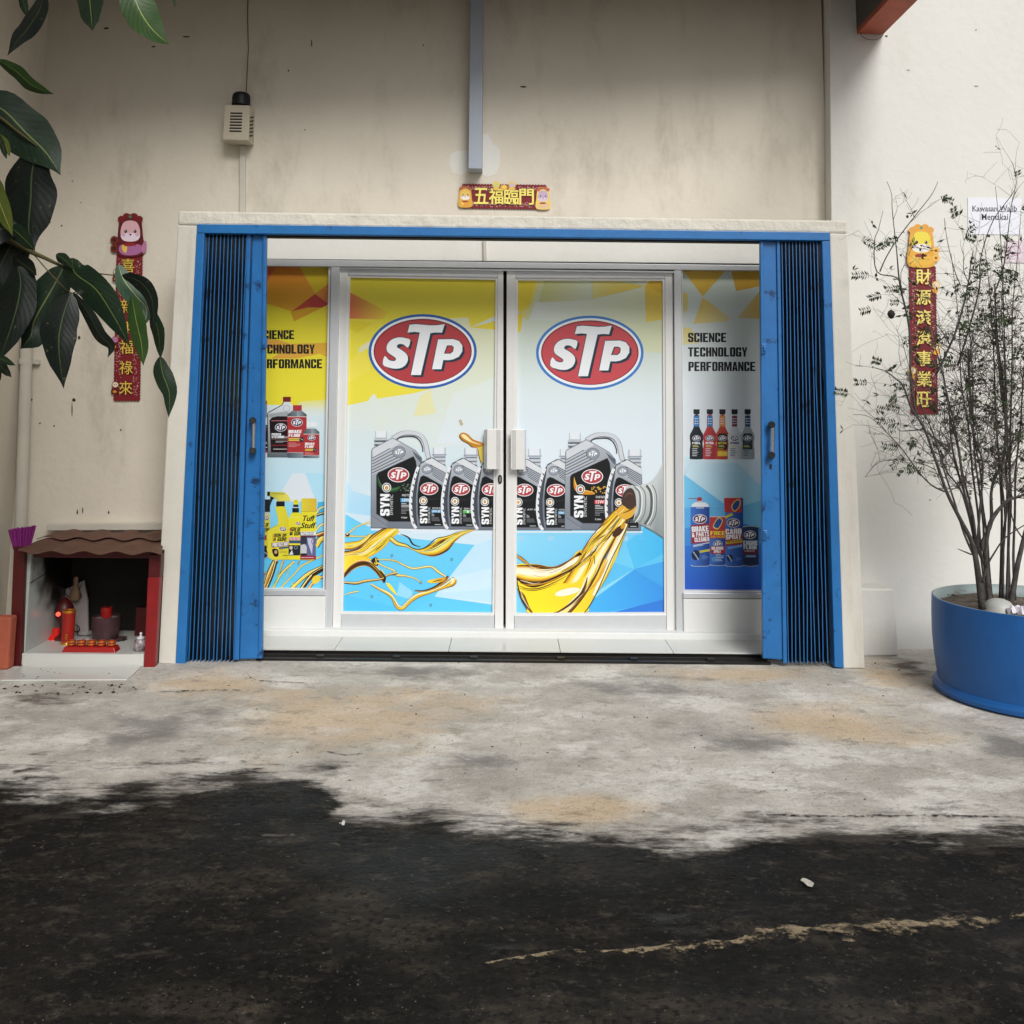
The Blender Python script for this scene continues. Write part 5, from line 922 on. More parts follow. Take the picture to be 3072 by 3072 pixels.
# ------------------------------------------------------------------ new year banners and notices
GOLD, CRIM, LACE = C(232, 200, 84), C(120, 22, 32), C(214, 168, 160)
def scallop(tl, tr, br, bl, pitch, depth):  # outline with scalloped edges
    out = []; P = [tl, tr, br, bl]
    for i in range(4):
        a, b = Vector((*P[i], 0)), Vector((*P[(i+1) % 4], 0)); d = b-a; n = max(2, round(d.length/pitch)); no = Vector((d.y, -d.x, 0)).normalized()
        for k in range(n):
            for t in (0, .25, .5, .75): 
                p = a+d*((k+t)/n)+no*depth*math.sin(math.pi*t); out.append((p.x, p.y))
    return out
def lace(A, tl, tr, br, bl, n, seed, inset=4):
    r = random.Random(seed); TL, TR, BR, BL = [Vector((*p, 0)) for p in (tl, tr, br, bl)]
    horiz = (TR-TL).length > (BL-TL).length
    for i in range(n):
        u = r.uniform(.05, .95); v = r.choice((r.uniform(.06, .26), r.uniform(.74, .94)))
        if horiz: u, v = u, v
        else: u, v = v, u*1.04-.02
        p = TL.lerp(TR, u).lerp(BL.lerp(BR, u), v); k = r.random(); a = r.uniform(0, 6.28); l = r.uniform(1.6, 3.4)
        if k < .5: A.ell(p.x, p.y, 1.5, 1.1, LACE, a, 7)
        else: A.stroke([(p.x-l*math.cos(a), p.y-l*math.sin(a)), (p.x+1.2*math.sin(a), p.y-1.2*math.cos(a)), (p.x+l*math.cos(a), p.y+l*math.sin(a))], 1.2, LACE, 2)
def cub(A, cx, cy, k, rim, face, cheek, hat, body, seed=0):  # a plain round-faced festive animal, head and shoulders
    A.T(cx, cy, 1/k)
    A.poly([(-52, 30), (-46, -30), (-30, -56), (0, -66), (30, -56), (46, -30), (52, 30), (58, 62), (50, 100), (0, 108), (-50, 100), (-58, 62)], rim, 3)
    for sx in (-1, 1): A.ell(sx*36, -46, 15, 13, hat); A.ell(sx*15, -58, 15, 12, hat)
    A.poly([(-40, 16), (-36, -14), (-24, -34), (0, -40), (24, -34), (36, -14), (40, 16), (30, 40), (0, 46), (-30, 40)], face, 3)
    A.poly([(-38, 20), (0, 10), (38, 20), (28, 40), (0, 45), (-28, 40)], cheek, 3)
    for sx in (-1, 1): A.ell(sx*19, 4, 6, 7, INK, 0, 12); A.ell(sx*19-2, 2, 2, 2, WHT, 0, 8); A.ell(sx*27, 20, 8, 5, C(206, 178, 206), 0, 12)
    A.poly([(-6, 14), (6, 14), (0, 24)], C(110, 40, 40)); A.ell(0, -55, 6, 6, C(60, 140, 110), 0, 10)
    A.poly([(-40, 60), (0, 54), (42, 60), (46, 86), (20, 100), (-24, 100), (-46, 84)], body, 3); A.poly([(-34, 62), (-14, 60), (-16, 90), (-30, 84)], GOLD, 2); A.poly([(-20, 52), (16, 52), (22, 62), (-24, 64)], C(150, 40, 36), 2)
def banner(label, Y, tl, tr, br, bl, origin):
    T = thing("festive_banner", origin, label, "banner", "red new year banners on the wall"); sc_ = scallop(tl, tr, br, bl, 9, 2.4)
    part("backing", mat("crimson_card", CRIM, .6), T, lambda b: b.slab(sc_, Y, .004))
    return T
# left
tl, tr, br, bl = (351, 762), (426, 762), (418, 1201), (342, 1201)
T = banner("vertical red banner on the left wall, partly behind big leaves", 5.95, tl, tr, br, bl, W(380, 1200, 5.95)); A = Art(5.9495, None, FOIL)
lace(A, tl, tr, br, bl, 300, 1); A.flush("lace_pattern", T)
for i, ch in enumerate("喜迎新年福祿來"):
    y = 797+i*61.2; x = 384-i*1.15; A.text(ch, x-21, y-21, x+21, y+21, C(70, 14, 20), .03); A.text(ch, x-20, y-21, x+20, y+20, GOLD, .0)
A.flush("lettering", T)
cub(A, 391, 691, .74, C(98, 22, 28), C(226, 178, 186), C(236, 220, 232), C(120, 24, 30), C(176, 110, 160)); A.T(0, 0, 1)
for y in (720, 745): A.ell(343, y, 12, 12, C(90, 26, 26)); A.ring(343, y, 9, 9, 2, C(140, 60, 40)); A.rect(340, y-3, 346, y+3, C(50, 14, 16))
A.poly([(424, 742), (434, 722), (440, 730), (438, 752), (428, 760)], C(186, 120, 160), 2); A.flush("animal_figure", T)
for x, y, c in ((350, 817, C(216, 220, 190)), (345, 1020, C(196, 130, 170)), (346, 1155, C(236, 216, 190))): A.ell(x, y, 11, 11, C(110, 30, 30)); A.ell(x, y-1, 9, 8, c); A.ell(x-3, y-1, 1.4, 1.4, INK, 0, 6); A.ell(x+3, y-1, 1.4, 1.4, INK, 0, 6); A.poly([(x-10, y+10), (x+8, y+10), (x+10, y+26), (x-12, y+26)], C(100, 24, 30), 2); A.ell(x-2, y+20, 6, 4, C(216, 140, 50)); A.flush("small_figure", T)
# right
tl, tr, br, bl = (2730, 800), (2806, 800), (2813, 1241), (2735, 1241)
T = banner("vertical red banner on the right wall, seen through the shrub", 5.84, tl, tr, br, bl, W(2770, 1240, 5.84)); A = Art(5.8395, None, FOIL)
lace(A, tl, tr, br, bl, 300, 2); A.flush("lace_pattern", T)
for i, ch in enumerate("財源滾滾事業旺"):
    y = 831+i*61.3; x = 2770+i*.6; A.text(ch, x-25, y-25, x+25, y+24, C(110, 30, 24), .03); A.text(ch, x-23, y-24, x+23, y+22, C(244, 226, 120), .024)
A.flush("lettering", T)
cub(A, 2764, 724, .74, C(228, 168, 52), C(236, 216, 70), C(236, 232, 224), C(226, 160, 56), C(232, 180, 60)); A.T(0, 0, 1)
for y in (752, 774): A.ell(2808, y, 11, 11, C(226, 160, 60)); A.ring(2808, y, 8, 8, 2, C(250, 220, 110)); A.rect(2805, y-3, 2811, y+3, C(150, 70, 30))
A.flush("animal_figure", T)
for x, y in ((2808, 855), (2812, 1040), (2737, 1112)): A.ell(x, y, 12, 12, C(230, 180, 90)); A.ell(x, y, 9, 8, C(240, 226, 200)); A.ell(x-3, y, 1.4, 1.4, INK, 0, 6); A.ell(x+3, y, 1.4, 1.4, INK, 0, 6); A.ell(x-2, y+18, 9, 7, C(236, 168, 50)); A.flush("small_figure", T)
# above the door
tl, tr, br, bl = (1388, 553), (1638, 556), (1638, 627), (1388, 623)
T = banner("horizontal red banner with gold characters above the doorway", 5.95, tl, tr, br, bl, W(1512, 626, 5.95)); A = Art(5.9495, None, FOIL)
lace(A, tl, tr, br, bl, 260, 3); A.flush("lace_pattern", T)
for i, ch in enumerate("五福臨門"):
    x = 1443+i*45.6; y = 589+i*.8; A.text(ch, x-23, y-25, x+23, y+25, C(90, 20, 20), .035); A.text(ch, x-22, y-25, x+22, y+23, C(244, 228, 110), .026)
A.flush("lettering", T)
cub(A, 1396, 583, .37, C(222, 168, 52), C(230, 190, 90), C(240, 234, 224), C(176, 84, 40), C(226, 160, 50)); A.flush("animal_figure", T)
cub(A, 1629, 587, .39, C(236, 206, 90), C(196, 168, 200), C(216, 196, 216), C(190, 90, 50), C(226, 190, 150)); A.flush("animal_figure", T)
A.T(0, 0, 1)
for x, c in ((1489, C(200, 206, 120)), (1536, C(206, 180, 206))): A.ell(x, 554, 11, 10, C(236, 204, 90)); A.ell(x, 555, 8, 6, c); A.ell(x, 566, 10, 5, C(232, 190, 80)); A.flush("small_figure", T)
A.ell(1512, 562, 11, 8, C(232, 176, 50)); A.rect(1507, 557, 1518, 566, C(240, 206, 90)); A.flush("gold_ingot", T)
# notices on the right wall
T = thing("paper_notice", W(2983, 703, 5.84), "white paper notice with two lines of dark lettering, right wall", "notice")
part("sheet", mat("white_paper", C(232, 234, 242), .7), T, lambda b: b.slab([(2903, 593), (3064, 596), (3065, 704), (2905, 703)], 5.846, .003))
A = Art(5.8455, None, PAPER)
A.text("Kawasan Wajib", 2917, 617, 3051, 639, C(60, 66, 80), .01); A.text("Memakai", 2945, 641, 3024, 660, C(60, 66, 80), .01)
for x0, x1, y in ((2917, 3051, 633), (2945, 3024, 658)):
    for k in range(13 if x0 < 2930 else 8): A.rect(x0+(x1-x0)*k/(13 if x0 < 2930 else 8)+1, y+.2, x0+(x1-x0)*k/(13 if x0 < 2930 else 8)+6, y+1.6, C(90, 96, 108))
A.flush("lettering", T)
T = thing("paper_notice", W(3040, 790, 5.84), "small pink paper with pale centre below the white notice", "notice")
part("sheet", mat("pink_paper", C(214, 198, 206), .7), T, lambda b: b.slab([(3014, 722), (3075, 723), (3075, 789), (3015, 788)], 5.846, .003))
A = Art(5.8455, None, PAPER); A.rect(3022, 730, 3068, 776, C(222, 210, 218)); A.ring(3046, 752, 15, 14, 4, C(186, 150, 176)); A.rect(3030, 779, 3056, 785, C(232, 226, 232)); A.flush("print", T)
# ------------------------------------------------------------------ the little wall shrine
MAROON = mat("dark_red_gloss_paint", C(84, 22, 24), .4, var=.3, vscale=8, dirt=(C(52, 20, 18), 7, .62))
REDP = mat("red_gloss_paint", C(138, 28, 30), .4, var=.2, vscale=8, dirt=(C(90, 30, 26), 7, .66))
ROOFM = mat("weathered_brown_roof_sheet", C(110, 76, 62), .75, var=.35, vscale=5, bump=.15, dirt=(C(128, 60, 52), 4, .64))
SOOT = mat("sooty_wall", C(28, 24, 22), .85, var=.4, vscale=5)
STILE = mat("white_tile_with_soot", C(184, 190, 186), .28, var=.06, vscale=3, spec=.5, dirt=(C(46, 42, 38), 1.7, .60))
REDPL = mat("red_plastic", C(160, 32, 30), .3, var=.1, vscale=10)
GOLDM = mat("gold_trim", C(222, 160, 60), .28, .8)
CERAM = mat("brown_glazed_ceramic", C(78, 54, 58), .35, var=.3, vscale=14)
ASHM = mat("grey_ash", C(160, 148, 150), .9, var=.3, vscale=30)
TAN = mat("tan_carved_figure", C(150, 118, 92), .6, var=.25, vscale=20)
PLAQ = mat("off_white_plaque", C(178, 168, 166), .6, var=.15, vscale=5, dirt=(C(70, 60, 54), 4, .60))
def Zs(x, y): return (x/3.22, 1500+y/3.22)
YSH = 5.32
SH = thing("wall_shrine", G(250, 2000), "small tiled red shrine with brown wavy roof against the wall", "shrine")
xL = W(72, 1850, YSH).x; xR = W(438, 1850, YSH).x; zf = W(250, 1962, YSH).z; zT = W(250, 1672, YSH).z
part("post", MAROON, SH, lambda b: b.slab([(40, 1655), (74, 1655), (61, 2006), (26, 2006)], YSH, .035), bevel=.004)
rp = part("post", REDP, SH, lambda b: b.slab([(443, 1732), (478, 1732), (463, 2003), (431, 2003)], YSH, .05), bevel=.004)
part("post_cap", MAROON, rp, lambda b: b.slab([(447, 1664), (483, 1664), (479, 1732), (444, 1732)], YSH-.002, .055), bevel=.004)
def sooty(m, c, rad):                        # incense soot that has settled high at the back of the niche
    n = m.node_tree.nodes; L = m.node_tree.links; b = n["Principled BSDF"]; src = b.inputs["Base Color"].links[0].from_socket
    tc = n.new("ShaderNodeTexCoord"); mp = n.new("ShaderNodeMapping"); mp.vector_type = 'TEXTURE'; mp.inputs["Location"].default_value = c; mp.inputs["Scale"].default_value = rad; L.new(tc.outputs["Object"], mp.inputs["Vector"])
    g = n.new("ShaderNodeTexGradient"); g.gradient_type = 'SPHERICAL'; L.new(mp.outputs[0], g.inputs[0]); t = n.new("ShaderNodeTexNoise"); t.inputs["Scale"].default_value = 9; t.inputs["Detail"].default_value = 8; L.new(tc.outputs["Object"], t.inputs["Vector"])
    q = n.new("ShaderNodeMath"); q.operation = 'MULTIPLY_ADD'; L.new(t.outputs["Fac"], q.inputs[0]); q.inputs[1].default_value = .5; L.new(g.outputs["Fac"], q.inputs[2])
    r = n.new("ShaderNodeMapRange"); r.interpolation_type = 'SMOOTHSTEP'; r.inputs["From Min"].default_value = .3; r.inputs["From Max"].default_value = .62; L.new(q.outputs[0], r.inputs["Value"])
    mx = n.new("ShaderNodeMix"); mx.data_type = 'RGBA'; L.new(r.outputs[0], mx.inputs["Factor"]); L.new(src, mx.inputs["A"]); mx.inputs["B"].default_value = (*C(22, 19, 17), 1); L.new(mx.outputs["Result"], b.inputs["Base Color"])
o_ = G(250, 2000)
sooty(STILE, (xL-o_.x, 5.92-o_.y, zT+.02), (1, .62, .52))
part("side_wall", STILE, SH, lambda b: b.box(xL-.05, xL, YSH+.036, 5.92, 0, zT+.03))
part("side_wall", SOOT, SH, lambda b: b.box(xR, xR+.05, YSH+.052, 5.92, 0, zT+.03))
part("back_wall", SOOT, SH, lambda b: b.box(xL, xR, 5.86, 5.92, 0, zT+.03))
part("floor_tile", TILEW, SH, lambda b: b.box(xL+.001, xR-.001, YSH+.004, 5.859, .006, zf), bevel=.002)
part("floor_riser", TILEW, SH, lambda b: b.slab([(70, 1966), (431, 1962), (430, 2000), (66, 2003)], YSH-.004, .0075), bevel=.001)
part("roof_beam", MAROON, SH, lambda b: b.box(xL-.1, xR+.04, YSH+.06, YSH+.12, zT-.012, zT+.03), bevel=.003)
part("crack", DARKST, SH, lambda b: b.tube([(xL+.001, YSH+.04, W(73, 1749, YSH+.04).z), (xL+.001, YSH+.42, W(73, 1749, YSH+.04).z+.045)], .0022, 4))
def wavy(y0, y1, z0, z1, x0, x1, xb0, xb1):
    def fn(b):
        nx, ny = 60, 5; vs = []
        for lay in (0, .004):
            for j in range(ny+1):
                t = j/ny; xa, xb = x0+(xb0-x0)*t, x1+(xb1-x1)*t
                for i in range(nx+1):
                    x = xa+(xb-xa)*i/nx; vs.append((x, y0+(y1-y0)*t, z0+(z1-z0)*t+.0085*math.sin(2*math.pi*(x+.05)/.172)+lay))
        n1 = (nx+1)*(ny+1); fs = []
        for j in range(ny):
            for i in range(nx):
                a = j*(nx+1)+i; fs += [(a, a+1, a+nx+2, a+nx+1), (n1+a, n1+a+nx+1, n1+a+nx+2, n1+a+1)]
        for j, rev in ((0, 0), (ny, 1)):
            for i in range(nx): a = j*(nx+1)+i; fs.append((a, n1+a, n1+a+1, a+1))
        for j in range(ny):
            for i in (0, nx): a = j*(nx+1)+i; fs.append((a, a+nx+1, n1+a+nx+1, n1+a))
        b.add(vs, fs)
    return fn
e0, e1 = W(52, 1657, 5.25), W(486, 1652, 5.25); m0, m1 = W(112, 1620, 5.58), W(487, 1624, 5.58); b0, b1 = W(168, 1593, 5.9), W(487, 1592, 5.9)
part("roof_sheet", ROOFM, SH, wavy(5.25, 5.60, e0.z, m0.z-.002, e0.x, e1.x, m0.x, m1.x), smooth='auto')
part("roof_sheet", ROOFM, SH, wavy(5.57, 5.9, m0.z+.01, b0.z, m0.x, m1.x, b0.x, b1.x), smooth='auto')
def flat_tile(b):
    q = [G(60, 2005), G(424, 2003), G(381, 2043), (G(2, 2045))]; b.hexa([Vector((p.x, p.y, .009)) for p in q], [Vector((p.x, p.y, .001)) for p in q])
tag(part("loose_tile", TILEW, None, flat_tile, origin=G(210, 2025), bevel=.002), "white floor tile lying flat in front of the shrine", "tile")
# things standing in the shrine (each on the tiled floor at height zf)
def at(px, py): return G(px, py, zf)
def shrine_thing(name, p, label, cat, group=None): return thing(name, (p.x, p.y, zf), label, cat, group)
sc_px = lambda p: (p.y)/F                   # metres per photo pixel at that depth
p = at(202, 1931); s = sc_px(p); T = shrine_thing("altar_candle", p, "tall red cylinder candle with a gold rim in the shrine", "candle")
r = 17*s
part("candle_body", mat("red_wax", C(160, 34, 26), .35, var=.2, vscale=9, emis=((.8, .05, .02), .015)), T, lambda b: b.lathe([(r, .0), (r, .176), (.001, .1762)], (p.x, p.y, zf), 28), smooth='auto')
part("rim", GOLDM, T, lambda b: b.lathe([(r*1.02, .168), (r*1.04, .172), (r*1.02, .18), (r*.9, .181), (r*.9, .172)], (p.x, p.y, zf), 28), smooth='auto')
part("foot", GOLDM, T, lambda b: b.lathe([(r*1.12, 0), (r*1.12, .006), (r*1.0, .012)], (p.x, p.y, zf), 28), smooth='auto')
part("gold_character", GOLDM, T, lambda b: [b.box(p.x+.004+dx, p.x+.010+dx, p.y-r-.003, p.y-r+.004, zf+.028+dz, zf+.033+dz) for dx, dz in ((0, 0), (-.004, .008), (.004, .008), (0, .016), (-.003, .024), (.003, .024))])
p2 = at(188, 1918); T = shrine_thing("altar_lamp", p2, "dark red pointed electric lamp glowing behind the candle", "lamp")
part("lamp_body", MAROON, T, lambda b: b.lathe([(.045, 0), (.045, .012), (.018, .03), (.02, .08), (.048, .12), (.052, .165), (.036, .2), (.01, .228), (.001, .232)], (p2.x, p2.y, zf), 24), smooth='auto')
GLOW = mat("red_lamp_glow", C(255, 70, 50), .4, emis=((1.0, .07, .04), 1.6))
part("bulb", GLOW, T, lambda b: b.lathe([(.002, -.012), (.011, -.006), (.013, .002), (.008, .01), (.001, .013)], (p2.x-.01, p2.y-.053, zf+.147), 14), smooth='auto')
p3 = at(168, 1916); T = shrine_thing("oil_lamp", p3, "low red glowing oil lamp at the shrine's left wall", "lamp")
part("bowl", mat("red_glass", C(200, 30, 26), .2, emis=((.9, .05, .03), .07)), T, lambda b: b.lathe([(.046, 0), (.04, .012), (.022, .03), (.024, .055), (.018, .056), (.014, .03), (.001, .03)], (p3.x, p3.y, zf), 22), smooth='auto')
p4 = at(316, 1919); s = sc_px(p4); T = shrine_thing("incense_pot", p4, "round brown incense pot filled with grey ash, shrine centre", "incense pot")
part("pot_body", CERAM, T, lambda b: b.lathe([(.058, 0), (.068, .01), (.077, .07), (.077, .128), (.07, .13), (.068, .112)], (p4.x, p4.y, zf), 32), smooth='auto')
part("ash", ASHM, T, lambda b: b.lathe([(.0685, .10), (.069, .118), (.04, .122), (.001, .121)], (p4.x, p4.y, zf), 24), smooth=True)
T = thing("incense_cup", (p4.x, p4.y, zf+.12), "small red cup of burnt incense stubs on the ash pot", "cup")
part("cup", REDPL, T, lambda b: b.lathe([(.027, 0), (.03, .004), (.031, .058), (.027, .058), (.025, .01), (.001, .01)], (p4.x-.002, p4.y, zf+.12), 22), smooth='auto')
for k in range(9):
    a = rnd.uniform(0, 6.28); q = rnd.uniform(0, .02); h = rnd.uniform(.066, .082)
    part("incense_stub", DARKST, T, lambda b: b.tube([(p4.x+q*math.cos(a), p4.y+q*math.sin(a), zf+.125), (p4.x+q*1.2*math.cos(a), p4.y+q*1.2*math.sin(a), zf+.12+h)], .0016, 5))
tl_, tr_ = G(186, 1957, zf), G(349, 1955, zf)
T = thing("cup_tray", ((tl_.x+tr_.x)/2, tl_.y+.02, zf), "long red plastic tray holding five tea cups in front", "tray")
part("tray_body", REDPL, T, lambda b: b.hexa([(tl_.x+.008, tl_.y+.006, zf+.026), (tr_.x-.008, tl_.y+.006, zf+.026), (tr_.x-.008, tl_.y+.07, zf+.026), (tl_.x+.008, tl_.y+.07, zf+.026)], [(tl_.x-.004, tl_.y, zf), (tr_.x+.004, tl_.y, zf), (tr_.x+.004, tl_.y+.075, zf), (tl_.x-.004, tl_.y+.075, zf)]), bevel=.003)
proto = None
names = ["first", "second", "third", "fourth", "fifth"]
for k in range(5):
    x = tl_.x+.033+k*(tr_.x-tl_.x-.066)/4; y = tl_.y+.035; z = zf+.026
    lb = "small red gold rimmed tea cup, %s from the left on the tray" % names[k]
    if k == 0:
        T = thing("tea_cup", (x, y, z), lb, "cup", "tea cups on the red tray")
        ps = [part("cup_body", REDPL, T, lambda b: b.lathe([(.017, 0), (.022, .006), (.0235, .026), (.0205, .027), (.018, .008), (.001, .008)], (x, y, z), 20), smooth='auto'),
              part("gold_rim", GOLDM, T, lambda b: b.lathe([(.0238, .022), (.0242, .024), (.0238, .0275), (.0205, .0275), (.0205, .0262)], (x, y, z), 20), smooth='auto'),
              part("gold_band", GOLDM, T, lambda b: b.lathe([(.0222, .008), (.0232, .0085), (.0234, .0125), (.0226, .013)], (x, y, z), 20), smooth='auto')]
        proto = (T, ps)
    else:
        r_ = proto[0].copy(); COL.objects.link(r_); r_.location = (x, y, z); r_["label"] = lb
        for c in proto[1]: q = c.copy(); COL.objects.link(q); q.parent = r_
pj = at(420, 1953); T = shrine_thing("lidded_jar", pj, "small brown white patterned jar with a knobbed lid beside right post", "jar")
part("jar_body", mat("patterned_jar_glaze", C(70, 44, 42), .25, col2=C(190, 182, 186), vscale=34), T, lambda b: b.lathe([(.02, 0), (.029, .01), (.034, .032), (.031, .055), (.02, .066), (.018, .068)], (pj.x, pj.y, zf), 26), smooth='auto')
part("lid", mat("white_glaze", C(206, 204, 210), .25), T, lambda b: b.lathe([(.021, .066), (.02, .072), (.008, .078), (.005, .084), (.008, .09), (.005, .097), (.001, .098)], (pj.x, pj.y, zf), 20), smooth='auto')
pb = at(428, 1906)
tag(part("red_box", MAROON, None, lambda b: b.box(pb.x-.04, pb.x+.03, pb.y-.02, pb.y+.04, zf, zf+.158), origin=(pb.x, pb.y, zf), bevel=.003), "upright dark red box in the shrine's right corner", "box")
pd = at(356, 1922)
T = shrine_thing("small_dish", pd, "small dark shallow dish right of the incense pot", "dish")
part("dish_body", CERAM, T, lambda b: b.lathe([(.018, 0), (.034, .01), (.046, .016), (.043, .017), (.02, .005), (.001, .005)], (pd.x, pd.y, zf), 24), smooth='auto')
ps_ = at(258, 1924)
tag(part("pebble", ASHM, None, lambda b: b.lathe([(.008, 0), (.02, .006), (.019, .014), (.009, .021), (.001, .022)], (ps_.x, ps_.y, zf), 10, 1.1, .8), origin=(ps_.x, ps_.y, zf), smooth=True), "small grey stone behind the cup tray", "stone")
T = shrine_thing("shrine_plaque", at(245, 1905), "pale board with a tan carved figure, shrine's back left", "plaque")
part("board", PLAQ, T, lambda b: b.slab([(187, 1772), (250, 1742), (262, 1800), (264, 1903), (205, 1906)], 5.80, .02), bevel=.004)
fx, fy, fz = W(224, 1800, 5.76)
part("carved_figure", TAN, T, lambda b: b.lathe([(.006, -.012), (.026, 0), (.030, .03), (.024, .055), (.013, .085), (.014, .10), (.015, .115), (.011, .128), (.001, .132)], (fx, fy, fz), 20, 1, .7), smooth='auto')
part("halo_wire", DARKST, T, lambda b: (b.tube(smooth([W(x, y, 5.785) for x, y in ((216, 1796), (200, 1785), (190, 1765), (190, 1754), (200, 1754), (210, 1770))], 4), .002, 5), b.tube(smooth([W(x, y, 5.785) for x, y in ((232, 1800), (244, 1790), (238, 1770), (248, 1748))], 4), .002, 5), b.tube([W(213, 1808, 5.79), W(208, 1830, 5.79)], .002, 5)))
pc = W(228, 1886, 5.74)
tag(part("wire_coil", BLACK, None, lambda b: b.tube([Vector((pc.x+.018*math.cos(t*1.03), pc.y+.004*t/6, pc.z+.02*math.sin(t))) for t in [k*.35 for k in range(40)]]+[Vector((pc.x+.02, pc.y-.02, zf+.004)), Vector((pc.x+.07, pc.y-.03, zf+.003)), Vector((pc.x+.1, pc.y, zf+.003))], .0022, 5), origin=pc), "coil of thin black wire behind the red candle", "wire")
# purple incense sticks in a dark holder left of the roof
PURP = mat("purple_incense", C(136, 34, 122), .6, var=.25, vscale=30)
T = thing("incense_bundle", W(70, 1645, 5.4), "fan of purple incense sticks standing left of the shrine roof", "incense sticks")
part("holder", MAROON, T, lambda b: b.slab([(38, 1640), (92, 1640), (88, 1662), (42, 1662)], 5.38, .05), bevel=.004)
for k in range(26):
    t = k/25; xb = 42+46*t+rnd.uniform(-1, 1); xt = 28+78*t+rnd.uniform(-1.5, 1.5); yt = 1588-11*t+rnd.uniform(-2.5, 2.5); Y = 5.39+rnd.uniform(0, .03)
    part("incense_stick", PURP, T, lambda b: b.tube([W(xb, 1648, Y), W(xt, yt, Y)], .0056, 6))

# ------------------------------------------------------------------ big-leaved tree at the left
def leaf_mat(name, c1, c2, rough, vein):
    m = bpy.data.materials.new(name); m.use_nodes = True; n = m.node_tree.nodes; L = m.node_tree.links; b = n["Principled BSDF"]
    b.inputs["Roughness"].default_value = rough; b.inputs["Specular IOR Level"].default_value = .45
    uv = n.new("ShaderNodeTexCoord"); sp = n.new("ShaderNodeSeparateXYZ"); L.new(uv.outputs["UV"], sp.inputs[0])
    def mth(op, a, c):
        q = n.new("ShaderNodeMath"); q.operation = op
        for i, x in enumerate((a, c)):
            if isinstance(x, (int, float)): q.inputs[i].default_value = x
            else: L.new(x, q.inputs[i])
        return q.outputs[0]
    u = mth('ABSOLUTE', mth('SUBTRACT', sp.outputs[0], .5), 0)
    mid = mth('LESS_THAN', u, .016)
    w_ = n.new("ShaderNodeMath"); w_.operation = 'SINE'; L.new(mth('MULTIPLY', mth('SUBTRACT', sp.outputs[1], mth('MULTIPLY', u, .5)), 75), w_.inputs[0])
    side = mth('MULTIPLY', mth('GREATER_THAN', w_.outputs[0], .93), .06)
    t = n.new("ShaderNodeTexNoise"); t.inputs["Scale"].default_value = 14; t.inputs["Detail"].default_value = 6; L.new(uv.outputs["Object"], t.inputs["Vector"])
    mx = n.new("ShaderNodeMix"); mx.data_type = 'RGBA'; L.new(t.outputs["Fac"], mx.inputs["Factor"]); mx.inputs["A"].default_value = (*c1, 1); mx.inputs["B"].default_value = (*c2, 1)
    m2 = n.new("ShaderNodeMix"); m2.data_type = 'RGBA'; L.new(mth('MAXIMUM', mid, side), m2.inputs["Factor"]); L.new(mx.outputs["Result"], m2.inputs["A"]); m2.inputs["B"].default_value = (*vein, 1)
    sp_ = n.new("ShaderNodeTexNoise"); sp_.inputs["Scale"].default_value = 55; sp_.inputs["Detail"].default_value = 4; L.new(uv.outputs["Object"], sp_.inputs["Vector"])
    m3 = n.new("ShaderNodeMix"); m3.data_type = 'RGBA'; L.new(mth('MULTIPLY', mth('GREATER_THAN', sp_.outputs["Fac"], .69), .7), m3.inputs["Factor"]); L.new(m2.outputs["Result"], m3.inputs["A"]); m3.inputs["B"].default_value = (*C(96, 92, 66), 1)
    L.new(m3.outputs["Result"], b.inputs["Base Color"])
    bp = n.new("ShaderNodeBump"); bp.inputs["Strength"].default_value = .06; bp.inputs["Distance"].default_value = .003; L.new(w_.outputs[0], bp.inputs["Height"]); L.new(bp.outputs["Normal"], b.inputs["Normal"])
    return m
LDARK = leaf_mat("dark_waxy_leaf", C(16, 27, 20), C(10, 18, 14), .48, C(70, 86, 48))
LMID = leaf_mat("green_leaf", C(30, 52, 32), C(20, 36, 25), .45, C(110, 124, 66))
LLIT = leaf_mat("fresh_green_leaf", C(56, 84, 36), C(36, 62, 28), .42, C(140, 156, 76))
LPALE = leaf_mat("pale_leaf_underside", C(66, 92, 70), C(48, 72, 54), .5, C(176, 188, 120))
LYEL = leaf_mat("yellowing_leaf", C(96, 104, 40), C(64, 82, 32), .4, C(186, 180, 90))
BARK = mat("grey_brown_bark", C(92, 84, 76), .85, var=.45, vscale=26, bump=.5, bscale=70)
TWIG = mat("olive_twig", C(92, 84, 48), .6, var=.3, vscale=20)
trunk_at = Vector((-2.62, 3.45, 0))
TR = thing("broadleaf_tree", trunk_at, "tree with large hanging leaves reaching in from the left", "tree")
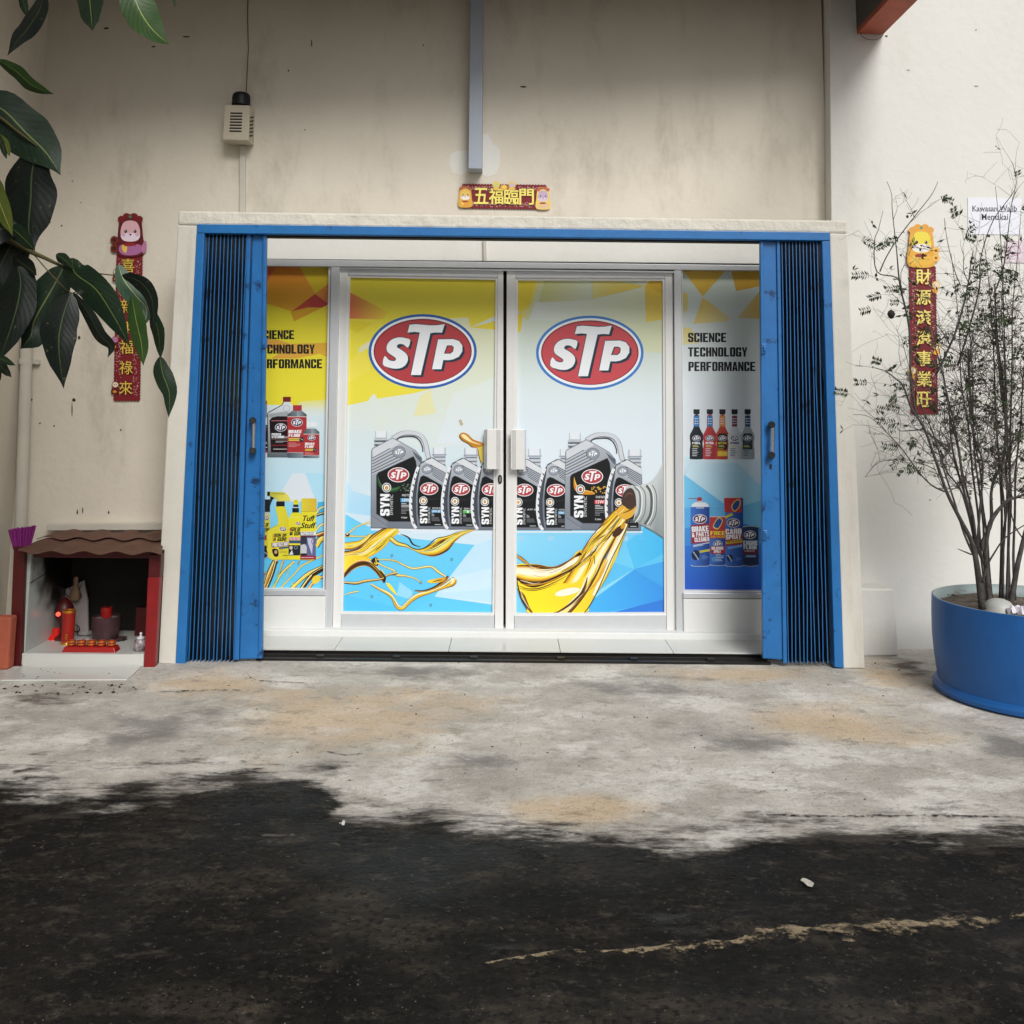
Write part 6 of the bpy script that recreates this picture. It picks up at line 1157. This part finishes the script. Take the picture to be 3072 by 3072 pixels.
def leaf(path, width, Y0, Y1, m, tilt=0.0, fold=.25, curl=0.0, shape=.85):
    P = smooth([(x, y, 0) for x, y in path], 5); n = len(P)-1; vs = []; uv = []; fs = []
    cr = (-1, -.66, -.33, 0, .33, .66, 1)
    ph = rnd.uniform(0, 6)
    for i, p_ in enumerate(P):
        t = i/n; d = (P[min(i+1, n)]-P[max(i-1, 0)]).normalized(); no = Vector((-d.y, d.x, 0))
        wd = width*.5*max(.02, math.sin(math.pi*min(1, t**shape*.97+.02)))**.92*.96
        if t > .78: wd *= max(.03, 1-((t-.78)/.22)**1.5*.9)
        Y = Y0+(Y1-Y0)*t
        for c in cr:
            wob = 1+.07*math.sin(8*t+ph+(c > 0)*1.7)+.04*math.sin(19*t+2*ph+(c > 0)*2.1)
            q = p_+no*(wd*c*wob); dep = (fold*abs(c)+tilt*c+curl*c*(t-.5)*2+.08*math.sin(11*t+ph)*abs(c))*wd/F*Y
            vs.append(W(q.x, q.y, Y+dep)); uv.append((.5+c*.5, t))
    k = len(cr)
    for i in range(n):
        for j in range(k-1): a = i*k+j; fs.append((a, a+1, a+k+1, a+k))
    b = MB(); b.add(vs, fs); return b.build("leaf", m, TR, smooth=True, uv=uv)
LV = [([(132, -24), (118, 30), (80, 90), (52, 120), (22, 168)], 62, LDARK, .5), ([(62, -40), (70, 5), (82, 52)], 30, LMID, .2), ([(262, -60), (270, 10), (277, 92)], 84, LMID, .4), ([(385, -90), (410, 10), (450, 80), (506, 134)], 104, LLIT, -.3), ([(520, -40), (525, 24)], 12, LMID, 0),
      ([(-6, 180), (50, 215), (100, 258), (162, 283)], 44, LLIT, .6), ([(-60, 300), (10, 330), (80, 400), (140, 460), (182, 526)], 150, LMID, -.35), ([(112, 436), (96, 520), (92, 600), (86, 690), (104, 752)], 156, LDARK, .1), ([(-30, 520), (-4, 600), (38, 708)], 62, LYEL, .3), ([(-12, 400), (14, 430), (30, 470)], 26, LYEL, .2), ([(-10, 395), (8, 440), (20, 478)], 20, LMID, .2),
      ([(62, 690), (20, 760), (-40, 880)], 130, LDARK, -.2), ([(30, 680), (60, 705), (106, 752)], 54, LMID, .4), ([(54, 800), (62, 860), (40, 960), (-6, 1090)], 118, LDARK, .2), ([(192, 800), (160, 860), (104, 960), (92, 1010), (60, 1047)], 132, LMID, -.25), ([(212, 880), (186, 960), (176, 1040), (191, 1166)], 118, LDARK, .1),
      ([(219, 878), (262, 935), (300, 1005), (334, 1040), (322, 1074)], 40, LDARK, .5), ([(216, 774), (226, 820), (288, 868), (342, 950), (392, 1044)], 100, LMID, .35), ([(168, 764), (192, 778), (220, 806)], 34, LMID, .2), ([(256, 846), (246, 870), (228, 882)], 26, LDARK, .2), ([(355, 794), (372, 840), (410, 890), (440, 930), (428, 988)], 68, LPALE, -.3), ([(396, 890), (408, 960), (424, 1030), (430, 1098)], 58, LLIT, .55), ([(366, 826), (420, 846), (456, 900), (460, 1004)], 46, LDARK, .5), ([(452, 930), (474, 990), (482, 1080)], 40, LMID, .6), ([(480, 1070), (488, 1120), (508, 1180), (506, 1254)], 58, LMID, .1),
      ([(-20, 1070), (10, 1080), (47, 1096)], 26, LMID, .2), ([(-20, 1080), (5, 1100), (35, 1132)], 34, LMID, .3), ([(-30, 1090), (-10, 1110), (2, 1142)], 26, LMID, .1), ([(-40, 560), (-20, 640), (10, 720)], 90, LDARK, .1), ([(60, 690), (-20, 690), (-80, 740)], 90, LDARK, .3), ([(-50, 820), (-30, 860), (-10, 930)], 80, LDARK, .1), ([(40, 770), (80, 800), (110, 826)], 50, LDARK, .3)]
for path, wd, m, tl in LV:
    Y = 4.2+rnd.uniform(-.1, .12)
    leaf(path, wd, Y, Y-.06+rnd.uniform(-.05, .05), m, tl, .22+rnd.uniform(-.1, .15), rnd.uniform(-.2, .2))
def Pt(x, y, Y=4.22): return W(x, y, Y)
part("branch", TWIG, TR, lambda b: b.tube(smooth([Pt(-560, 560, 3.6), Pt(-260, 640, 3.95), Pt(-60, 690), Pt(53, 734), Pt(96, 757), Pt(137, 775), Pt(193, 801), Pt(250, 815), Pt(362, 828)], 4), [.02-.018*i/32 for i in range(33)], 8), smooth=True)
part("branch", TWIG, TR, lambda b: b.tube(smooth([Pt(40, 782), Pt(70, 802), Pt(108, 824)], 3), .0032, 6), smooth=True)
part("branch", TWIG, TR, lambda b: b.tube(smooth([Pt(-560, 300, 3.6), Pt(-200, 300, 4), Pt(-40, 330), Pt(60, 400), Pt(113, 440)], 4), [.016-.0135*i/16 for i in range(17)], 7), smooth=True)
part("branch", TWIG, TR, lambda b: b.tube(smooth([Pt(-560, -160, 3.6), Pt(-200, -160, 4), Pt(60, -120), Pt(250, -100), Pt(400, -90), Pt(520, -44)], 4), [.016-.013*i/20 for i in range(21)], 7), smooth=True)
part("branch", TWIG, TR, lambda b: b.tube(smooth([Pt(96, 757), Pt(160, 830), Pt(216, 880), Pt(250, 850)], 3), .0026, 6), smooth=True)
q0 = Pt(-560, 560, 3.6); q1 = Pt(-560, 300, 3.6); q2 = Pt(-560, -160, 3.6)
part("trunk", BARK, TR, lambda b: b.tube(smooth([trunk_at, Vector((-2.6, 3.5, .8)), q0, q1, q2, q2+Vector((-.1, .1, 1.2))], 4), [.075-.05*i/20 for i in range(21)], 12), smooth=True)

def shade_crown(b):                               # unseen foliage added above and beside the picture to shade leaves and wall
    r_ = random.Random(31)
    for i in range(4200):
        p = Vector((r_.uniform(-4.2, -.5), r_.uniform(1.9, 4.6), r_.uniform(1.6, 5.4)))
        lim = W(300, -200, p.y).z+.3; lx = W(-150, 900, p.y).x-.15
        if (p.z < lim and p.x > lx) or (p.z > 3.9 and p.y > 3.9) or p.x > -.6-1.2*r_.random()-.5*(p.y-1.9): continue
        d = Vector((r_.gauss(0, .5), r_.gauss(0, .5), -1)).normalized(); u = d.cross(Vector((r_.gauss(0, 1), r_.gauss(0, 1), .2))).normalized(); L_ = r_.uniform(.16, .3); w_ = L_*.2
        b.add([p, p+d*L_*.45+u*w_, p+d*L_, p+d*L_*.45-u*w_, p+d*L_*.5+d.cross(u)*w_*.4], [(0, 1, 4), (1, 2, 4), (2, 3, 4), (3, 0, 4)])
part("shade_crown", mat("crown_leaf", C(36, 56, 38), .45, col2=C(22, 38, 26), vscale=3), TR, shade_crown)["kind"] = "stuff"

# ------------------------------------------------------------------ the blue pot and its shrub
PC = Vector((2.60, 4.95, 0))
POTB = mat("blue_plastic_pot", C(30, 92, 160), .42, var=.16, vscale=4, bump=.08, bscale=30, dirt=(C(44, 74, 108), 6, .62), streaks=((C(96, 108, 116), 6, .9, .54, .76, .45), (C(120, 112, 98), 26, 20, .66, .72, .6), (C(20, 58, 112), 2.5, .6, .5, .7, .5)))
POTIN = mat("pale_pot_inside", C(150, 166, 166), .5, var=.15, vscale=6)
SOIL = mat("dry_soil", C(104, 94, 84), .95, var=.5, vscale=18, bump=.9, bscale=50)
T = thing("plant_pot", PC, "big round blue plastic pot holding the bare shrub", "plant pot")
part("pot_wall", POTB, T, lambda b: b.lathe([(.40, .0), (.448, .004), (.462, .012), (.463, .03), (.455, .036), (.452, .046), (.44, .052), (.441, .08), (.45, .16), (.456, .26), (.455, .36), (.45, .452), (.446, .4535)], PC, 72), smooth='auto')
part("pot_inside", POTIN, T, lambda b: b.lathe([(.42, .3), (.4445, .40), (.4455, .4538), (.442, .4538), (.436, .40), (.415, .3)], PC, 64), smooth=True)
def soil(b):
    n = 48; vs = []; fs = []; r_ = random.Random(5)
    for j in range(10):
        for i in range(n):
            a = 2*math.pi*i/n; q = .432*j/9; x, y = q*math.cos(a), q*math.sin(a)
            h = .405+.028*math.exp(-((x+.17)**2+(y-.05)**2)/.03)+r_.uniform(-.006, .006)+(-.01 if x > .1 else 0)
            vs.append((PC.x+x, PC.y+y, h))
    for j in range(9):
        for i in range(n): fs.append((j*n+i, j*n+(i+1) % n, (j+1)*n+(i+1) % n, (j+1)*n+i))
    b.add(vs, fs)
part("soil", SOIL, T, soil, smooth=True)
def scraps(b):
    r_ = random.Random(8)
    for i in range(150):
        a = r_.uniform(0, 6.28); q = .41*math.sqrt(r_.random()); x, y = PC.x+q*math.cos(a), PC.y+q*math.sin(a); l = r_.uniform(.008, .03); d = r_.uniform(0, 3.14); dx, dy = l*math.cos(d), l*math.sin(d); z = .412+r_.uniform(0, .022)
        b.add([(x-dx, y-dy, z), (x+dy*.3, y-dx*.3, z+.006), (x+dx, y+dy, z+r_.uniform(-.004, .012)), (x-dy*.3, y+dx*.3, z+.004)], [(0, 1, 2, 3)])
part("leaf_litter", mat("dead_leaf_litter", C(70, 58, 46), .9, col2=C(150, 140, 126), vscale=60), T, scraps)["kind"] = "stuff"
pw = G(3004, 1833, .43)
T = thing("upturned_bowl", (pw.x, pw.y, .43), "pale upturned bowl half sunk in the pot's soil", "bowl")
part("bowl_body", mat("pale_grey_plastic", C(176, 178, 172), .45, var=.1, vscale=10), T, lambda b: b.lathe([(.075, -.03), (.078, -.022), (.072, -.012), (.066, .02), (.05, .042), (.028, .052), (.001, .054)], (pw.x, pw.y+.02, .43), 28), smooth='auto')
pk = G(3055, 1836, .44)
def crumple(b):
    r_ = random.Random(4); n = 7; vs = [(pk.x+(i-3)*.016+r_.uniform(-.005, .005), pk.y+(j-3)*.014+r_.uniform(-.005, .005), .425+r_.uniform(0, .045)) for j in range(n) for i in range(n)]
    b.add(vs, [(j*n+i, j*n+i+1, (j+1)*n+i+1, (j+1)*n+i) for j in range(n-1) for i in range(n-1)])
tag(part("crumpled_paper", mat("white_plastic_bag", C(214, 210, 218), .5), None, crumple, origin=(pk.x, pk.y, .43)), "crumpled white wrapper lying on the pot's soil", "litter")
# shrub
SHB = thing("potted_shrub", (PC.x, PC.y, .41), "bare many stemmed shrub with sparse small leaves in the pot", "shrub")
BARKS = mat("grey_shrub_bark", C(84, 80, 78), .8, var=.5, vscale=30, bump=.4, bscale=90, col2=C(44, 40, 38))
TWG = mat("dark_twig", C(92, 84, 78), .8, var=.3, vscale=30)
SLEAF = mat("small_shrub_leaf", C(66, 84, 48), .5, col2=C(34, 46, 30), vscale=7)
def Q6(x, y): return (2560+x/2.2734, 1000+y/2.2734)
def Q5(x, y): return (2472+x/2.147, 400+y/2.147)
stems = [
 [(Q6, [(880, 1880, 33), (845, 1600, 27), (810, 1430, 22), (730, 1270, 18), (640, 1090, 15), (560, 860, 13), (480, 640, 11), (400, 520, 10), (340, 360, 8), (290, 310, 6), (220, 255, 4)]), 4.80, -.05],
 [(Q6, [(935, 1880, 26), (912, 1650, 22), (905, 1480, 16), (935, 1290, 20), (1040, 1150, 14), (1110, 1120, 12), (1200, 1090, 8)]), 4.86, 0],
 [(Q6, [(900, 1500, 15), (880, 1430, 18), (940, 1290, 17), (940, 1090, 13), (975, 960, 14), (1020, 880, 14), (1040, 640, 12), (1012, 420, 9), (990, 200, 8), (970, 0, 7), (955, -160, 5)]), 4.95, .1],
 [(Q6, [(905, 1590, 14), (860, 1500, 12), (850, 1400, 12), (860, 1250, 11), (880, 1000, 10), (880, 870, 9), (840, 750, 8), (800, 600, 8), (800, 400, 7), (790, 280, 6), (800, 120, 6), (830, -80, 4)]), 4.9, .05],
 [(Q6, [(850, 1640, 14), (822, 1310, 13), (770, 1130, 11), (700, 900, 10), (672, 760, 8), (660, 640, 7), (660, 520, 5), (720, 480, 4)]), 4.95, .1],
 [(Q6, [(842, 1500, 12), (800, 1290, 11), (745, 1100, 9), (700, 1020, 8), (640, 950, 7), (610, 860, 6), (660, 800, 5), (640, 760, 4)]), 5.05, .1],
 [(Q6, [(1000, 1850, 15), (1020, 1560, 14), (1020, 1430, 12), (1045, 1200, 11), (1050, 1040, 10), (1040, 900, 9), (1070, 770, 8), (1164, 660, 7)]), 5.12, .05],
 [(Q6, [(1070, 1890, 27), (1112, 1620, 23), (1150, 1450, 20), (1210, 1200, 18), (1250, 900, 14), (1280, 600, 10), (1240, 300, 7), (1210, 0, 5)]), 4.85, .05],
 [(Q6, [(640, 1085, 9), (540, 1040, 7), (450, 950, 6), (340, 800, 5), (240, 690, 4), (110, 570, 2.5), (0, 555, 1.6)]), 4.78, -.1],
 [(Q6, [(560, 930, 5), (470, 890, 4), (350, 862, 3), (200, 870, 3), (150, 895, 2.5), (80, 980, 2)]), 4.85, -.1],
 [(Q5, [(600, 1830, 13), (560, 1600, 10), (548, 1250, 9), (490, 980, 8), (468, 760, 5), (440, 500, 3.5), (435, 390, 2.5), (405, 310, 1.5)]), 4.95, .1],
 [(Q5, [(505, 1030, 7), (470, 930, 6), (340, 890, 5), (325, 700, 4), (350, 620, 3), (380, 500, 2)]), 4.98, .05],
 [(Q5, [(360, 890, 6), (400, 800, 5), (470, 685, 5), (580, 540, 4), (690, 400, 3), (735, 310, 2)]), 4.95, 0],
 [(Q5, [(440, 1530, 6), (395, 1530, 4)]), 4.95, 0],
 [(Q5, [(720, 1560, 9), (840, 1300, 9), (900, 1100, 8), (930, 960, 6), (945, 840, 5), (960, 760, 3)]), 4.95, .1],
 [(Q5, [(860, 1500, 9), (930, 1270, 8), (1000, 1000, 7), (1010, 800, 5), (1090, 560, 4), (1230, 360, 3), (1222, 220, 2.5), (1205, 180, 2)]), 5.0, .1],
 [(Q5, [(1110, 1000, 7), (1160, 840, 6), (1190, 600, 4), (1215, 420, 3), (1240, 370, 2.5)]), 4.95, 0],
 [(Q5, [(880, 980, 5), (840, 880, 4), (800, 720, 3), (780, 600, 2.5), (775, 545, 2)]), 4.9, 0],
 [(Q6, [(880, 1700, 12), (910, 1590, 10), (960, 1500, 7), (1030, 1400, 6), (1130, 1330, 5), (1200, 1290, 4)]), 4.75, -.1],
 [(Q6, [(805, 1508, 7), (760, 1490, 6), (712, 1470, 3)]), 4.8, -.05],
 [(Q6, [(1164, 1410, 7), (1100, 1310, 6), (1070, 1180, 5), (1060, 1060, 4)]), 4.95, 0],
 [(Q6, [(480, 655, 7), (400, 662, 6), (320, 665, 4), (300, 640, 3)]), 4.8, 0],
 [(Q6, [(650, 800, 8), (520, 690, 7), (470, 640, 6)]), 4.84, 0],
 [(Q6, [(540, 700, 7), (640, 770, 7), (680, 750, 6), (620, 700, 5)]), 4.9, 0],
 [(Q5, [(1100, 980, 7), (1115, 1300, 8), (1150, 1600, 9), (1165, 1780, 10)]), 5.1, 0],
 [(Q5, [(930, 1390, 6), (935, 1600, 7), (955, 1800, 8)]), 5.1, 0]]
r7 = random.Random(77)
for (bx, tx, ty) in ((2945, 2742, 820), (2950, 2800, 900), (2960, 2850, 760), (2968, 2905, 900), (3000, 2950, 700), (3010, 3010, 820), (3020, 3060, 640), (2955, 2700, 1010), (3045, 3110, 760), (2975, 2880, 1020), (3030, 2990, 560)):
    x0 = bx*2.2734-2560*2.2734; y0 = (1800-1000)*2.2734; x1 = (tx-2560)*2.2734; y1 = (ty-1000)*2.2734; n = 8; bow = r7.uniform(-40, 40)
    stems.append([(Q6, [(x0+(x1-x0)*(t/n)**1.25+bow*math.sin(3.14*t/n)+r7.uniform(-14, 14)*(t > 0), y0+(y1-y0)*t/n, 13-11*t/n) for t in range(n+1)]), r7.uniform(4.82, 5.12), r7.uniform(-.08, .12)])
spine = []
for (fn_, pts), Y, dy in stems:
    k = 2.2734 if fn_ is Q6 else 2.147
    Pp = smooth([Vector((*fn_(x, y), r/k*.5)) for x, y, r in pts], 4); n = len(Pp)
    pos = [W(v.x, v.y, Y+dy*i/n) for i, v in enumerate(Pp)]; rad = [max(.0013, v.z*1.5*Y/F) for v in Pp]
    part("stem", BARKS, SHB, lambda b: b.tube(pos, rad, 8 if rad[0] > .004 else 6), smooth=True)
    for i in range(2, n): spine.append((pos[i], (pos[i]-pos[i-1]).normalized(), rad[i]))
BARE = [1.0]
tw = MB(); lf = MB(); rr = random.Random(21)
def leaflet(p_, d, L_):
    up = Vector((rr.uniform(-1, 1), rr.uniform(-1, 1), rr.uniform(-1, 1))).normalized(); sd = d.cross(up)
    if sd.length < .1: return
    sd.normalize(); w_ = L_*rr.uniform(.17, .26); nrm = sd.cross(d)*L_*.08
    lf.add([p_, p_+d*L_*.4+sd*w_+nrm, p_+d*L_, p_+d*L_*.4-sd*w_+nrm, p_+d*L_*.5-nrm], [(0, 1, 4), (1, 2, 4), (2, 3, 4), (3, 0, 4)])
def twig(p0, d0, L_, r0, depth):
    n = max(3, int(L_/.035)); P = [p0]; d = d0.copy()
    for i in range(n):
        d = (d+Vector((rr.gauss(0, .16), rr.gauss(0, .14), rr.gauss(0, .13)+.02))).normalized(); q = P[-1]+d*(L_/n)
        if q.y > 5.8: q.y = 5.8
        P.append(q)
    tw.tube(P, [max(.0006, r0*(1-.8*i/n)) for i in range(n+1)], 4, False)
    for i in range(1, n+1):
        if depth < 2 and rr.random() < (.42 if depth == 0 else .24):
            s = Vector((rr.gauss(0, 1), rr.gauss(0, .8), rr.gauss(.15, .7))).normalized(); twig(P[i], (d*.5+s*.8).normalized(), L_*rr.uniform(.3, .65), r0*.6, depth+1)
        if rr.random() < BARE[0]*(.06 if depth == 0 else .11):
            for _ in range(rr.choice((1, 2, 2, 3))):
                e = Vector((rr.gauss(0, 1), rr.gauss(0, 1), rr.gauss(-.25, .7))).normalized(); leaflet(P[i], (d*.4+e).normalized(), rr.uniform(.02, .042))
    if rr.random() < .16*BARE[0]:                                # a spray of paired leaflets at the tip
        e = (d+Vector((rr.gauss(0, .4), rr.gauss(0, .4), -.5))).normalized(); q = P[-1]
        for k in range(rr.randint(4, 8)):
            q2 = q+e*.011; tw.tube([q, q2], .0006, 3, False); q = q2
            for sg in (-1, 1):
                sd = e.cross(Vector((0, 1, .3))).normalized(); leaflet(q, (e*.5+sd*sg).normalized(), rr.uniform(.018, .032))
cand = [s for s in spine if s[0].z > .95]; low = [s for s in cand if s[0].z < 1.75 or s[0].x > 2.45 and s[0].z < 1.95]
for i in range(390):
    p_, d, r_ = rr.choice(cand if i % 3 == 0 else low)
    if p_.x < 2.3 and rr.random() < .6: continue
    BARE[0] = .85 if i % 5 in (0, 2) else .08
    a = Vector((rr.gauss(0, 1), rr.gauss(0, .7), rr.gauss(.75, .6))).normalized()
    lim = .36 if p_.x < 2.25 else .6
    if p_.z > 1.8: lim *= .6
    twig(p_, (d*.45+a*.8).normalized(), rr.uniform(.08, lim), min(r_*.7, rr.uniform(.0015, .003)), 0)
tw.build("twigs", TWG, SHB)["kind"] = "stuff"
lf.build("leaves", SLEAF, SHB)["kind"] = "stuff"
for (x, y, rx) in ((433, 1165, 26), (925, 1590, 14), (537, 536, 9)):
    c = W(*Q5(x, y), 4.9); rad = rx/2.147*4.9/F
    part("seed_pod", mat("dark_dry_pod", C(38, 36, 36), .8, var=.3, vscale=40), SHB, lambda b: b.lathe([(.001, -rad*1.2), (rad*.6, -rad*.9), (rad, 0), (rad*.75, rad*.7), (rad*.2, rad*1.1), (.001, rad*1.15)], c, 12, 1, .8), smooth=True)

# ------------------------------------------------------------------ bits on the ground
def scrap(px, py, w_, h_, z, seed):
    r_ = random.Random(seed); c = G(px, py, z); n = 9
    def fn(b):
        a = [(c.x+w_*.5*math.cos(2*math.pi*k/n)*r_.uniform(.7, 1.1), c.y+h_*.5*math.sin(2*math.pi*k/n)*r_.uniform(.7, 1.1), z+r_.uniform(.002, .014)) for k in range(n)]
        b.add(a+[(c.x, c.y, z+.008)], [(k, (k+1) % n, n) for k in range(n)])
    return fn, c
LIT = mat("dirty_white_paper", C(196, 192, 182), .8, var=.2, vscale=40)
fn, c = scrap(2425, 2656, .042, .06, .005, 3); tag(part("paper_scrap", LIT, None, fn, origin=c), "torn pale paper scrap on the black asphalt, right", "litter")
fn, c = scrap(1026, 2476, .022, .014, .005, 5); tag(part("paper_scrap", LIT, None, fn, origin=c), "tiny white paper bit at the edge of the black asphalt", "litter")
def specks(region, n, smin, smax, seed, z, big=.35):
    r_ = random.Random(seed)
    def fn(b):
        for i in range(n):
            x0, y0, x1, y1 = region; p_ = G(r_.uniform(x0, x1), r_.uniform(y0, y1), z); s = r_.uniform(smin, smax); a = r_.uniform(0, 6.28); h = s*r_.uniform(.3, .8)
            v = [(p_.x+s*math.cos(a+k*1.57)*(1 if k % 2 else .6), p_.y+s*math.sin(a+k*1.57)*(1 if k % 2 else .6), z) for k in range(4)]
            b.add(v+[(p_.x, p_.y, z+h)], [(0, 1, 4), (1, 2, 4), (2, 3, 4), (3, 0, 4)])
    return fn
PALEG = mat("pale_grit", C(118, 112, 102), .9, var=.4, vscale=50); DARKG = mat("dark_leaf_bits", C(46, 40, 36), .9, var=.4, vscale=50)
part("grit", PALEG, None, specks((0, 2420, 3072, 3072), 420, .001, .0028, 11, .005), origin=(0, 0, 0))["kind"] = "stuff"
part("grit", PALEG, None, specks((700, 1990, 2700, 2450), 90, .0015, .005, 12, .001), origin=(0, 0, 0))["kind"] = "stuff"
part("leaf_bits", DARKG, None, specks((0, 2048, 420, 2085), 46, .004, .014, 13, .001), origin=(0, 0, 0))["kind"] = "stuff"
part("leaf_bits", DARKG, None, specks((40, 2006, 330, 2040), 18, .002, .007, 14, .0095), origin=(0, 0, 0))["kind"] = "stuff"
part("leaf_bits", DARKG, None, specks((560, 1985, 2700, 2400), 70, .002, .008, 15, .001), origin=(0, 0, 0))["kind"] = "stuff"
